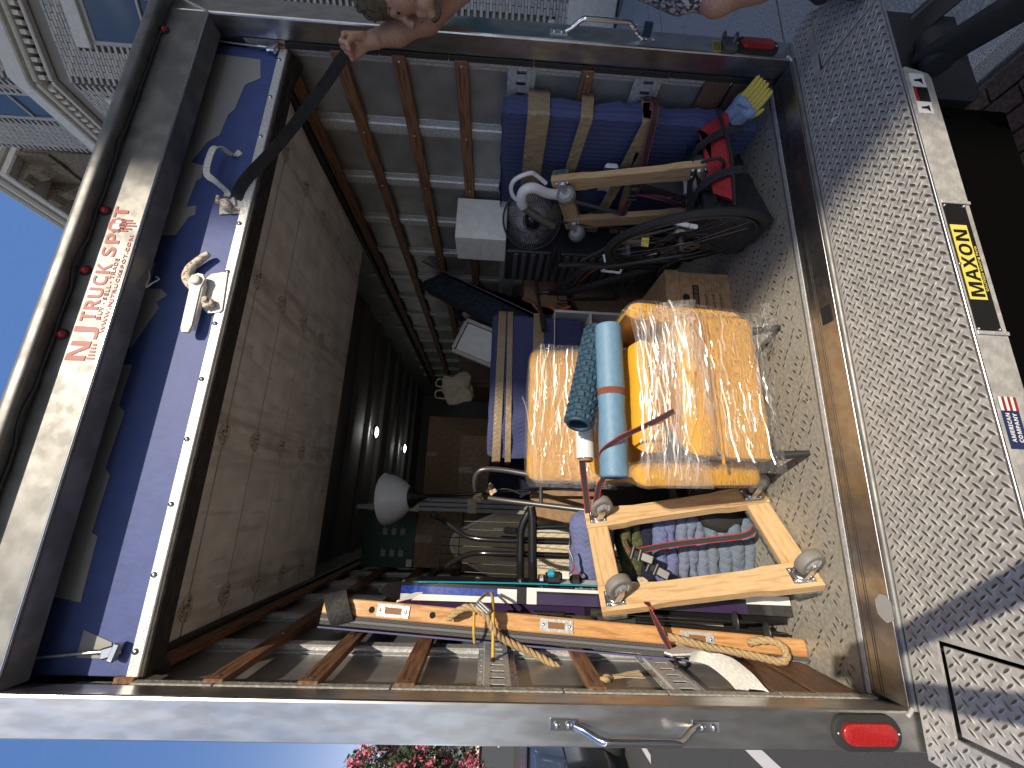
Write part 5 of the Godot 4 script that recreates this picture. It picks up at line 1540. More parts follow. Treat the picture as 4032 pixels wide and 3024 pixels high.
func make_bike() -> void:
	var t := thing("bicycle", "black bicycle standing against the dolly, rear wheel towards the door", "bicycle")
	var rh := Vector3(0.526, 0.345, -0.383)
	var fh := Vector3(0.80, 0.345, -1.40)
	var dir := (fh - rh).normalized()
	var axle := dir.cross(Vector3.UP).normalized()
	axle = (axle + Vector3(0, 0.12, 0)).normalized()
	wheel(t, rh, axle, 0.345, M.black_steel)
	var fax := (axle * cos(0.55) + dir * sin(0.55)).normalized()
	wheel(t, fh, fax, 0.345, M.orange_dark)
	var up := axle.cross(dir).normalized()
	if up.y < 0: up = -up
	var bb := rh + dir * 0.43 - up * 0.06
	var seat := bb - dir * 0.13 + up * 0.46
	var head := fh - dir * 0.14 + up * 0.50
	var headlow := fh - dir * 0.09 + up * 0.36
	var fr := tb(t, "frame", M.black_steel, [bb, headlow], 0.024, 10)
	tb(fr, "top_tube", M.black_steel, [seat - up * 0.03, head - up * 0.03], 0.018, 10)
	tb(fr, "seat_tube", M.black_steel, [bb, seat], 0.017, 10)
	tb(fr, "head_tube", M.black_steel, [headlow, head], 0.022, 10)
	for s: float in [-1.0, 1.0]:
		tb(fr, "chain_stay", M.black_steel, smooth([bb + axle * s * 0.03, rh + dir * 0.2 + axle * s * 0.06, rh + axle * s * 0.065], 4), 0.010, 8)
		tb(fr, "seat_stay", M.black_steel, smooth([seat + axle * s * 0.02, rh + dir * 0.14 + up * 0.24 + axle * s * 0.055, rh + axle * s * 0.065], 4), 0.009, 8)
		tb(fr, "fork_blade", M.black_steel, [headlow + axle * s * 0.05, fh + fax * s * 0.06], 0.014, 8)
	# saddle, seat post
	tb(fr, "seat_post", M.black_steel, [seat, seat - dir * 0.03 + up * 0.13], 0.0135, 8)
	part(t, "saddle", soft(Vector3(0.26, 0.05, 0.13), 0.022, 0.0, 1.0, 0.0, 5, 28, func(p: Vector3) -> Vector3: return Vector3(p.x, p.y, p.z * (0.65 - p.x * 2.4))), M.gloss_black, Transform3D(basis_to(dir, up), seat + up * 0.15 - dir * 0.02))
	# stem and bar
	var st := head + up * 0.06
	tb(t, "stem", M.black_steel, [head, st, st + dir * 0.07], 0.015, 8)
	var bc0 := st + dir * 0.07
	var bar := tb(t, "handlebar", M.black_steel, smooth([bc0 - fax * 0.31 + dir * -0.04, bc0 - fax * 0.12, bc0, bc0 + fax * 0.12, bc0 + fax * 0.31 + dir * -0.04], 4), 0.012, 8)
	for s: float in [-1.0, 1.0]:
		tb(bar, "grip", M.rubber, [bc0 + fax * s * 0.19 - dir * 0.02, bc0 + fax * s * 0.32 - dir * 0.045], 0.018, 10)
		tb(bar, "brake_lever", M.zinc, smooth([bc0 + fax * s * 0.17, bc0 + fax * s * 0.2 + dir * 0.05 - up * 0.02, bc0 + fax * s * 0.29 + dir * 0.05 - up * 0.03], 4), 0.006, 6)
	# drive train
	var ch := MB.new()
	ch.lathe_hard([Vector2(0.075, -0.003), Vector2(0.095, -0.003), Vector2(0.095, 0.003), Vector2(0.075, 0.003), Vector2(0.075, -0.003)], Transform3D(Basis(dir, axle, dir.cross(axle)), bb + axle * 0.05), 36)
	for i in 5:
		var a := TAU * i / 5
		ch.tube([bb + axle * 0.05, bb + axle * 0.05 + (dir * cos(a) + up * sin(a)) * 0.08], 0.008, 6)
	part(t, "chainring", ch, M.dull_metal)
	var ca := MB.new()
	for i in 7: ca.lathe_hard([Vector2(0.024, 0.0), Vector2(0.065 - i * 0.006, 0.0), Vector2(0.065 - i * 0.006, 0.002), Vector2(0.024, 0.002)], Transform3D(Basis(dir, axle, dir.cross(axle)), rh + axle * (0.022 + i * 0.0045)), 30)
	part(t, "cassette", ca, M.dull_metal)
	var disc := MB.new()
	disc.lathe_hard([Vector2(0.055, -0.001), Vector2(0.08, -0.001), Vector2(0.08, 0.001), Vector2(0.055, 0.001), Vector2(0.055, -0.001)], Transform3D(Basis(dir, axle, dir.cross(axle)), rh - axle * 0.035), 36)
	for i in 6: disc.tube([rh - axle * 0.035 + (dir * cos(TAU * i / 6) + up * sin(TAU * i / 6)) * 0.02, rh - axle * 0.035 + (dir * cos(TAU * i / 6 + 0.5) + up * sin(TAU * i / 6 + 0.5)) * 0.06], 0.003, 5)
	part(t, "brake_disc", disc, M.dull_metal)
	tb(t, "chain", M.dull_metal, [rh + axle * 0.03 + up * 0.05, bb + axle * 0.05 + up * 0.093, bb + axle * 0.05 + dir * 0.09, bb + axle * 0.05 - up * 0.093, rh + axle * 0.03 - up * 0.05], 0.004, 4, "", true)
	for s: float in [-1.0, 1.0]:
		var tip := bb + axle * s * 0.08 + (dir * 0.6 + up * 0.8) * s * 0.17
		tb(t, "crank", M.black_steel, [bb + axle * s * 0.06, tip], 0.011, 8)
		bx(t, "pedal", M.grey_plastic, Vector3(0.09, 0.022, 0.085), tip + axle * s * 0.05, basis_to(dir, up), 0.006)
	# rear reflector strip, lock bottle with yellow label, white bottle cage
	bx(t, "reflector", M.white_plastic, Vector3(0.11, 0.02, 0.016), Vector3(0.561, 0.352, -0.312), basis_to(Vector3(0.547, 0.283, -0.313) - Vector3(0.570, 0.420, -0.312)), 0.004)
	tb(t, "lock_bottle", M.grey_plastic, [Vector3(0.610, 0.593, -0.495), Vector3(0.593, 0.462, -0.494)], 0.03, 12)
	bx(t, "yellow_tag", M.yellow_print, Vector3(0.035, 0.055, 0.004), Vector3(0.562, 0.485, -0.452), basis_to(Vector3(0.558, 0.448, -0.451) - Vector3(0.567, 0.510, -0.451)), 0.0)
	var cg := MB.new()
	var g0 := Vector3(0.697, 0.570, -0.885); var g1 := Vector3(0.689, 0.473, -0.883)
	var gd := (g1 - g0).normalized()
	for s: float in [0.0, 1.0]:
		var o := g0.lerp(g1, s)
		cg.tube(smooth([o - Vector3(0.0, 0, 0) + Vector3(0.03, 0.01, 0.05), o + Vector3(-0.02, 0, 0.04), o + Vector3(-0.045, 0, 0.0), o + Vector3(-0.02, 0.0, -0.04)], 4), 0.007, 6)
	cg.tube([g0 + Vector3(-0.045, 0, 0), g1 + Vector3(-0.045, 0, 0)], 0.008, 6)
	part(t, "bottle_cage", cg, M.white_plastic)


func make_bag() -> void:
	var t := thing("tool_bag", "black and red canvas tool bag on the floor by the right wall", "bag")
	var a := Vector3(1.06, 0.0, -0.27); var b := Vector3(0.60, 0.0, -0.30)
	var ax := (b - a).normalized()
	var bs := basis_to(ax, Vector3.UP)
	var c := Vector3(0.835, 0.135, -0.325)
	part(t, "body", soft(Vector3(0.62, 0.275, 0.33), 0.06, 0.022, 5.5, 21.0, 14, 56, func(p: Vector3) -> Vector3: return Vector3(p.x * (1.0 - 0.25 * maxf(p.y, 0.0)), p.y, p.z * (1.0 - 1.3 * maxf(0.0, p.y)))), M.bag_black, Transform3D(bs, c))
	# red side panel towards the load, black handles across it, zip along the top
	var back := bs.z if bs.z.z > 0 else -bs.z
	part(t, "red_panel", soft(Vector3(0.46, 0.035, 0.155), 0.016, 0.008, 6.0, 5.0, 5, 60), M.bag_red, Transform3D(Basis(-ax, Vector3(0, 0.80, 0.60), Vector3(0, -0.60, 0.80)), c + Vector3(0, 0.098, 0) + back * 0.078))
	tb(t, "zip_piping", M.rubber, smooth([c - ax * 0.25 + Vector3(0, 0.11, 0) - back * 0.02, c + Vector3(0, 0.128, 0) - back * 0.02, c + ax * 0.25 + Vector3(0, 0.11, 0) - back * 0.02], 5), 0.006, 6)
	tb(t, "zip_piping", M.rubber, smooth([c - ax * 0.24 + Vector3(0, 0.10, 0) + back * 0.14, c + Vector3(0, 0.07, 0) + back * 0.165, c + ax * 0.25 + Vector3(0, 0.06, 0) + back * 0.15], 5), 0.007, 6)
	for s: float in [-0.11, 0.09]:
		var hb := MB.new()
		var o := c + ax * s
		hb.ribbon(smooth([o + Vector3(0, 0.01, 0) + back * 0.175, o + Vector3(0, 0.065, 0) + back * 0.165, o + Vector3(0, 0.125, 0) + back * 0.115, o + ax * 0.02 + Vector3(0, 0.165, 0) + back * 0.05, o + ax * 0.04 + Vector3(0, 0.15, 0) - back * 0.03], 5), [ax], 0.019, 0.004)
		part(t, "handle", hb, M.bag_black)
	bx(t, "emblem", M.black_print, Vector3(0.05, 0.03, 0.003), c + ax * 0.17 + Vector3(0, 0.108, 0) + back * 0.078, Basis(-ax, Vector3(0, 0.60, -0.80), Vector3(0, 0.80, 0.60)), 0.001)
	tb(t, "side_loop", M.rubber, smooth([Vector3(0.800, 0.316, -0.203), Vector3(0.790, 0.252, -0.166), Vector3(0.780, 0.215, -0.209), Vector3(0.780, 0.229, -0.287)], 5), 0.008, 6)


func make_bankers_box() -> void:
	var t := thing("file_box", "cardboard file storage box with handwritten label behind the yellow armchair", "box")
	var lo := Vector3(0.19, 0.0, -1.0); var hi := Vector3(0.502, 0.27, -0.6)
	bc(t, "base", M.cardboard, lo, hi, 0.003)
	bc(t, "lid", M.cardboard, Vector3(lo.x - 0.006, 0.262, lo.z - 0.006), Vector3(hi.x + 0.006, 0.335, hi.z + 0.006), 0.003)
	var hd := MB.new()
	var pol := PackedVector2Array()
	for i in 20: pol.append(Vector2(cos(TAU * i / 20) * 0.018 + (0.026 if cos(TAU * i / 20) > 0 else -0.026), sin(TAU * i / 20) * 0.018))
	hd.prism(pol, 0, 0.0012, Transform3D(Basis(), Vector3(0.335, 0.232, hi.z)))
	part(t, "hand_hole", hd, M.black)
	bc(t, "brand_strip", M.black_print, Vector3(0.30, 0.165, hi.z), Vector3(0.43, 0.197, hi.z + 0.0008), 0.0)
	text(t, "printing", "BANKERS BOX", 0.016, 0.118, M.cardboard, Transform3D(Basis(), Vector3(0.363, 0.181, hi.z + 0.0012)), 0.4)
	for i in 6: bc(t, "form_line", M.black_print, Vector3(0.40, 0.05 + i * 0.016, hi.z), Vector3(0.47, 0.051 + i * 0.016, hi.z + 0.0006), 0.0)
	bc(t, "form_line", M.black_print, Vector3(0.398, 0.04, hi.z), Vector3(0.3992, 0.15, hi.z + 0.0006), 0.0)
	var pen := ["dressers", "table feet", "knobs"]
	for i in 3: text(t, "handwriting", pen[i], 0.020, 0.085, M.black_print, Transform3D(Basis(Vector3(0, 0, 1), 0.05), Vector3(0.345, 0.13 - i * 0.037, hi.z + 0.0006)), 0.15, 0.3)


func make_gloves() -> void:
	var t := thing("work_gloves", "pair of blue gloves with yellow fingertips lying by the corner", "gloves")
	for k in 2:
		var wr := Vector3(1.060, 0.165, -0.192) if k == 0 else Vector3(1.040, 0.134, -0.197)
		var kn := Vector3(1.060, 0.141, -0.115) if k == 0 else Vector3(1.040, 0.115, -0.132)
		var dir := (kn - wr).normalized()
		var side := Vector3(0.3, 0.75, 0.5); side = (side - dir * side.dot(dir)).normalized()
		var cf := MB.new()
		cf.tube(smooth([wr - dir * 0.01, wr + dir * 0.04, kn - dir * 0.01, kn + dir * 0.015], 4), [0.030, 0.031, 0.032, 0.033, 0.036, 0.038, 0.040, 0.041, 0.041, 0.040, 0.038, 0.034, 0.026], 12)
		part(t, "cuff", cf, M.glove_blue)
		for f in 4:
			var o := kn + side * (f - 1.5) * 0.017
			var bend := Vector3(0.25, -0.1, 0.2)
			tb(t, "finger", M.glove_yellow, smooth([o - dir * 0.005, o + dir * 0.035, o + dir * 0.06 + bend * 0.03, o + dir * 0.078 + bend * 0.06], 3), [0.0105, 0.0105, 0.0105, 0.0105, 0.010, 0.010, 0.0095, 0.009, 0.008, 0.004], 8)
		tb(t, "finger", M.glove_yellow, smooth([wr + dir * 0.04 - side * 0.03, kn - side * 0.045, kn + dir * 0.03 - side * 0.05], 3), [0.011, 0.011, 0.0105, 0.010, 0.009, 0.008, 0.004], 8)
	text(t, "lettering", "HYPERGRIP", 0.009, 0.06, M.black_print, Transform3D(basis_to(Vector3(0.1, 0.85, 0.2), Vector3(0, 0, -1)), Vector3(1.010, 0.164, -0.104)), 0.4)


# ---------------------------------------------------------------- middle of the load
func fold_noise(p: Vector3, f: Vector3) -> float:
	return soft_noise.get_noise_3d(p.x * f.x, p.y * f.y, p.z * f.z)


func make_cargo_middle() -> void:
	if soft_noise == null: soft_noise = noise(1.0, 900, 3)
	make_armchair()
	# rolled exercise mat lying across the arms
	var t := thing("exercise_mat", "rolled sky-blue exercise mat with a rust-brown band on the armchair", "mat")
	var a := Vector3(0.119, 0.683, -0.460); var b := Vector3(-0.550, 0.663, -0.440)
	a.y = 0.672; b.y = 0.668
	var d := (b - a).normalized()
	var rb := basis_to(d, Vector3.UP)
	var roll := MB.new()
	var prof := [Vector2(0.0001, 0.004), Vector2(0.05, 0.0), Vector2(0.056, 0.004), Vector2(0.058, 0.012)]
	for i in 9: prof.append(Vector2(0.058 + 0.0008 * sin(i * 2.1) - (0.002 if i == 5 else 0.0), 0.03 + i * (0.58 / 8.0)))
	var L := (b - a).length()
	prof.append_array([Vector2(0.058, L - 0.012), Vector2(0.056, L - 0.004), Vector2(0.05, L), Vector2(0.0001, L - 0.004)])
	roll.lathe(prof, Transform3D(Basis(rb.y, rb.x, -rb.z), a), 36)
	part(t, "rolled_mat", roll, M.mat_blue)
	var sp := []
	for i in 90:
		var an := i * 0.22
		sp.append(b + d * 0.0005 + (rb.y * cos(an) + rb.z * sin(an)) * (0.008 + 0.047 * i / 90.0))
	tb(t, "rolled_edge", M.roller, sp, 0.0013, 4)
	var vb := MB.new()
	vb.lathe_hard([Vector2(0.0585, -0.014), Vector2(0.0602, -0.014), Vector2(0.0602, 0.014), Vector2(0.0585, 0.014)], Transform3D(Basis(rb.y, rb.x, -rb.z), a + d * L * 0.47), 36)
	part(t, "band", vb, M.velcro)
	# knobbed foam roller
	var f := thing("foam_roller", "dark blue knobbed foam roller lying beside the exercise mat", "roller")
	var fa := Vector3(0.156, 0.688, -0.600); var fb := Vector3(-0.343, 0.814, -0.440)
	var fd := (fb - fa).normalized()
	var fr := basis_to(fd, Vector3.UP)
	var fl := (fb - fa).length()
	var tub := MB.new()
	tub.lathe_hard([Vector2(0.04, 0.0), Vector2(0.051, 0.0), Vector2(0.053, 0.004), Vector2(0.053, fl - 0.004), Vector2(0.051, fl), Vector2(0.04, fl), Vector2(0.038, fl - 0.1), Vector2(0.038, 0.1), Vector2(0.04, 0.0)], Transform3D(Basis(fr.y, fr.x, -fr.z), fa), 32)
	part(f, "core", tub, M.roller)
	var knob := MB.new()
	var kr := []
	for q in [[0.019, 0.014, 0.0], [0.016, 0.011, 0.007], [0.012, 0.007, 0.011], [0.0, 0.0, 0.0115]]: kr.append([Vector3(-q[0], q[2], -q[1]), Vector3(q[0], q[2], -q[1]), Vector3(q[0], q[2], q[1]), Vector3(-q[0], q[2], q[1])])
	for i in 3:
		for j in 4: knob.quad(kr[i][j], kr[i][(j + 1) % 4], kr[i + 1][(j + 1) % 4], kr[i + 1][j])
	var km := knob.mesh()
	var rows := int(fl / 0.033)
	for i in rows:
		for j in 10:
			var an := TAU * (j + 0.5 * (i % 2)) / 10.0
			var up := fr.y * cos(an) + fr.z * sin(an)
			inst(f, "knob", km, M.roller, Transform3D(Basis(fd.cross(up) * -0.8, up, fd * 0.9), fa + fd * (0.022 + i * 0.033) + up * 0.0525))
	# roll of stretch film
	var r := thing("film_roll", "roll of clear stretch film on a cardboard core under the foam roller", "roll")
	var ra := Vector3(-0.070, 0.755, -0.630); var rbb := Vector3(-0.462, 0.749, -0.600)
	var rd := (rbb - ra).normalized()
	var rs := basis_to(rd, Vector3.UP)
	var rl := (rbb - ra).length()
	var fm := MB.new()
	fm.lathe_hard([Vector2(0.03, 0.0), Vector2(0.041, 0.0), Vector2(0.042, 0.003), Vector2(0.042, rl), Vector2(0.03, rl)], Transform3D(Basis(rs.y, rs.x, -rs.z), ra), 30)
	part(r, "film", fm, M.film_roll)
	var co := MB.new()
	co.lathe_hard([Vector2(0.026, rl - 0.2), Vector2(0.026, rl + 0.012), Vector2(0.031, rl + 0.012), Vector2(0.031, -0.012), Vector2(0.026, -0.012), Vector2(0.026, 0.2)], Transform3D(Basis(rs.y, rs.x, -rs.z), ra), 24)
	part(r, "core", co, M.cardboard)
	# strap thrown over mat and chair
	var s := thing("loose_strap", "loose black strap with red edges lying over the mat and film", "strap", "ratchet straps")
	strap(s, smooth([Vector3(-0.301, 0.480, -0.270), Vector3(-0.350, 0.568, -0.290), Vector3(-0.389, 0.646, -0.360), Vector3(-0.414, 0.683, -0.375), Vector3(-0.437, 0.712, -0.400), Vector3(-0.464, 0.718, -0.440), Vector3(-0.534, 0.687, -0.520), Vector3(-0.581, 0.702, -0.560), Vector3(-0.660, 0.708, -0.600)], 5), [Vector3(0.25, 0.9, 0.2)], 0.0125)
	var s2 := thing("loose_strap", "black strap with red edges hanging past the film roll", "strap", "ratchet straps")
	strap(s2, smooth([Vector3(-0.485, 0.786, -0.500), Vector3(-0.556, 0.765, -0.560), Vector3(-0.629, 0.748, -0.600), Vector3(-0.693, 0.736, -0.620)], 5), [Vector3(0.1, 1, 0)], 0.0135)
	make_dresser()
	make_deep()


func make_armchair() -> void:
	var t := thing("armchair", "mustard-yellow armchair wrapped in clear stretch film on black tapered legs", "armchair")
	var wb := Transform3D(Basis(), Vector3(-0.20, 0, 0))
	# base, cushion, arms and back; widths open a little towards the back like the chair's
	part(t, "base", soft(Vector3(0.60, 0.20, 0.60), 0.03, 0.006, 4.0, 1.0, 8, 64), M.mustard, Transform3D(Basis(Vector3.UP, 0.06), Vector3(-0.205, 0.222, -0.555)))
	part(t, "seat_cushion", soft(Vector3(0.60, 0.135, 0.56), 0.05, 0.01, 4.0, 2.0, 8, 64), M.mustard, Transform3D(Basis(Vector3.UP, 0.06), Vector3(-0.205, 0.383, -0.53)))
	var pip := []
	for x in [-0.5, -0.35, -0.2, -0.05, 0.085]: pip.append(Vector3(x, 0.325, -0.253 - 0.06 * (x + 0.2)))
	tb(t, "piping", M.mustard, smooth(pip, 4), 0.006, 6)
	for s: float in [-1.0, 1.0]:
		var cx := 0.125 if s > 0 else -0.535
		var h := 0.50
		part(t, "arm", soft(Vector3(0.105, h, 0.56), 0.045, 0.006, 4.0, 3.0 + s, 12, 56), M.mustard, Transform3D(Basis(Vector3(0, 0, 1), -0.05 * s), Vector3(cx, 0.37, -0.60)))
	part(t, "backrest", soft(Vector3(0.70, 0.62, 0.15), 0.05, 0.008, 4.0, 4.0, 14, 64), M.mustard, Transform3D(Basis(Vector3.RIGHT, -0.10), Vector3(-0.22, 0.675, -0.86)))
	for q in [[-0.444, -0.235, -0.46, -0.28], [0.079, -0.292, 0.06, -0.33], [-0.5, -0.85, -0.46, -0.8], [0.06, -0.88, 0.04, -0.83]]:
		tb(t, "leg", M.black_steel, [Vector3(q[2], 0.15, q[3]), Vector3(q[0], 0.0, q[1])], [0.021, 0.011], 12)
	# film: tight over back and base, bunched between the arms
	var wrap_fn := func(p: Vector3) -> Vector3: return p + Vector3(0, 0, 0.004 * sin(p.y * 60.0 + 2.0 * sin(p.x * 7.0)))
	part(t, "film_wrap", soft(Vector3(0.722, 0.60, 0.172), 0.055, 0.012, 9.0, 5.0, 22, 96, wrap_fn), M.film_thick, Transform3D(Basis(Vector3.RIGHT, -0.10), Vector3(-0.22, 0.688, -0.86)))
	part(t, "film_wrap", soft(Vector3(0.625, 0.335, 0.63), 0.05, 0.012, 8.0, 6.0, 20, 110), M.film, Transform3D(Basis(Vector3.UP, 0.06), Vector3(-0.205, 0.288, -0.552)))
	for s: float in [-1.0, 1.0]:
		part(t, "film_wrap", soft(Vector3(0.128, 0.51, 0.585), 0.055, 0.012, 10.0, 8.0 + s, 20, 80), M.film, Transform3D(Basis(Vector3(0, 0, 1), -0.05 * s), Vector3(0.125 if s > 0 else -0.535, 0.376, -0.60)))
	# stretched film, creased along the pull: across the arms, over the front, round the back
	film_sheet(t, 150, 60, func(u: float, v: float) -> Vector3: return Vector3(lerpf(-0.585, 0.175, u), lerpf(0.612 - 0.02 * sin(u * PI), 0.35 + 0.02 * sin(u * 9.0), v), -0.318 + 0.018 * v + 0.056 * smoothstep(0.3, 1.0, v) - 0.03 * pow(absf(u - 0.5) * 2.0, 3.0)), 0.0075, 3.2, 46.0, 1.0, M.film_thick)
	film_sheet(t, 150, 60, func(u: float, v: float) -> Vector3: return Vector3(lerpf(-0.56, 0.15, u), lerpf(0.60, 0.40 + 0.03 * sin(u * 7.0), v), -0.306 + 0.016 * v + 0.05 * smoothstep(0.3, 1.0, v) - 0.03 * pow(absf(u - 0.5) * 2.0, 3.0)), 0.006, 4.0, 60.0, 5.0, M.film)
	film_sheet(t, 130, 70, func(u: float, v: float) -> Vector3: return Vector3(lerpf(-0.525, 0.115, u), lerpf(0.455, 0.108, v), -0.237 - 0.06 * (lerpf(-0.525, 0.115, u) + 0.2) - 0.05 * smoothstep(0.25, 0.0, v) + 0.004), 0.0042, 7.0, 30.0, 9.0, M.film)
	film_sheet(t, 140, 90, func(u: float, v: float) -> Vector3: return Vector3(lerpf(-0.585, 0.142, u), lerpf(0.995 - 0.03 * pow(absf(u - 0.5) * 2.0, 8.0), 0.56, smoothstep(0.0, 1.0, v) * 0.4 + v * 0.6), -0.80 + 0.04 * (1.0 - v) * 0.0 - 0.16 * pow(maxf(0.0, 1.0 - v * 9.0), 2.0) + 0.018 * v), 0.0055, 3.0, 52.0, 13.0, M.film_thick)
	part(t, "loose_cushion", soft(Vector3(0.52, 0.15, 0.36), 0.055, 0.012, 4.0, 17.0, 8, 60), M.mustard, Transform3D(Basis(Vector3.RIGHT, 0.08), Vector3(-0.205, 0.515, -0.60)))
	film_streaks(t, 150, Vector3(-0.575, 0.0, -0.30), Vector3(0.165, 0.0, -0.30), 0.60, 0.40, 0.045, 21)
	film_streaks(t, 130, Vector3(-0.575, 0.0, -0.785), Vector3(0.135, 0.0, -0.785), 0.975, 0.62, 0.012, 22)
	film_streaks(t, 55, Vector3(-0.50, 0.0, -0.226), Vector3(0.09, 0.0, -0.245), 0.44, 0.12, 0.006, 23)
	# twisted ends of film near the legs
	for q in [Vector3(0.06, 0.115, -0.285)]:
		var tw := MB.new()
		var rows := []
		for i in 14:
			var row := []
			for j in 10: row.append(q + Vector3(-0.06 + 0.013 * i, -0.01 * absf(j - 5) - 0.02 + 0.02 * fold_noise(Vector3(i, j, q.x * 9.0), Vector3(0.9, 0.9, 1)), 0.004 * j + 0.025 * fold_noise(Vector3(i, j, 3.0), Vector3(0.7, 0.8, 1))))
			rows.append(row)
		tw.grid(rows)
		part(t, "film_wrap", tw, M.film)
	# ropes of gathered film
	var cords := [[Vector3(0.131, 0.625, -0.300), Vector3(0.079, 0.428, -0.225), Vector3(-0.018, 0.416, -0.222), Vector3(-0.091, 0.496, -0.235), Vector3(-0.139, 0.589, -0.260), Vector3(-0.290, 0.614, -0.265)], [Vector3(0.082, 0.368, -0.222), Vector3(-0.017, 0.368, -0.218), Vector3(-0.170, 0.416, -0.228), Vector3(-0.328, 0.420, -0.226), Vector3(-0.478, 0.474, -0.235)], [Vector3(0.137, 0.412, -0.250), Vector3(0.094, 0.546, -0.260), Vector3(0.123, 0.657, -0.300)]]
	for c in cords: tb(t, "film_cord", M.film_thick, smooth(c, 6), 0.0022, 5)


func make_dresser() -> void:
	var t := thing("wrapped_dresser", "tall block wrapped in navy zigzag quilt with tan tape behind the armchair", "furniture")
	var lo := Vector3(-0.42, 0.60, -1.78); var hi := Vector3(0.53, 1.20, -1.28)
	var c := (lo + hi) * 0.5
	part(t, "blanket", soft(hi - lo, 0.03, 0.014, 4.0, 12.0, 22, 96, func(p: Vector3) -> Vector3: return p + Vector3(0, 0, 0.010 * sin(p.x * 26.0 + p.y * 14.0) * smoothstep(0.1, -0.45, p.x))), M.blue_quilt, Transform3D(Basis(), c))
	band(t, "tape_band", M.tape, lo, hi, 1, 1.14, 0.05)
	band(t, "tape_band", M.tape, lo, hi, 1, 1.06, 0.035, 0.02)
	band(t, "tape_band", M.tape, lo, hi, 1, 0.90, 0.07)
	var lower := bc(t, "carcass", M.white_box, Vector3(-0.40, 0.0, -1.76), Vector3(0.16, 0.60, -1.31), 0.003)
	var q := thing("cubby_shelf", "white open cubby shelf standing below the quilted block", "shelf")
	for z in [0.0]:
		bc(q, "side_panel", M.chip, Vector3(0.545, 0.33, -1.70), Vector3(0.562, 0.80, -1.24), 0.001)
		bc(q, "divider", M.chip, Vector3(0.22, 0.555, -1.70), Vector3(0.545, 0.572, -1.24), 0.001)
		bc(q, "shelf_board", M.chip, Vector3(0.22, 0.33, -1.70), Vector3(0.545, 0.347, -1.24), 0.001)
		bc(q, "shelf_board", M.chip, Vector3(0.22, 0.795, -1.27), Vector3(0.545, 0.80, -1.25), 0.001)
		bc(q, "back_panel", M.white_box, Vector3(0.22, 0.34, -1.71), Vector3(0.56, 0.79, -1.60), 0.001)
		bc(q, "side_panel", M.chip, Vector3(0.19, 0.0, -1.70), Vector3(0.207, 0.60, -1.26), 0.001)
	bc(q, "foot", M.black_steel, Vector3(0.24, 0.0, -1.68), Vector3(0.54, 0.329, -1.28), 0.004)
	# white canvas in a frame and rolled rug ends behind
	var p := thing("framed_canvas", "small pale framed canvas leaning behind the quilted block", "picture frame")
	var ca := Vector3(0.718, 1.414, -1.850); var cb := Vector3(0.615, 1.166, -1.820); var cd := Vector3(0.456, 1.347, -1.850)
	var bs := Basis((cb - ca).normalized(), Vector3.UP, Vector3.BACK)
	bs.y = (cd - ca - bs.x * (cd - ca).dot(bs.x)).normalized(); bs.z = bs.x.cross(bs.y)
	var pc := ca + bs.x * 0.17 + bs.y * (cd - ca).length() * 0.5
	var w := 0.34; var h := (cd - ca).length()
	bx(p, "canvas", M.white_box, Vector3(w - 0.04, h - 0.04, 0.008), pc, bs, 0.001)
	for e: float in [-1.0, 1.0]:
		bx(p, "frame_side", M.window_frame, Vector3(w, 0.028, 0.035), pc + bs.y * e * h * 0.5, bs, 0.002)
		bx(p, "frame_side", M.window_frame, Vector3(0.028, h - 0.03, 0.035), pc + bs.x * e * w * 0.5, bs, 0.002)
	for k in 2:
		var r := thing("wrapped_roll", "navy quilted roll end taped in tan, %s" % ("nearest the framed canvas" if k == 0 else "just above the quilted block"), "roll", "quilted rolls")
		var o := Vector3(0.818, 1.502, -2.000) if k == 0 else Vector3(0.808, 1.288, -1.950)
		tb(r, "roll", M.dark_quilt, smooth([o, o + Vector3(0.05, -0.12, 0.05), o + Vector3(0.12, -0.4, 0.1)], 4), 0.055, 14)
		tb(r, "tape", M.tape, [o + Vector3(0.012, -0.05, 0.02), o + Vector3(0.03, -0.10, 0.04)], 0.057, 14)


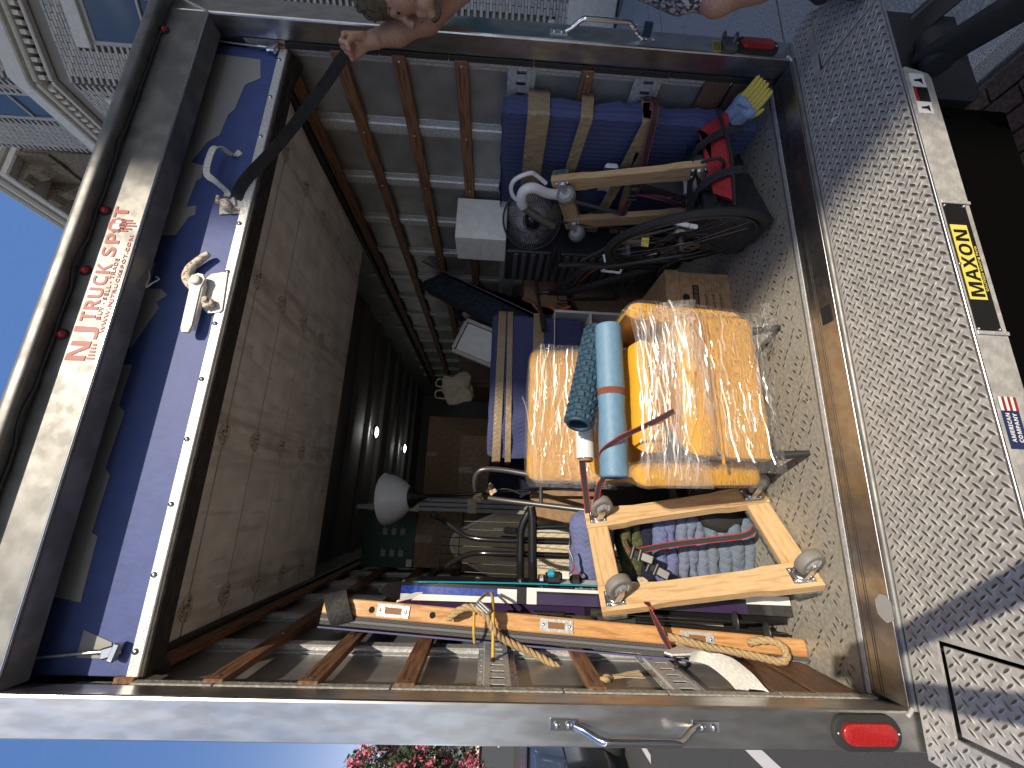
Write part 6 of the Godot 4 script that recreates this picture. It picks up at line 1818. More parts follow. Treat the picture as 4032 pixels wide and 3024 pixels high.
func make_deep() -> void:
	# things far inside, barely lit
	carton("moving_carton", "large brown wrapped carton deep inside near the front wall", Vector3(-0.62, 0.0, -4.2), Vector3(0.20, 1.86, -3.3), M.cardboard_dark, [])
	carton("moving_carton", "dark brown carton deep inside left of the wrapped carton", Vector3(-0.72, 0.0, -3.1), Vector3(-0.10, 1.45, -2.55), M.cardboard_dark, [])
	var t := thing("tote_bag", "pale cloth tote bag on the dark load deep inside", "bag")
	var o := Vector3(0.319, 1.547, -2.600)
	part(t, "sack", soft(Vector3(0.30, 0.26, 0.16), 0.05, 0.05, 7.0, 33.0, 10, 40), M.iron_cover, Transform3D(Basis(Vector3(0, 0, 1), 0.2), o + Vector3(0, -0.03, 0)))
	for s: float in [-0.05, 0.06]: tb(t, "handle", M.iron_cover, smooth([o + Vector3(s - 0.03, 0.08, 0), o + Vector3(s - 0.02, 0.17, 0.02), o + Vector3(s + 0.04, 0.16, 0.03), o + Vector3(s + 0.04, 0.08, 0.02)], 4), 0.008, 6)
	carton("moving_carton", "dark carton under the pale tote bag", Vector3(0.05, 0.0, -2.95), Vector3(0.72, 1.16, -2.4), M.cardboard_dark, [])
	var d := thing("dark_dresser", "dark wooden cabinet standing deep behind the bicycle", "cabinet")
	bc(d, "body", M.plank, Vector3(0.45, 0.0, -3.6), Vector3(1.15, 1.55, -2.9), 0.006)
	for k in 4: bc(d, "drawer_front", M.plank, Vector3(0.48, 0.1 + k * 0.36, -2.9), Vector3(1.12, 0.43 + k * 0.36, -2.885), 0.006)
	var q := thing("dark_blanket", "dark navy folded blanket hanging left of the quilted block", "blanket")
	part(q, "folds", soft(Vector3(0.42, 0.80, 0.22), 0.06, 0.05, 5.0, 40.0, 14, 60), M.dark_quilt, Transform3D(Basis(Vector3(0, 0, 1), -0.15), Vector3(-0.50, 0.78, -1.72)))
	bc(q, "stand", M.black_steel, Vector3(-0.66, 0.0, -1.85), Vector3(-0.44, 0.42, -1.5), 0.01)


# gathered creases of film running roughly from side to side between two heights
func film_streaks(t: Node3D, count: int, a: Vector3, b: Vector3, y0: float, y1: float, bulge: float, sd: int) -> void:
	var r := RandomNumberGenerator.new()
	r.seed = sd
	var m := MB.new()
	for k in count:
		var v := r.randf()
		var u0 := r.randf() * 0.75
		var u1 := minf(1.0, u0 + 0.12 + r.randf() * r.randf() * 0.6)
		var dy := r.randfn() * 0.07
		var path := []
		for i in 9:
			var u := lerpf(u0, u1, i / 8.0)
			var p := a.lerp(b, u)
			p.y = lerpf(y0, y1, v) + dy * (u - u0) + 0.004 * sin(i * 1.3 + k)
			p.z += bulge * smoothstep(0.3, 1.0, v) + 0.004 - 0.03 * pow(absf(u - 0.5) * 2.0, 4.0) * signf(bulge - 0.02) * 0.5
			path.append(p)
		# each crease faces its own way; those that face between sun and eye flash
		var face := (Vector3(0.07, 0.54, 0.84) + Vector3(r.randfn(), r.randfn(), r.randfn()) * 0.17).normalized()
		m.ribbon(path, [(path[8] - path[0]).cross(face)], r.randf_range(0.0007, 0.0028), 0.0006)
	part(t, "film_creases", m, M.film_streak).set_meta("kind", "stuff")


# a creased sheet of film over the surface fn(u, v): creases run along u, amp metres deep
func film_sheet(t: Node3D, nu: int, nv: int, fn: Callable, amp: float, fx: float, fy: float, sd: float, m: Material) -> void:
	var rows := []
	for i in nu + 1:
		var row := []
		for j in nv + 1:
			var p: Vector3 = fn.call(float(i) / nu, float(j) / nv)
			var s := p.y + 0.10 * p.x
			p.z += amp * (fold_noise(Vector3(p.x, s, sd), Vector3(fx, fy, 1)) + 0.5 * fold_noise(Vector3(p.x + s * 0.7, s, sd + 3.0), Vector3(fx * 2.5, fy * 1.7, 1)) + 0.6)
			row.append(p)
		rows.append(row)
	var b := MB.new()
	b.grid(rows)
	part(t, "film_wrap", b, m)


# ---------------------------------------------------------------- left of the load
func make_cargo_left() -> void:
	dolly("tilted wooden dolly with grey wheels leaning on folded blankets", Vector3(-0.799, 0.368, -0.484), Basis(Vector3(0.1837, -0.958, 0.2204), Vector3(0.6436, 0.2867, 0.7096), Vector3(-0.743, 0.0115, 0.6692)).orthonormalized(), [0.2, 0.3, 0.22, 0.28])
	make_blankets()
	make_skid_board()
	make_skis()
	make_lamp()
	make_chair_frame()
	make_ironing_board()
	carton("brown_carton", "brown carton with handwriting stacked under the green box", Vector3(-1.15, 1.36, -2.35), Vector3(-0.76, 1.70, -2.06), M.cardboard_dark, ["COAT GREY", "SHOES"])
	carton("brown_carton", "plain brown carton under the handwritten carton", Vector3(-1.15, 0.0, -2.4), Vector3(-0.72, 1.345, -1.98), M.cardboard_dark, [])
	var g := thing("green_box", "dark green cookware carton with pictures of pots on its front", "box")
	bc(g, "carton", M.green_box, Vector3(-1.16, 1.708, -2.40), Vector3(-0.76, 2.085, -2.08), 0.003)
	for i in 3:
		for j in 2:
			var p := Vector3(-1.06 + j * 0.15, 1.80 + i * 0.065, -2.079)
			var b := MB.new()
			b.prism(PackedVector2Array([Vector2(-0.022, -0.016), Vector2(0.022, -0.016), Vector2(0.025, 0.012), Vector2(0.012, 0.018), Vector2(-0.012, 0.018), Vector2(-0.025, 0.012)]), 0, 0.0008, Transform3D(Basis(), p))
			b.box(Vector3(0.02, 0.004, 0.0008), Transform3D(Basis(), p + Vector3(0.036, 0.008, 0.0004)), 0.0)
			part(g, "printed_pot", b, M.decal)
	bc(g, "bar_code", M.white_print, Vector3(-1.15, 1.715, -2.079), Vector3(-1.10, 1.755, -2.078), 0.0)
	# pale shelf boards standing by the lamp
	var s := thing("shelf_boards", "pale grey boards taped together standing behind the lamp", "boards")
	for k in 3: bc(s, "board", M.sheet_board, Vector3(-0.74 + k * 0.03, 0.9, -1.92 - k * 0.03), Vector3(-0.715 + k * 0.03, 2.02 - k * 0.1, -1.60), 0.002)
	for y in [1.25, 1.62]: bc(s, "tape", M.tape, Vector3(-0.745, y, -1.99), Vector3(-0.65, y + 0.06, -1.595), 0.001)
	var ft := bc(s, "foot", M.cardboard_dark, Vector3(-0.78, 0.0, -2.0), Vector3(-0.58, 0.9, -1.55), 0.004)
	# white curved fender of a hand cart low on the left wall
	var w := thing("hand_cart", "white painted hand cart with curved fender low by the left wall", "hand truck")
	var rows := []
	var fp := [Vector3(-1.100, 0.437, -0.227), Vector3(-1.100, 0.410, -0.222), Vector3(-1.100, 0.385, -0.185), Vector3(-1.130, 0.344, -0.159), Vector3(-1.160, 0.319, -0.142), Vector3(-1.170, 0.312, -0.126)]
	fp = smooth(fp, 5)
	var fb := MB.new()
	for p in fp: rows.append([p + Vector3(0.0, 0.0, 0.0), p + Vector3(0.0, 0.012, -0.02), p + Vector3(-0.012, 0.03, -0.06), p + Vector3(-0.05, 0.035, -0.08)])
	fb.grid(rows)
	part(w, "fender", fb, M.white_paint)
	var pl := MB.new()
	var pp := PackedVector2Array([Vector2(0, 0), Vector2(0.02, 0.02), Vector2(0.10, 0.0), Vector2(0.15, -0.03), Vector2(0.13, -0.05), Vector2(0.10, -0.06), Vector2(0.09, -0.09), Vector2(0.05, -0.05)])
	pl.prism(pp, 0, 0.006, Transform3D(Basis(Vector3(0, -1, 0.1).normalized(), Vector3(0, 0.1, 1).normalized(), Vector3(-1, 0, 0)), Vector3(-1.125, 0.551, -0.316)))
	part(w, "side_plate", pl, M.white_paint)
	var wl := MB.new()
	wl.lathe([Vector2(0.0001, -0.02), Vector2(0.07, -0.025), Vector2(0.09, -0.02), Vector2(0.095, 0.0), Vector2(0.09, 0.02), Vector2(0.07, 0.025), Vector2(0.0001, 0.02)], Transform3D(Basis(Vector3(0, 0, 1), PI / 2), Vector3(-1.13, 0.097, -0.62)), 24)
	part(w, "wheel", wl, M.rubber)
	tb(w, "axle_frame", M.white_paint, [Vector3(-1.12, 0.12, -0.6), Vector3(-1.12, 0.5, -0.68)], 0.012, 8)


func make_blankets() -> void:
	# folded moving blankets stacked against the left side, each lying on the one below
	var kinds := [["slate", M.slate_quilt, "bottom slate quilted blanket of the stack inside the dolly frame"], ["slate", M.slate_quilt, "slate quilted blanket second from the bottom of the stack"], ["grey", M.grey_quilt, "grey-blue quilted blanket in the middle of the stack"], ["lilac", M.lilac_quilt, "mid-blue folded blanket above the grey-blue one"], ["dark", M.dark_quilt, "dark navy blanket below the camouflage one"], ["camo", M.camo, "camouflage blanket near the top of the stack"]]
	var y := 0.0
	for i in kinds.size():
		var th: float = [0.105, 0.095, 0.125, 0.10, 0.05, 0.085][i]
		var t := thing("folded_blanket", kinds[i][2], "blanket", "folded moving blankets")
		var w := 0.29 + 0.02 * sin(i * 2.0)
		var layers := maxi(1, int(th / 0.040))
		var z0: float = -0.625 - 0.015 * i + 0.012 * sin(i * 3.1)
		for k in layers:
			var h := th / layers
			part(t, "fold", soft(Vector3(w, h * 1.15, 0.34 - 0.012 * (k % 2)), h * 0.5, 0.022, 7.0, i * 7.0 + k * 1.3, 5, 96), kinds[i][1], Transform3D(Basis(Vector3(0, 0, 1), 0.03 * sin(i + k)), Vector3(-0.825 + 0.012 * sin(i * 1.7), y + h * (k + 0.5), z0 - 0.17 + 0.006 * sin(k * 2.2))))
		y += th
	# big lilac quilt draped over the stack, behind the dolly's top rail
	var t := thing("draped_quilt", "blue quilted blanket bundled on top of the blanket stack", "blanket")
	part(t, "bundle", soft(Vector3(0.34, 0.20, 0.24), 0.07, 0.04, 6.0, 50.0, 14, 80), M.lilac_quilt, Transform3D(Basis(), Vector3(-0.865, y + 0.11, -0.86)))
	for k in 4: part(t, "fold", soft(Vector3(0.03, 0.16, 0.12), 0.014, 0.012, 9.0, 60.0 + k, 10, 28), M.blue_quilt, Transform3D(Basis(Vector3(0, 0, 1), 0.25), Vector3(-0.97 - k * 0.024, y + 0.02 - k * 0.006, -0.74 - 0.01 * k)))
	# strap and ratchet crossing in front of the stack
	var s := thing("ratchet_strap", "black strap with red edges running across the blanket stack to its ratchet", "strap", "ratchet straps")
	var rc := Vector3(-0.850, 0.562, -0.560)
	strap(s, smooth([Vector3(-0.656, 0.072, -0.500), Vector3(-0.706, 0.067, -0.500), Vector3(-0.753, 0.098, -0.520), Vector3(-0.780, 0.235, -0.550), Vector3(-0.807, 0.399, -0.575), Vector3(-0.831, 0.519, -0.575), Vector3(-0.847, 0.575, -0.570)], 5), [Vector3(0.5, 0.8, 0.3), Vector3(0.3, 0.1, 0.9), Vector3(0.9, 0.1, 0.4), Vector3(0.95, 0.2, 0.2)], 0.0125)
	strap(s, smooth([Vector3(-0.795, 0.572, -0.660), Vector3(-0.820, 0.583, -0.600), Vector3(-0.846, 0.569, -0.570)], 4), [Vector3(0, 0.3, 1)], 0.0125)
	buckle(s, rc + Vector3(0, -0.02, 0.01), basis_to(Vector3(-0.3, -0.9, 0.15), Vector3(0.1, 0.2, 1)))
	buckle(s, rc + Vector3(-0.05, -0.08, 0.02), basis_to(Vector3(-0.4, -0.8, 0.15), Vector3(0.1, 0.2, 1)))
	var s2 := thing("ratchet_strap", "short black strap with red edges tying the wooden board to the left wall", "strap", "ratchet straps")
	strap(s2, smooth([Vector3(-0.983, 0.589, -0.360), Vector3(-1.018, 0.577, -0.335), Vector3(-1.066, 0.551, -0.340), Vector3(-1.111, 0.523, -0.360), Vector3(-1.145, 0.503, -0.360)], 4), [Vector3(0.2, 0.9, 0.3), Vector3(0.2, 0.9, 0.3), Vector3(0.5, 0.5, 0.6), Vector3(0.7, 0.1, 0.7)], 0.013)
	tb(s2, "hook", M.black_steel, smooth([Vector3(-1.145, 0.503, -0.360), Vector3(-1.165, 0.493, -0.360), Vector3(-1.165, 0.508, -0.314), Vector3(-1.175, 0.512, -0.321)], 4), 0.006, 6)
	var s3 := thing("loose_strap", "small loop of black and red strap hanging on the bundled quilt", "strap", "ratchet straps")
	strap(s3, smooth([Vector3(-0.905, 0.785, -0.700), Vector3(-0.929, 0.783, -0.690), Vector3(-0.955, 0.807, -0.690), Vector3(-0.980, 0.796, -0.690), Vector3(-0.954, 0.757, -0.690), Vector3(-0.928, 0.784, -0.685)], 4), [Vector3(0, 0, 1)], 0.009)
	tb(s3, "hook", M.zinc, [Vector3(-0.854, 0.804, -0.705), Vector3(-0.879, 0.792, -0.700), Vector3(-0.905, 0.785, -0.700)], 0.006, 6)


func make_skid_board() -> void:
	var t := thing("skid_board", "long orange-brown wooden skid board with slotted metal plates leaning on the left wall", "board")
	var bt := Vector3(-1.125, 0.0, -0.385); var tp := Vector3(-1.048, 1.76, -0.478)
	var d := (tp - bt).normalized()
	var out := Vector3(0.25, 0, 1); out = (out - d * out.dot(d)).normalized()     # the edge shown to the camera
	var x := d; var z := out; var y := z.cross(x)                                  # y points to the left wall or away
	if y.x > 0: y = -y
	var bs := Basis(x, y, x.cross(y))
	z = bs.z
	var sg := 1.0 if z.dot(out) > 0 else -1.0
	var c := (bt + tp) * 0.5
	t.position = c
	t.basis = bs
	var L := (tp - bt).length()
	bx(t, "plank", M.fir, Vector3(L, 0.056, 0.28), Vector3(0, 0, -sg * 0.14), Basis(), 0.004)
	for k in 3: bx(t, "carpet_layer", M.carpet_layer[k % 2], Vector3(L - 0.01 * k, 0.0105, 0.275), Vector3(0.004 * k, 0.034 + k * 0.0112, -sg * 0.14), Basis(), 0.002)
	bx(t, "blue_backing", M.lilac_plain, Vector3(L, 0.006, 0.28), Vector3(0, 0.071, -sg * 0.14), Basis(), 0.001)
	for q in [0.62, 0.02, -0.49]:
		var pl := MB.new()
		for e in [[-0.045, 0, 0.03, 0.042], [0.045, 0, 0.03, 0.042], [0, 0.0155, 0.06, 0.011], [0, -0.0155, 0.06, 0.011]]: pl.box(Vector3(e[2], e[3], 0.003), Transform3D(Basis(), Vector3(q + e[0], e[1], sg * 0.0025)), 0.0008)
		var p := part(t, "slot_plate", pl, M.galv)
		bx(p, "slot", M.fir_dark, Vector3(0.06, 0.02, 0.001), Vector3(q, 0, sg * 0.0008), Basis(), 0.0)
		for e: float in [-0.048, 0.048]:
			var sc := MB.new()
			sc.lathe([Vector2(0.0055, 0), Vector2(0.004, 0.002), Vector2(0.0001, 0.0025)], Transform3D(Basis(Vector3.RIGHT, sg * PI / 2), Vector3(q + e, 0, sg * 0.004)), 8)
			part(p, "screw", sc, M.zinc)
	for q in [0.70, 0.475, -0.68]:
		var ho := MB.new()
		ho.lathe([Vector2(0.0001, 0.0), Vector2(0.011, 0.0)], Transform3D(Basis(Vector3.RIGHT, PI / 2), Vector3(q, 0.002, sg * 0.0012)), 14)
		part(t, "rope_hole", ho, M.black)
	# worn leather strap over the top end
	var st := MB.new()
	st.ribbon(smooth([Vector3(0.79, 0.075, -sg * 0.05), Vector3(0.80, 0.04, sg * 0.012), Vector3(0.835, -0.02, sg * 0.012), Vector3(0.86, -0.045, -sg * 0.04), Vector3(0.86, -0.05, -sg * 0.2)], 4), [Vector3(1, 0.3, 0)], 0.04, 0.006)
	part(t, "end_strap", st, M.bag_black)
	# rope: in at the upper hole, down the side, and a loop at the lower hole
	var r := thing("hemp_rope", "thick tan rope threaded through the wooden skid board", "rope")
	var up := [Vector3(-1.069, 1.291, -0.425), Vector3(-1.046, 1.270, -0.400), Vector3(-1.024, 1.230, -0.390), Vector3(-1.028, 1.189, -0.385), Vector3(-1.052, 1.152, -0.385), Vector3(-1.093, 1.128, -0.390), Vector3(-1.126, 1.094, -0.410), Vector3(-1.159, 1.020, -0.420), Vector3(-1.193, 0.938, -0.420), Vector3(-1.224, 0.869, -0.400), Vector3(-1.250, 0.822, -0.370), Vector3(-1.265, 0.790, -0.360)]
	twist_rope(r, smooth(up, 10), 0.0125)
	var lo := [Vector3(-1.091, 0.522, -0.360), Vector3(-1.102, 0.459, -0.350), Vector3(-1.119, 0.373, -0.345), Vector3(-1.129, 0.289, -0.335), Vector3(-1.140, 0.207, -0.325), Vector3(-1.147, 0.152, -0.315), Vector3(-1.135, 0.126, -0.315), Vector3(-1.109, 0.123, -0.330), Vector3(-1.094, 0.152, -0.345), Vector3(-1.097, 0.188, -0.360), Vector3(-1.109, 0.219, -0.375)]
	twist_rope(r, smooth(lo, 10), 0.0125)
	var fr := MB.new()
	var fo := Vector3(-1.165, 0.768, -0.198)
	for i in 40:
		var a := rng.randf_range(-0.5, 0.5); var e := rng.randf_range(-0.02, 0.02)
		fr.tube([fo + Vector3(0.01 * rng.randf(), e * 0.4, 0.01 * rng.randf()), fo + Vector3(0.01, -0.05 + e * 0.3, 0.0 + e), fo + Vector3(0.012, -0.10 + rng.randf() * 0.02, e * 1.5)], 0.0016, 4, false)
	part(r, "frayed_end", fr, M.rope_pale)
	twist_rope(r, smooth([Vector3(-1.265, 0.790, -0.360), fo + Vector3(0.0, 0.03, 0.02), fo], 8), 0.0115)
	# yellow bungee with a paper tag, hooked to the wall
	var b := thing("bungee_cord", "yellow bungee cord with grey label hooked round skis and board", "cord")
	tb(b, "cord", M.bungee, smooth([Vector3(-1.137, 1.194, -0.400), Vector3(-1.101, 1.198, -0.385), Vector3(-1.061, 1.200, -0.385), Vector3(-1.026, 1.199, -0.390), Vector3(-1.009, 1.183, -0.450), Vector3(-1.007, 1.155, -0.550)], 5), 0.005, 8)
	tb(b, "cord", M.bungee, smooth([Vector3(-1.006, 1.140, -0.550), Vector3(-1.010, 1.136, -0.460), Vector3(-1.043, 1.133, -0.385), Vector3(-1.107, 1.130, -0.385), Vector3(-1.173, 1.128, -0.360)], 5), 0.006, 8)
	tb(b, "hook", M.black_steel, smooth([Vector3(-1.173, 1.128, -0.360), Vector3(-1.197, 1.128, -0.330), Vector3(-1.230, 1.128, -0.310)], 4), [0.008, 0.008, 0.009, 0.008, 0.007, 0.006, 0.005, 0.005, 0.004], 8)
	var c0 := Vector3(-1.022, 1.172, -0.375)
	var tg := bx(b, "paper_label", M.label_grey, Vector3(0.06, 0.03, 0.001), c0, Basis(Vector3(0, 0, 1), 0.9), 0.0)
	for i in 3: bx(tg, "print_line", M.white_print, Vector3(0.045, 0.003, 0.0006), Vector3(0, -0.009 + i * 0.009, 0.0008), Basis(), 0.0)


func twist_rope(t: Node3D, path: Array, r: float) -> void:
	# three strands laid round each other
	var acc := 0.0
	var strands := [[], [], []]
	var side := Vector3(0.3, 0.2, 0.9)
	for i in path.size():
		var a: Vector3 = path[maxi(i - 1, 0)]; var b: Vector3 = path[mini(i + 1, path.size() - 1)]
		var tn := (b - a).normalized()
		side = (side - tn * side.dot(tn)).normalized()
		var u := tn.cross(side)
		if i > 0: acc += (path[i] - path[i - 1]).length()
		for k in 3:
			var an := acc / (r * 4.5) * TAU * 0.75 + TAU * k / 3.0
			strands[k].append(path[i] + (side * cos(an) + u * sin(an)) * r * 0.48)
	for k in 3:
		var dense := []
		for p in strands[k]: dense.append(p)
		tb(t, "strand", M.rope, smooth(dense, 2), r * 0.60, 7)


func ski(t: Node3D, bt: Vector3, tp: Vector3, out: Vector3, lift: float, top: Array, base: Material) -> void:
	# a ski standing on its tail: sole ribbon with an upturned tip, top sheet in coloured bands
	var d := (tp - bt).normalized()
	out = (out - d * out.dot(d)).normalized()
	var sd := d.cross(out).normalized()
	var L := (tp - bt).length()
	var path := []
	for i in 41:
		var u := i / 40.0
		var tipup := smoothstep(0.88, 1.0, u)
		path.append(bt + d * L * u + out * (tipup * tipup * 0.07 * lift + 0.012 * sin(u * PI)))
	var wid := func(u: float) -> float: return (0.029 + 0.007 * pow(absf(u - 0.45) * 1.8, 2.0)) * (1.0 if u < 0.93 else sqrt(maxf(0.02, 1.0 - pow((u - 0.93) / 0.07, 2.0))))
	for seg in top:
		var b := MB.new()
		var rows := []
		for i in range(int(seg[0] * 40), int(seg[1] * 40) + 1):
			var u := i / 40.0
			var w: float = wid.call(u)
			var p: Vector3 = path[i]
			rows.append([p + sd * w * seg[2] + out * 0.006, p + sd * w * seg[3] + out * 0.006])
		b.grid(rows)
		part(t, "top_sheet", b, seg[4])
	var bb := MB.new()
	var rr := []
	for i in 41:
		var u := i / 40.0
		var w: float = wid.call(u)
		var p: Vector3 = path[i]
		rr.append([p - sd * w + out * 0.0055, p + sd * w + out * 0.0055, p + sd * (w + 0.002) - out * 0.004, p - sd * (w + 0.002) - out * 0.004])
	bb.grid(rr, true)
	part(t, "core", bb, base)


func binding(t: Node3D, at: Vector3, d: Vector3, out: Vector3) -> void:
	var bs := Basis(d, out, d.cross(out))
	var b := MB.new()
	b.box(Vector3(0.13, 0.022, 0.05), Transform3D(bs, at), 0.006)
	b.box(Vector3(0.07, 0.05, 0.06), Transform3D(bs, at + d * 0.02 + out * 0.03), 0.012)
	b.box(Vector3(0.05, 0.04, 0.055), Transform3D(bs, at - d * 0.07 + out * 0.025), 0.012)
	var p := part(t, "binding", b, M.gloss_black)
	var m := MB.new()
	m.box(Vector3(0.03, 0.03, 0.04), Transform3D(bs, at + d * 0.07 + out * 0.03), 0.008)
	part(p, "toe_lever", m, M.chrome)
	var c := MB.new()
	c.box(Vector3(0.03, 0.022, 0.03), Transform3D(bs, at + d * 0.03 + out * 0.06), 0.006)
	part(p, "clip", c, M.ski_cyan)
	var w := MB.new()
	w.box(Vector3(0.03, 0.012, 0.035), Transform3D(bs, at - d * 0.03 + out * 0.052), 0.003)
	part(p, "label_plate", w, M.white_print)


func make_skis() -> void:
	var specs := [
		["alpine_ski", "dark purple and white ski with blue tip, nearest the camera of the skis", Vector3(-1.0, 0.012, -0.43), Vector3(-1.035, 1.585, -0.70), Vector3(0.18, 0.1, 1.0), 1.0, [[0.0, 0.12, -1, 0.1, "gloss_black"], [0.0, 0.12, 0.1, 1, "ski_white"], [0.12, 0.30, -1, 0.2, "ski_purple"], [0.12, 0.30, 0.2, 0.6, "gloss_black"], [0.12, 0.30, 0.6, 1, "ski_white"], [0.30, 0.60, -1, 0.3, "ski_purple"], [0.30, 0.60, 0.3, 0.6, "gloss_black"], [0.30, 0.60, 0.6, 1.0, "ski_white"], [0.60, 0.63, -1, 1, "ski_white"], [0.63, 0.655, -1, 1, "gloss_black"], [0.655, 0.70, -1, 0.7, "ski_white"], [0.655, 0.70, 0.7, 1.0, "gloss_black"], [0.70, 0.95, -1, -0.3, "ski_white"], [0.70, 0.95, -0.3, 0.6, "ski_blue"], [0.70, 0.95, 0.6, 1, "gloss_black"], [0.95, 1.0, -1, 1, "gloss_black"]], "gloss_black"],
		["alpine_ski", "cyan-edged black ski behind the purple ski", Vector3(-0.965, 0.012, -0.47), Vector3(-1.0, 1.60, -0.73), Vector3(1.0, 0.1, 0.12), -0.6, [[0.0, 0.3, -1, 1, "gloss_black"], [0.3, 0.55, -1, 1, "ski_white"], [0.55, 0.95, -1, 1, "gloss_black"], [0.95, 1.0, -1, 1, "ski_white"]], "ski_cyan"],
		["alpine_ski", "white-edged ski at the back of the ski bundle", Vector3(-1.035, 0.012, -0.46), Vector3(-1.065, 1.52, -0.70), Vector3(-0.2, 0.1, 1.0), 0.6, [[0.0, 0.5, -1, 1, "gloss_black"], [0.5, 1.0, -1, 0.4, "ski_purple"], [0.5, 1.0, 0.4, 1, "ski_white"]], "ski_white"]]
	for q in specs:
		var t := thing(q[0], q[1], "ski", "skis on the left side")
		var segs := []
		for s in q[6]: segs.append([s[0], s[1], s[2], s[3], M[s[4]]])
		ski(t, q[2], q[3], q[4], q[5], segs, M[q[7]])
		var d: Vector3 = (q[3] - q[2]).normalized()
		var o: Vector3 = q[4]; o = (o - d * o.dot(d)).normalized()
		if q[1].begins_with("cyan"): binding(t, Vector3(-0.984, 0.862, -0.620), d, Vector3(0.8, 0.1, 0.5).normalized())
		if q[1].begins_with("white"): binding(t, Vector3(-1.079, 0.917, -0.520), d, Vector3(-0.5, 0.1, 0.8).normalized())
	for k in 2:
		var t := thing("ski_pole", "black ski pole with round basket, %s" % ("its tip towards the skid board" if k else "nearer the skis"), "ski pole", "ski poles")
		var tip := Vector3(-1.078, 0.072, -0.370) if k else Vector3(-1.050, 0.167, -0.400)
		tip.y = maxf(tip.y, 0.01)
		var hand := Vector3(-1.073, 0.616, -0.470) if k else Vector3(-1.059, 0.635, -0.500)
		var pd := (hand - tip).normalized()
		tb(t, "shaft", M.gloss_black, [tip, tip + pd * 0.04, hand], [0.003, 0.008, 0.009], 8)
		tb(t, "grip", M.rubber, [hand - pd * 0.02, hand + pd * 0.05, hand + pd * 0.12], [0.015, 0.017, 0.018], 10)
		var bk := MB.new()
		bk.lathe([Vector2(0.010, 0.012), Vector2(0.03, 0.002), Vector2(0.034, -0.004), Vector2(0.03, -0.004), Vector2(0.010, 0.004)], Transform3D(Basis(pd.cross(Vector3.FORWARD).normalized(), pd, pd.cross(Vector3.FORWARD).cross(pd).normalized()), tip + pd * 0.075), 18)
		part(t, "basket", bk, M.black_steel)


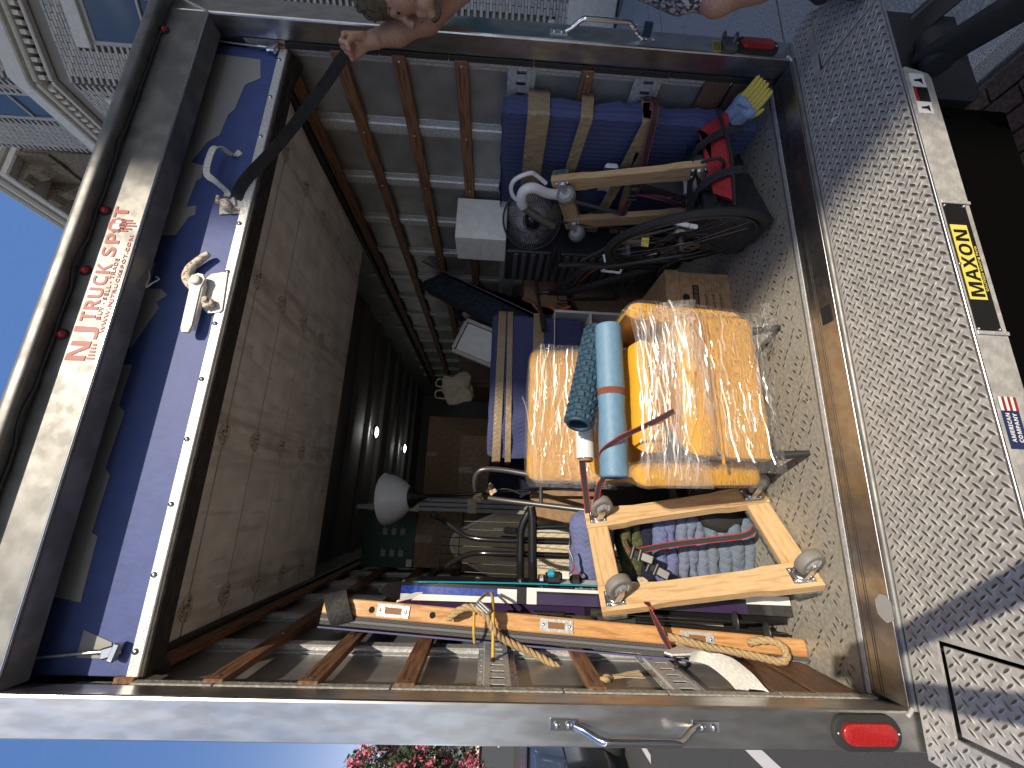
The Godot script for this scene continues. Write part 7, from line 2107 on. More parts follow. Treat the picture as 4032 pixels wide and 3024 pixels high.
func make_lamp() -> void:
	var t := thing("floor_lamp", "black floor lamp with a white bowl shade standing in the load", "lamp")
	var top := Vector3(-0.655, 1.865, -1.60)
	var neck := Vector3(-0.658, 1.664, -1.580); var low := Vector3(-0.553, 0.545, -1.350)
	var d := (neck - low).normalized()
	var bs := basis_to(d, Vector3(0, 0, 1))
	var sh := MB.new()
	sh.lathe([Vector2(0.035, -0.02), Vector2(0.075, 0.005), Vector2(0.115, 0.045), Vector2(0.145, 0.095), Vector2(0.16, 0.14), Vector2(0.163, 0.165), Vector2(0.158, 0.165), Vector2(0.14, 0.1), Vector2(0.11, 0.052), Vector2(0.07, 0.012), Vector2(0.03, -0.01)], Transform3D(Basis(bs.y, d, bs.y.cross(d)), neck + d * 0.02), 40)
	part(t, "bowl_shade", sh, M.opal)
	var cone := MB.new()
	cone.lathe([Vector2(0.009, -0.10), Vector2(0.016, -0.08), Vector2(0.035, -0.04), Vector2(0.066, 0.0), Vector2(0.07, 0.012), Vector2(0.0001, 0.012)], Transform3D(Basis(bs.y, d, bs.y.cross(d)), neck), 28)
	part(t, "cup", cone, M.gloss_black)
	tb(t, "pole", M.gloss_black, [neck - d * 0.08, low, low - d * 0.45 + Vector3(0, -0.0, 0)], 0.0095, 10)
	var bw := MB.new()
	bw.lathe([Vector2(0.0001, 0.03), Vector2(0.03, 0.03), Vector2(0.12, 0.015), Vector2(0.125, 0.0)], Transform3D(Basis(), Vector3((low - d * 0.45).x, 0.0, (low - d * 0.45).z)), 24)
	part(t, "base", bw, M.gloss_black)
	tb(t, "cord", M.tube_grey, smooth([Vector3(-0.614, 0.977, -1.400), Vector3(-0.587, 1.072, -1.390), Vector3(-0.607, 1.196, -1.400), Vector3(-0.565, 1.276, -1.380), Vector3(-0.515, 1.337, -1.360), Vector3(-0.476, 1.303, -1.350), Vector3(-0.511, 1.239, -1.360), Vector3(-0.584, 1.181, -1.380)], 6), 0.004, 6)
	for q in [Vector3(-0.598, 1.158, -1.370), Vector3(-0.653, 1.232, -1.370)]: part(t, "tape_wad", soft(Vector3(0.07, 0.05, 0.05), 0.02, 0.03, 22.0, q.y * 30.0, 6, 24), M.tape_pale, Transform3D(Basis(Vector3(0.2, 0.5, 1).normalized(), 0.6), q))
	# hand truck handle of grey tube
	var h := thing("grey_tube_frame", "grey bent-tube hand truck handle beside the armchair", "hand truck")
	tb(h, "tube", M.tube_grey, smooth([Vector3(-0.611, 1.256, -1.250), Vector3(-0.555, 1.259, -1.230), Vector3(-0.502, 1.236, -1.200), Vector3(-0.486, 1.186, -1.180), Vector3(-0.493, 1.086, -1.120), Vector3(-0.514, 0.956, -1.050), Vector3(-0.540, 0.760, -0.950)], 6), 0.015, 12)
	tb(h, "tube", M.tube_grey, smooth([Vector3(-0.646, 1.170, -1.220), Vector3(-0.656, 1.063, -1.160), Vector3(-0.672, 0.863, -1.060), Vector3(-0.688, 0.655, -0.950)], 6), 0.015, 12)
	tb(h, "cross_tube", M.tube_grey, [Vector3(-0.574, 0.892, -1.060), Vector3(-0.667, 0.889, -1.070)], 0.011, 8)
	bc(h, "toe_plate", M.tube_grey, Vector3(-0.70, 0.0, -1.0), Vector3(-0.56, 0.02, -0.72), 0.004)
	tb(h, "tube", M.tube_grey, [Vector3(-0.688, 0.655, -0.950), Vector3(-0.64, 0.02, -0.86)], 0.015, 10)
	# black cable drum low behind the armchair
	var w := thing("hand_truck_wheel", "black wheel low behind the armchair and dolly", "wheel")
	var wm := MB.new()
	wm.lathe([Vector2(0.03, -0.03), Vector2(0.10, -0.035), Vector2(0.125, -0.025), Vector2(0.13, 0.0), Vector2(0.125, 0.025), Vector2(0.10, 0.035), Vector2(0.03, 0.03)], Transform3D(Basis(Vector3.RIGHT, PI / 2), Vector3(-0.63, 0.13, -0.66)), 28)
	part(w, "tyre", wm, M.rubber)
	var hubm := MB.new()
	hubm.lathe([Vector2(0.07, 0.026), Vector2(0.035, 0.03), Vector2(0.0001, 0.034)], Transform3D(Basis(Vector3.RIGHT, PI / 2), Vector3(-0.63, 0.13, -0.66)), 20)
	part(w, "hub", hubm, M.grey_hub)


func make_chair_frame() -> void:
	var t := thing("metal_chair", "upturned black metal chair with its curved legs pointing up", "chair")
	var za := -1.0
	tb(t, "leg", M.gloss_black, smooth([Vector3(-0.741, 1.466, -1.120), Vector3(-0.776, 1.392, -1.090), Vector3(-0.821, 1.313, -1.050), Vector3(-0.842, 1.257, -1.020), Vector3(-0.848, 1.166, -0.990), Vector3(-0.845, 0.989, -0.950), Vector3(-0.841, 0.765, -0.920)], 6), 0.0135, 12)
	tb(t, "leg", M.gloss_black, smooth([Vector3(-1.052, 1.459, -1.120), Vector3(-1.000, 1.381, -1.090), Vector3(-0.944, 1.298, -1.050), Vector3(-0.920, 1.239, -1.020), Vector3(-0.912, 1.163, -0.990), Vector3(-0.906, 0.987, -0.950), Vector3(-0.903, 0.765, -0.920)], 6), 0.0135, 12)
	for q in [[1705, 2025], [1690, 2272]]: pass
	tb(t, "leg_cap", M.rubber, [Vector3(-0.736, 1.474, -1.122), Vector3(-0.753, 1.442, -1.115)], 0.017, 10)
	tb(t, "leg_cap", M.rubber, [Vector3(-1.056, 1.466, -1.122), Vector3(-1.038, 1.436, -1.115)], 0.017, 10)
	var fr := [Vector3(-0.685, 0.957, -0.900), Vector3(-0.777, 1.000, -0.910), Vector3(-0.866, 1.003, -0.920), Vector3(-1.059, 0.999, -0.920)]
	tb(t, "seat_frame", M.gloss_black, smooth(fr, 5), 0.020, 10)
	tb(t, "seat_frame", M.gloss_black, smooth([Vector3(-0.683, 0.961, -0.880), Vector3(-0.744, 0.952, -0.875), Vector3(-0.917, 0.948, -0.875), Vector3(-1.049, 0.941, -0.875)], 5), 0.022, 10)
	tb(t, "seat_frame", M.gloss_black, [Vector3(-1.057, 1.009, -0.920), Vector3(-1.054, 0.911, -0.875)], 0.018, 8)
	tb(t, "rung", M.gloss_black, [Vector3(-0.774, 0.933, -0.890), Vector3(-0.764, 0.785, -0.880)], 0.014, 8)
	tb(t, "rung", M.gloss_black, [Vector3(-0.801, 1.077, -1.000), Vector3(-0.799, 1.017, -0.930)], 0.016, 8)
	# thin wire rack between chair and ironing board
	var w := thing("wire_rack", "thin black wire rack behind the upturned chair", "rack")
	for k in 7: tb(w, "wire", M.black_steel, [Vector3(-0.776, 1.420, -1.220) + Vector3(-0.043 * k, 0, 0), Vector3(-0.767, 0.993, -1.100) + Vector3(-0.043 * k, 0, 0)], 0.003, 5)
	for q in [0.0, 0.10]: tb(w, "wire", M.black_steel, [Vector3(-0.771, 1.420, -1.220) - Vector3(0, q, -q * 0.3), Vector3(-0.771, 1.420, -1.220) - Vector3(0.275, q, -q * 0.3)], 0.003, 5)
	tb(w, "foot_wire", M.black_steel, [Vector3(-0.767, 0.993, -1.100), Vector3(-0.75, 0.0, -1.1)], 0.003, 5)


func make_ironing_board() -> void:
	var t := thing("ironing_board", "ironing board with tan mesh top standing on end at the left", "ironing board")
	var c := Vector3(-0.945, 0, -1.80)
	# outline in its own plane: pointed tip up, straight sides below
	var half := []
	for q in [[0.0, 1.41], [0.045, 1.40], [0.08, 1.365], [0.14, 1.25], [0.20, 1.12], [0.232, 1.02], [0.24, 0.93], [0.24, 0.08], [0.22, 0.02]]: half.append(Vector2(q[0], q[1]))
	var poly := PackedVector2Array()
	for p in half: poly.append(p)
	for i in range(half.size() - 1, 0, -1): poly.append(Vector2(-half[i].x, half[i].y))
	var b := MB.new()
	b.prism(poly, -0.006, 0.0, Transform3D(Basis(Vector3.RIGHT, 0.05), c))
	part(t, "board", b, M.iron_cover)
	var edge := []
	for p in poly: edge.append(Basis(Vector3.RIGHT, 0.05) * Vector3(p.x, p.y, 0.002) + c)
	tb(t, "rim", M.white_metal, edge, 0.012, 8, "", true)
	# expanded-metal mesh over the board
	var m := MB.new()
	var bs := Basis(Vector3.RIGHT, 0.05)
	for i in 36:
		for s: float in [-1.0, 1.0]:
			var x0 := -0.6 + i * 0.04
			var run := []
			for k in 40:
				var p := Vector2(x0 + s * (k * 0.033 - 0.66) * 0.55, 0.1 + k * 0.033)
				if Geometry2D.is_point_in_polygon(p, poly): run.append(bs * Vector3(p.x, p.y, 0.004) + c)
			if run.size() > 1: m.tube([run[0], run[-1]], 0.0011, 4, false)
	part(t, "mesh_lattice", m, M.white_metal).set_meta("kind", "stuff")
	for x in [-0.11, 0.10]: bx(t, "stiffener", M.white_metal, Vector3(0.02, 0.95, 0.012), c + Vector3(x, 0.66, 0.05), bs, 0.002)
	for x in [-0.06, 0.05]: tb(t, "folded_leg", M.black_steel, [c + Vector3(x, 0.12, 0.05), c + Vector3(x, 1.08, 0.085)], 0.010, 8)


# ---------------------------------------------------------------- bodies: tapered bones joined into one skin
func blob(bones: Array, cell: float, k: float, rough := 0.0) -> MB:
	var lo := Vector3(1e9, 1e9, 1e9); var hi := -lo
	for b in bones:
		var r := maxf(b[2], b[3]) + k + cell * 3.0
		for p: Vector3 in [b[0], b[1]]:
			lo = lo.min(p - Vector3(r, r, r)); hi = hi.max(p + Vector3(r, r, r))
	var nx := int((hi.x - lo.x) / cell) + 2; var ny := int((hi.y - lo.y) / cell) + 2; var nz := int((hi.z - lo.z) / cell) + 2
	var f := PackedFloat32Array()
	f.resize(nx * ny * nz)
	f.fill(9.0)
	var nn := noise(1.0, 444, 2)
	for b in bones:
		var a: Vector3 = b[0]; var c: Vector3 = b[1]
		var ra: float = b[2]; var rb: float = b[3]
		var r := maxf(ra, rb) + k + cell * 2.5
		var l := (a.min(c) - Vector3(r, r, r) - lo) / cell
		var h := (a.max(c) + Vector3(r, r, r) - lo) / cell
		var d := c - a
		var dd := maxf(d.length_squared(), 1e-9)
		for z in range(maxi(0, int(l.z)), mini(nz, int(h.z) + 1)):
			for y in range(maxi(0, int(l.y)), mini(ny, int(h.y) + 1)):
				var at := (z * ny + y) * nx
				for x in range(maxi(0, int(l.x)), mini(nx, int(h.x) + 1)):
					var p := lo + Vector3(x, y, z) * cell
					var t := clampf((p - a).dot(d) / dd, 0.0, 1.0)
					var v := (p - a - d * t).length() - lerpf(ra, rb, t)
					var w := f[at + x]
					var q := maxf(k - absf(v - w), 0.0) / k
					f[at + x] = minf(v, w) - q * q * k * 0.25
	var m := MB.new()
	var id := {}
	var step := [0, 1, nx, nx + 1, nx * ny, nx * ny + 1, nx * ny + nx, nx * ny + nx + 1]
	var corner := [Vector3(0, 0, 0), Vector3(1, 0, 0), Vector3(0, 1, 0), Vector3(1, 1, 0), Vector3(0, 0, 1), Vector3(1, 0, 1), Vector3(0, 1, 1), Vector3(1, 1, 1)]
	var edges := [[0, 1], [2, 3], [4, 5], [6, 7], [0, 2], [1, 3], [4, 6], [5, 7], [0, 4], [1, 5], [2, 6], [3, 7]]
	var acc := []
	for z in nz - 1:
		for y in ny - 1:
			var at := (z * ny + y) * nx
			for x in nx - 1:
				var i := at + x
				var s0 := f[i] < 0.0
				if s0 == (f[i + 1] < 0.0) and s0 == (f[i + nx] < 0.0) and s0 == (f[i + nx + 1] < 0.0) and s0 == (f[i + step[4]] < 0.0) and s0 == (f[i + step[5]] < 0.0) and s0 == (f[i + step[6]] < 0.0) and s0 == (f[i + step[7]] < 0.0): continue
				var sum := Vector3.ZERO
				var cnt := 0
				for e in edges:
					var a := f[i + step[e[0]]]; var b := f[i + step[e[1]]]
					if (a < 0.0) != (b < 0.0):
						sum += (corner[e[0]] as Vector3).lerp(corner[e[1]], a / (a - b)); cnt += 1
				id[i] = m.v.size()
				var pt := lo + (Vector3(x, y, z) + sum / cnt) * cell
				if rough > 0.0: pt += Vector3(nn.get_noise_3d(pt.x * 45, pt.y * 45, pt.z * 45), nn.get_noise_3d(pt.y * 45, pt.z * 45, pt.x * 45), nn.get_noise_3d(pt.z * 45, pt.x * 45, pt.y * 45)) * rough
				m.v.append(pt); m.n.append(Vector3.ZERO); m.uv.append(Vector2.ZERO)
	for i: int in id:
		for ax in 3:
			var s: int = [1, nx, nx * ny][ax]
			var u: int = [nx, nx * ny, 1][ax]
			var w: int = [nx * ny, 1, nx][ax]
			var a := f[i]; var b := f[i + s]
			if (a < 0.0) == (b < 0.0): continue
			if not (id.has(i - u) and id.has(i - w) and id.has(i - u - w)): continue
			var q := [id[i], id[i - u], id[i - u - w], id[i - w]]
			if a < 0.0: q = [q[0], q[3], q[2], q[1]]
			# q runs clockwise seen from outside
			m.ix.append_array([q[0], q[1], q[2], q[0], q[2], q[3]])
			var nn2: Vector3 = (m.v[q[2]] - m.v[q[0]]).cross(m.v[q[3]] - m.v[q[1]]) * -1.0
			for j in q: m.n[j] = m.n[j] + nn2
	for i in m.n.size(): m.n[i] = m.n[i].normalized()
	return m


func finger(bones: Array, pts: Array, r: float) -> void:
	for i in pts.size() - 1: bones.append([pts[i], pts[i + 1], r * (1.0 - 0.08 * i), r * (0.92 - 0.08 * i)])


func make_people() -> void:
	# the helper on the lift gate, pulling the door strap
	var t := thing("person", "person in a teal shirt and patterned shorts pulling the door strap", "person")
	var hip := Vector3(1.18, 0.85, 0.22)
	var sk := []
	var wr := Vector3(1.022, 1.715, 0.035)
	sk.append_array([[Vector3(1.310, 0.80, 0.34), Vector3(1.005, 0.48, 0.29), 0.082, 0.056], [Vector3(1.005, 0.48, 0.29), Vector3(1.08, 0.34, 0.295), 0.056, 0.058], [Vector3(1.08, 0.34, 0.295), Vector3(1.13, 0.08, 0.30), 0.056, 0.036], [Vector3(1.330, 0.80, 0.21), Vector3(1.17, 0.46, 0.20), 0.082, 0.056], [Vector3(1.17, 0.46, 0.20), Vector3(1.310, 0.08, 0.19), 0.057, 0.036]])
	sk.append_array([[Vector3(1.340, 0.86, 0.22), Vector3(1.340, 0.86, 0.33), 0.11, 0.11], [Vector3(1.340, 0.9, 0.28), Vector3(1.340, 1.2, 0.27), 0.115, 0.125], [Vector3(1.320, 1.30, 0.13), Vector3(1.340, 1.30, 0.40), 0.065, 0.065], [Vector3(1.300, 1.3, 0.26), Vector3(1.14, 1.46, 0.215), 0.06, 0.054]])
	# right arm raised past the head to the strap
	sk.append_array([[Vector3(1.300, 1.32, 0.11), Vector3(1.15, 1.50, 0.04), 0.05, 0.043], [Vector3(1.15, 1.50, 0.04), Vector3(1.08, 1.61, 0.035), 0.043, 0.041], [Vector3(1.08, 1.61, 0.035), wr, 0.040, 0.029]])
	# left arm hanging
	sk.append_array([[Vector3(1.340, 1.31, 0.44), Vector3(1.400, 1.06, 0.47), 0.048, 0.042], [Vector3(1.400, 1.06, 0.47), Vector3(1.330, 0.84, 0.46), 0.041, 0.029], [Vector3(1.330, 0.84, 0.46), Vector3(1.300, 0.76, 0.45), 0.034, 0.028]])
	part(t, "body", blob(sk, 0.014, 0.03), M.skin)
	# fist round the strap
	var hd := []
	var pl := Vector3(1.005, 1.775, 0.025)
	hd.append([wr - Vector3(-0.01, 0.03, 0), wr, 0.030, 0.028])
	for q in 4:
		var o := pl + Vector3(0.018 - q * 0.012, 0.012 - q * 0.010, 0.0)
		hd.append([wr + Vector3(0, 0.01, 0.012 - q * 0.008), o + Vector3(0, 0.012, 0.024 - q * 0.016), 0.020, 0.0145])
	for q in 4:
		var k0 := pl + Vector3(0.004, 0.020, 0.032 - q * 0.019)
		finger(hd, [k0, k0 + Vector3(-0.030, 0.006, 0.002), k0 + Vector3(-0.040, -0.018, 0.003), k0 + Vector3(-0.020, -0.030, 0.002)], 0.0098)
	finger(hd, [wr + Vector3(-0.012, 0.012, 0.026), pl + Vector3(-0.022, -0.015, 0.045), pl + Vector3(-0.045, 0.0, 0.042), pl + Vector3(-0.058, -0.006, 0.030)], 0.0112)
	part(t, "hand", blob(hd, 0.004, 0.008), M.skin)
	# head turned towards the strap, in profile: x is back of the head
	var c := Vector3.ZERO
	var hx := Transform3D(Basis(Vector3.UP, -0.93), Vector3(1.09, 1.572, 0.2))
	var hb := []
	hb.append_array([[c + Vector3(0.02, 0.03, 0), c + Vector3(-0.02, 0.03, 0), 0.085, 0.080], [c + Vector3(-0.035, -0.02, -0.022), c + Vector3(-0.035, -0.02, 0.022), 0.055, 0.055], [c + Vector3(-0.05, -0.09, -0.014), c + Vector3(-0.05, -0.09, 0.014), 0.034, 0.034], [c + Vector3(-0.03, -0.085, 0), c + Vector3(0.03, -0.06, 0.04), 0.034, 0.03], [c + Vector3(-0.03, -0.085, 0), c + Vector3(0.03, -0.06, -0.04), 0.034, 0.03], [c + Vector3(0.03, -0.06, 0), c + Vector3(0.05, -0.14, 0), 0.055, 0.052]])
	hb.append_array([[c + Vector3(-0.092, 0.008, 0), c + Vector3(-0.118, -0.035, 0), 0.010, 0.0115], [c + Vector3(-0.112, -0.04, -0.011), c + Vector3(-0.112, -0.04, 0.011), 0.009, 0.009], [c + Vector3(-0.085, 0.022, -0.034), c + Vector3(-0.085, 0.022, 0.034), 0.014, 0.014], [c + Vector3(-0.088, -0.066, -0.014), c + Vector3(-0.088, -0.066, 0.014), 0.008, 0.008], [c + Vector3(-0.086, -0.081, -0.012), c + Vector3(-0.086, -0.081, 0.012), 0.009, 0.009], [c + Vector3(-0.082, -0.112, -0.008), c + Vector3(-0.082, -0.112, 0.008), 0.017, 0.017]])
	for s: float in [-1.0, 1.0]: hb.append([c + Vector3(0.012, 0.012, s * 0.078), c + Vector3(0.006, -0.025, s * 0.076), 0.013, 0.010])
	part(t, "head", blob(hb, 0.005, 0.014), M.skin, hx)
	for s: float in [-1.0, 1.0]:
		part(t, "eye", blob([[c + Vector3(-0.083, 0.003, s * 0.036), c + Vector3(-0.083, 0.003, s * 0.03), 0.010, 0.010]], 0.003, 0.002), M.gloss_black, hx)
		tb(t, "brow", M.hair, smooth([c + Vector3(-0.099, 0.028, s * 0.012), c + Vector3(-0.094, 0.034, s * 0.034), c + Vector3(-0.074, 0.026, s * 0.056)], 4), 0.005, 6).transform = hx
	part(t, "beard", blob([[c + Vector3(-0.094, -0.118, -0.008), c + Vector3(-0.094, -0.118, 0.008), 0.012, 0.012], [c + Vector3(-0.085, -0.13, 0), c + Vector3(-0.07, -0.135, 0), 0.012, 0.012]], 0.004, 0.008, 0.003), M.hair, hx)
	tb(t, "lips", M.print_red_soft, smooth([c + Vector3(-0.103, -0.074, -0.014), c + Vector3(-0.106, -0.073, 0), c + Vector3(-0.103, -0.074, 0.014)], 3), 0.003, 5).transform = hx
	# curly hair: a rough cap and many small curls
	part(t, "hair", blob([[c + Vector3(0.03, 0.055, 0), c + Vector3(-0.02, 0.08, 0), 0.098, 0.09], [c + Vector3(-0.04, 0.085, -0.03), c + Vector3(-0.055, 0.10, 0.03), 0.055, 0.055], [c + Vector3(0.05, 0.0, 0), c + Vector3(0.06, -0.04, 0), 0.075, 0.05]], 0.006, 0.02, 0.012), M.hair, hx)
	var curl := MB.new()
	for i in 120:
		var a := rng.randf() * TAU; var e := rng.randf_range(0.15, 1.3)
		var o := c + Vector3(0.005, 0.06, 0) + Vector3(cos(a) * cos(e) * 0.095, sin(e) * 0.085, sin(a) * cos(e) * 0.088)
		if o.x < c.x - 0.07 and o.y < c.y + 0.07: o.y = c.y + 0.085
		var pts := []
		for k in 7: pts.append(o + Vector3(cos(a) * 0.012 + 0.010 * cos(k * 1.3 + i), 0.008 + 0.009 * sin(k * 1.3 + i), sin(a) * 0.012 + 0.003 * k))
		curl.tube(pts, 0.0035, 4)
	part(t, "curls", curl, M.hair, hx)
	# clothes
	var shirt := [[Vector3(1.340, 0.86, 0.23), Vector3(1.340, 0.86, 0.32), 0.128, 0.128], [Vector3(1.340, 0.9, 0.28), Vector3(1.340, 1.2, 0.27), 0.130, 0.142], [Vector3(1.310, 1.30, 0.14), Vector3(1.330, 1.30, 0.39), 0.078, 0.078], [Vector3(1.300, 1.32, 0.11), Vector3(1.26, 1.40, 0.09), 0.06, 0.055], [Vector3(1.340, 1.31, 0.44), Vector3(1.380, 1.14, 0.465), 0.062, 0.064]]
	part(t, "shirt", blob(shirt, 0.014, 0.04, 0.004), M.shirt)
	var shorts := [[Vector3(1.340, 0.82, 0.22), Vector3(1.340, 0.82, 0.33), 0.122, 0.122], [Vector3(1.310, 0.78, 0.34), Vector3(1.065, 0.56, 0.30), 0.105, 0.092], [Vector3(1.330, 0.78, 0.21), Vector3(1.195, 0.54, 0.205), 0.105, 0.092]]
	part(t, "shorts", blob(shorts, 0.014, 0.03, 0.005), M.shorts)
	for q in [[Vector3(1.17, 0.045, 0.302), Vector3(1.03, 0.032, 0.325)], [Vector3(1.33, 0.045, 0.19), Vector3(1.19, 0.032, 0.21)]]:
		part(t, "shoe", blob([[q[0], q[0].lerp(q[1], 0.5), 0.045, 0.04], [q[0].lerp(q[1], 0.5), q[1], 0.04, 0.032]], 0.01, 0.02), M.shoe)
	# pull strap of the door, held in the fist
	var s := thing("pull_strap", "black webbing strap running from the blue door to the person's hand", "strap")
	var p0 := Vector3(0.402, 2.172, -0.125); var p1 := Vector3(0.470, 2.142, -0.105); var p2 := Vector3(0.765, 1.951, -0.060); var p3 := Vector3(0.975, 1.788, 0.02)
	var sb := MB.new()
	sb.ribbon(smooth([p0, p1, (p1 + p2) * 0.5 + Vector3(0, -0.008, 0), p2, (p2 + p3) * 0.5, p3, p3 + Vector3(0.06, -0.10, 0.0)], 6), [Vector3(0.3, 0.9, 0.2), Vector3(0.4, 0.9, 0.3), Vector3(0.4, 0.8, 0.4), Vector3(0.4, 0.6, 0.7), Vector3(0.4, 0.4, 0.9)], 0.020, 0.003)
	part(s, "webbing", sb, M.bag_black)
	var pb := MB.new()
	pb.box(Vector3(0.05, 0.075, 0.003), Transform3D(Basis(Vector3(0, 0, 1), 0.35), p0 + Vector3(-0.02, 0.01, -0.004)), 0.001)
	pb.box(Vector3(0.035, 0.012, 0.008), Transform3D(Basis(Vector3(0, 0, 1), 0.35), p0 + Vector3(-0.012, 0.004, 0.002)), 0.002)
	part(s, "anchor_plate", pb, M.white_paint)
	# black binder clip on the right grab handle
	var bcl := thing("binder_clip", "black binder clip hanging on the right grab handle", "clip")
	var bo := Vector3(1.183, 0.632, 0.050)
	var bm := MB.new()
	bm.prism(PackedVector2Array([Vector2(-0.016, -0.02), Vector2(0.016, -0.02), Vector2(0.003, 0.012), Vector2(-0.003, 0.012)]), -0.024, 0.024, Transform3D(Basis(Vector3.UP, 0.4), bo))
	part(bcl, "body", bm, M.gloss_black)
	for q: float in [-0.006, 0.006]: tb(bcl, "wire_arm", M.zinc, smooth([bo + Vector3(q, 0.01, -0.015), bo + Vector3(q * 2.0 - 0.01, 0.045, -0.012), bo + Vector3(q * 2.0 - 0.01, 0.045, 0.012), bo + Vector3(q, 0.01, 0.015)], 4), 0.0016, 5)
	make_photographer()


func make_photographer() -> void:
	# whoever takes the picture stands on the road behind the camera; only the shadow of arms and phone shows
	var t := thing("person", "person standing on the road behind the camera with a phone held up high", "person")
	var f := Vector3(-0.30, ROAD, 1.98)
	var cam := Vector3(-0.648, 1.165, 1.263)
	var back := Vector3(-0.2654, 0.0396, 0.9633); var rt := Vector3(0.9634, 0.0487, 0.2634); var up := Vector3(-0.0364, 0.998, -0.0511)
	var ph := cam + back * 0.03
	bx(t, "phone", M.gloss_black, Vector3(0.078, 0.155, 0.009), ph - up * 0.045, Basis(rt, up, back), 0.004)
	var hl := ph - up * 0.09 - rt * 0.05 + back * 0.02; var hr := ph - up * 0.08 + rt * 0.055 + back * 0.02
	var sk := [[f + Vector3(-0.1, 0.08, 0), f + Vector3(-0.1, 0.5, -0.02), 0.045, 0.058], [f + Vector3(-0.1, 0.5, -0.02), f + Vector3(-0.09, 0.9, 0), 0.06, 0.085], [f + Vector3(0.1, 0.08, 0), f + Vector3(0.1, 0.5, -0.02), 0.045, 0.058], [f + Vector3(0.1, 0.5, -0.02), f + Vector3(0.09, 0.9, 0), 0.06, 0.085], [f + Vector3(-0.06, 0.92, 0), f + Vector3(0.06, 0.92, 0), 0.115, 0.115], [f + Vector3(0, 0.95, 0), f + Vector3(0, 1.32, 0), 0.125, 0.14], [f + Vector3(-0.15, 1.43, 0), f + Vector3(0.15, 1.43, 0), 0.07, 0.07], [f + Vector3(0, 1.45, 0), f + Vector3(0, 1.58, -0.01), 0.06, 0.056], [f + Vector3(0, 1.66, -0.03), f + Vector3(0, 1.72, -0.02), 0.09, 0.095]]
	var sl := f + Vector3(-0.19, 1.44, 0); var sr := f + Vector3(0.19, 1.44, 0)
	var el := sl + Vector3(-0.13, 0.14, -0.23); var er := sr + Vector3(0.0, 0.16, -0.26)
	sk.append_array([[sl, el, 0.052, 0.044], [el, hl, 0.043, 0.028], [sr, er, 0.052, 0.044], [er, hr, 0.043, 0.028], [hl, hl + up * 0.05, 0.032, 0.026], [hr, hr + up * 0.05, 0.032, 0.026]])
	for q in 4:
		finger(sk, [hl + up * (0.055 - q * 0.018), hl + up * (0.06 - q * 0.018) + rt * 0.02 + back * 0.012, hl + up * (0.06 - q * 0.018) + rt * 0.045 + back * 0.014], 0.012)
		finger(sk, [hr + up * (0.055 - q * 0.018), hr + up * (0.06 - q * 0.018) - rt * 0.02 + back * 0.012, hr + up * (0.06 - q * 0.018) - rt * 0.045 + back * 0.014], 0.012)
	part(t, "body", blob(sk, 0.016, 0.03), M.skin)
	part(t, "shirt", blob([[f + Vector3(0, 0.95, 0), f + Vector3(0, 1.32, 0), 0.145, 0.158], [f + Vector3(-0.15, 1.42, 0), f + Vector3(0.15, 1.42, 0), 0.085, 0.085], [sl, sl.lerp(el, 0.6), 0.066, 0.062], [sr, sr.lerp(er, 0.6), 0.066, 0.062]], 0.02, 0.04), M.sheet_board)
	part(t, "trousers", blob([[f + Vector3(-0.06, 0.9, 0), f + Vector3(0.06, 0.9, 0), 0.13, 0.13], [f + Vector3(-0.1, 0.1, 0), f + Vector3(-0.09, 0.9, 0), 0.07, 0.1], [f + Vector3(0.1, 0.1, 0), f + Vector3(0.09, 0.9, 0), 0.07, 0.1]], 0.02, 0.03), M.house_paint)
	for q: float in [-0.1, 0.1]: part(t, "shoe", blob([[f + Vector3(q, 0.045, 0.02), f + Vector3(q, 0.035, -0.17), 0.046, 0.036]], 0.012, 0.01), M.shoe)


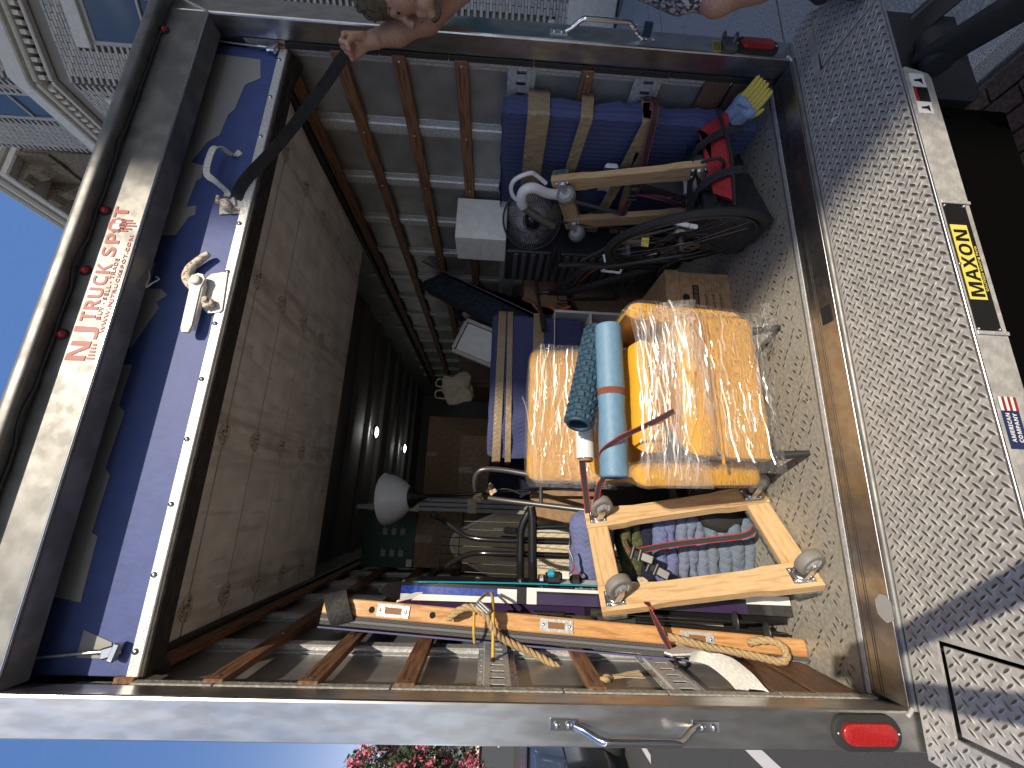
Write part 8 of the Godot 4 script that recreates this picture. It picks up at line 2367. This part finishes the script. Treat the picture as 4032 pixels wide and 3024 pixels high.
# ---------------------------------------------------------------- across the street
func make_parked_car() -> void:
	var t := thing("parked_car", "black parked car with a red tail light on the far side of the street", "car", "", Vector3(-5.05, ROAD, -5.6))
	# cross-sections along the car, rear bumper first: [z, half width, bottom, belt, top of the lower body]
	var st := [[0.0, 0.70, 0.42, 0.60, 0.86], [-0.06, 0.80, 0.34, 0.62, 0.98], [-0.3, 0.86, 0.28, 0.66, 1.02], [-1.0, 0.89, 0.26, 0.68, 1.0], [-2.2, 0.90, 0.26, 0.68, 0.98], [-3.2, 0.89, 0.26, 0.66, 0.94], [-3.9, 0.85, 0.28, 0.62, 0.84], [-4.3, 0.76, 0.32, 0.56, 0.74], [-4.4, 0.6, 0.4, 0.52, 0.66]]
	var rows := []
	for s in st:
		var w: float = s[1]
		rows.append([Vector3(-w * 0.9, s[2], s[0]), Vector3(-w, s[2] + 0.12, s[0]), Vector3(-w, s[3], s[0]), Vector3(-w * 0.95, s[4] - 0.05, s[0]), Vector3(-w * 0.86, s[4], s[0]), Vector3(0, s[4] + 0.03, s[0]), Vector3(w * 0.86, s[4], s[0]), Vector3(w * 0.95, s[4] - 0.05, s[0]), Vector3(w, s[3], s[0]), Vector3(w, s[2] + 0.12, s[0]), Vector3(w * 0.9, s[2], s[0])])
	rows.push_front(rows[0].map(func(p): return Vector3(p.x * 0.3, 0.62 + (p.y - 0.62) * 0.3, p.z + 0.02)))
	rows.append(rows[-1].map(func(p): return Vector3(p.x * 0.3, 0.52 + (p.y - 0.52) * 0.3, p.z - 0.02)))
	rows.reverse()
	var b := MB.new()
	b.grid(rows)
	part(t, "body", b, M.car_black)
	var gh := []
	for s in [[-0.35, 0.80, 1.0, 1.02], [-0.7, 0.72, 1.0, 1.36], [-1.2, 0.66, 1.0, 1.46], [-2.2, 0.66, 1.0, 1.47], [-2.7, 0.70, 0.99, 1.34], [-3.2, 0.78, 0.96, 0.98]]:
		var w: float = s[1]
		gh.append([Vector3(-0.84, s[2], s[0]), Vector3(-w, s[3] - 0.04, s[0]), Vector3(-w * 0.85, s[3], s[0]), Vector3(w * 0.85, s[3], s[0]), Vector3(w, s[3] - 0.04, s[0]), Vector3(0.84, s[2], s[0])])
	gh.reverse()
	var g := MB.new()
	g.grid(gh)
	part(t, "windows", g, M.window_glass)
	bc(t, "roof", M.car_black, Vector3(-0.57, 1.465, -2.3), Vector3(0.57, 1.485, -1.1), 0.008)
	for s: float in [-1.0, 1.0]:
		var tl := part(t, "tail_light", soft(Vector3(0.22, 0.13, 0.16), 0.04, 0.0, 1.0, 0.0, 4, 24), M.red_lens, Transform3D(Basis(Vector3.UP, s * 0.5), Vector3(s * 0.72, 0.82, -0.10)))
		bx(tl, "lamp_glass", M.white_plastic, Vector3(0.05, 0.045, 0.02), Vector3(-0.02, 0, 0.078), Basis(), 0.006)
		for z in [-0.85, -3.45]:
			var w := MB.new()
			w.lathe([Vector2(0.0001, -0.09), Vector2(0.2, -0.10), Vector2(0.3, -0.1), Vector2(0.32, -0.06), Vector2(0.32, 0.06), Vector2(0.3, 0.1), Vector2(0.2, 0.1), Vector2(0.0001, 0.09)], Transform3D(Basis(Vector3(0, 0, 1), PI / 2), Vector3(s * 0.80, 0.32, z)), 28)
			var wh := part(t, "wheel", w, M.rubber)
			var r := MB.new()
			r.lathe([Vector2(0.2, 0.102), Vector2(0.12, 0.09), Vector2(0.0001, 0.095)], Transform3D(Basis(Vector3(0, 0, 1), -s * PI / 2), Vector3(s * 0.80, 0.32, z)), 20)
			part(wh, "rim", r, M.zinc)
	bc(t, "bumper", M.grey_plastic, Vector3(-0.74, 0.40, -0.05), Vector3(0.74, 0.58, 0.035), 0.03)
	bc(t, "number_plate", M.white_print, Vector3(-0.16, 0.68, 0.0), Vector3(0.16, 0.80, 0.02), 0.004)


func make_tree() -> void:
	var t := thing("flowering_tree", "tree full of pink blossom beyond the left side of the truck", "tree")
	var o := Vector3(-10.0, ROAD, -14.5)
	var tr := MB.new()
	var tips := []
	for k in 5:
		var a := TAU * k / 5.0
		var top := o + Vector3(cos(a) * 1.1, 3.6 + 0.3 * sin(k * 2.0), sin(a) * 1.1)
		var path := smooth([o + Vector3(cos(a) * 0.12, 0, sin(a) * 0.12), o + Vector3(cos(a) * 0.3, 1.4, sin(a) * 0.3), top], 5)
		var rr := []
		for i in path.size(): rr.append(lerpf(0.09, 0.03, float(i) / path.size()))
		tr.tube(path, rr, 8)
		for j in 5:
			var e := top + Vector3(rng.randf_range(-0.9, 0.9), rng.randf_range(0.2, 1.9), rng.randf_range(-0.9, 0.9))
			tr.tube([top - Vector3(0, 0.4, 0), (top + e) * 0.5 + Vector3(0, 0.15, 0), e], [0.028, 0.018, 0.008], 5)
			tips.append(e)
	part(t, "trunk", tr, M.bark)
	var lf := MB.new()
	var fl := MB.new()
	var clumps := []
	for i in 420:
		var d := Vector3(rng.randfn(), rng.randfn() * 1.1, rng.randfn()).normalized() * pow(rng.randf(), 0.38)
		clumps.append(o + Vector3(0, 4.1, 0) + d * Vector3(2.3, 2.35, 2.3))
	for c in clumps:
		var pink := rng.randf() < 0.6
		for j in 42:
			var p: Vector3 = c + Vector3(rng.randfn(), rng.randfn(), rng.randfn()) * 0.17
			leaf_quad(lf, p, 0.05 + rng.randf() * 0.045)
		if pink:
			var q: Vector3 = c + (c - (o + Vector3(0, 4.0, 0))).normalized() * 0.16
			for j in 46:
				leaf_quad(fl, q + Vector3(rng.randfn() * 0.075, rng.randfn() * 0.12, rng.randfn() * 0.075), 0.05 + rng.randf() * 0.03)
	part(t, "foliage", lf, M.leaf).set_meta("kind", "stuff")
	part(t, "blossom", fl, M.petal).set_meta("kind", "stuff")


func leaf_quad(b: MB, p: Vector3, s: float) -> void:
	var u := Vector3(rng.randfn(), rng.randfn(), rng.randfn()).normalized()
	var w := u.cross(Vector3(rng.randfn(), rng.randfn(), rng.randfn())).normalized()
	b.quad(p - u * s, p - w * s * 0.45, p + u * s, p + w * s * 0.45)


func _ready() -> void:
	rng.seed = 20240817
	make_light()
	make_materials()
	make_truck()
	make_street()
	make_cargo_right()
	make_cargo_middle()
	make_cargo_left()
	make_people()
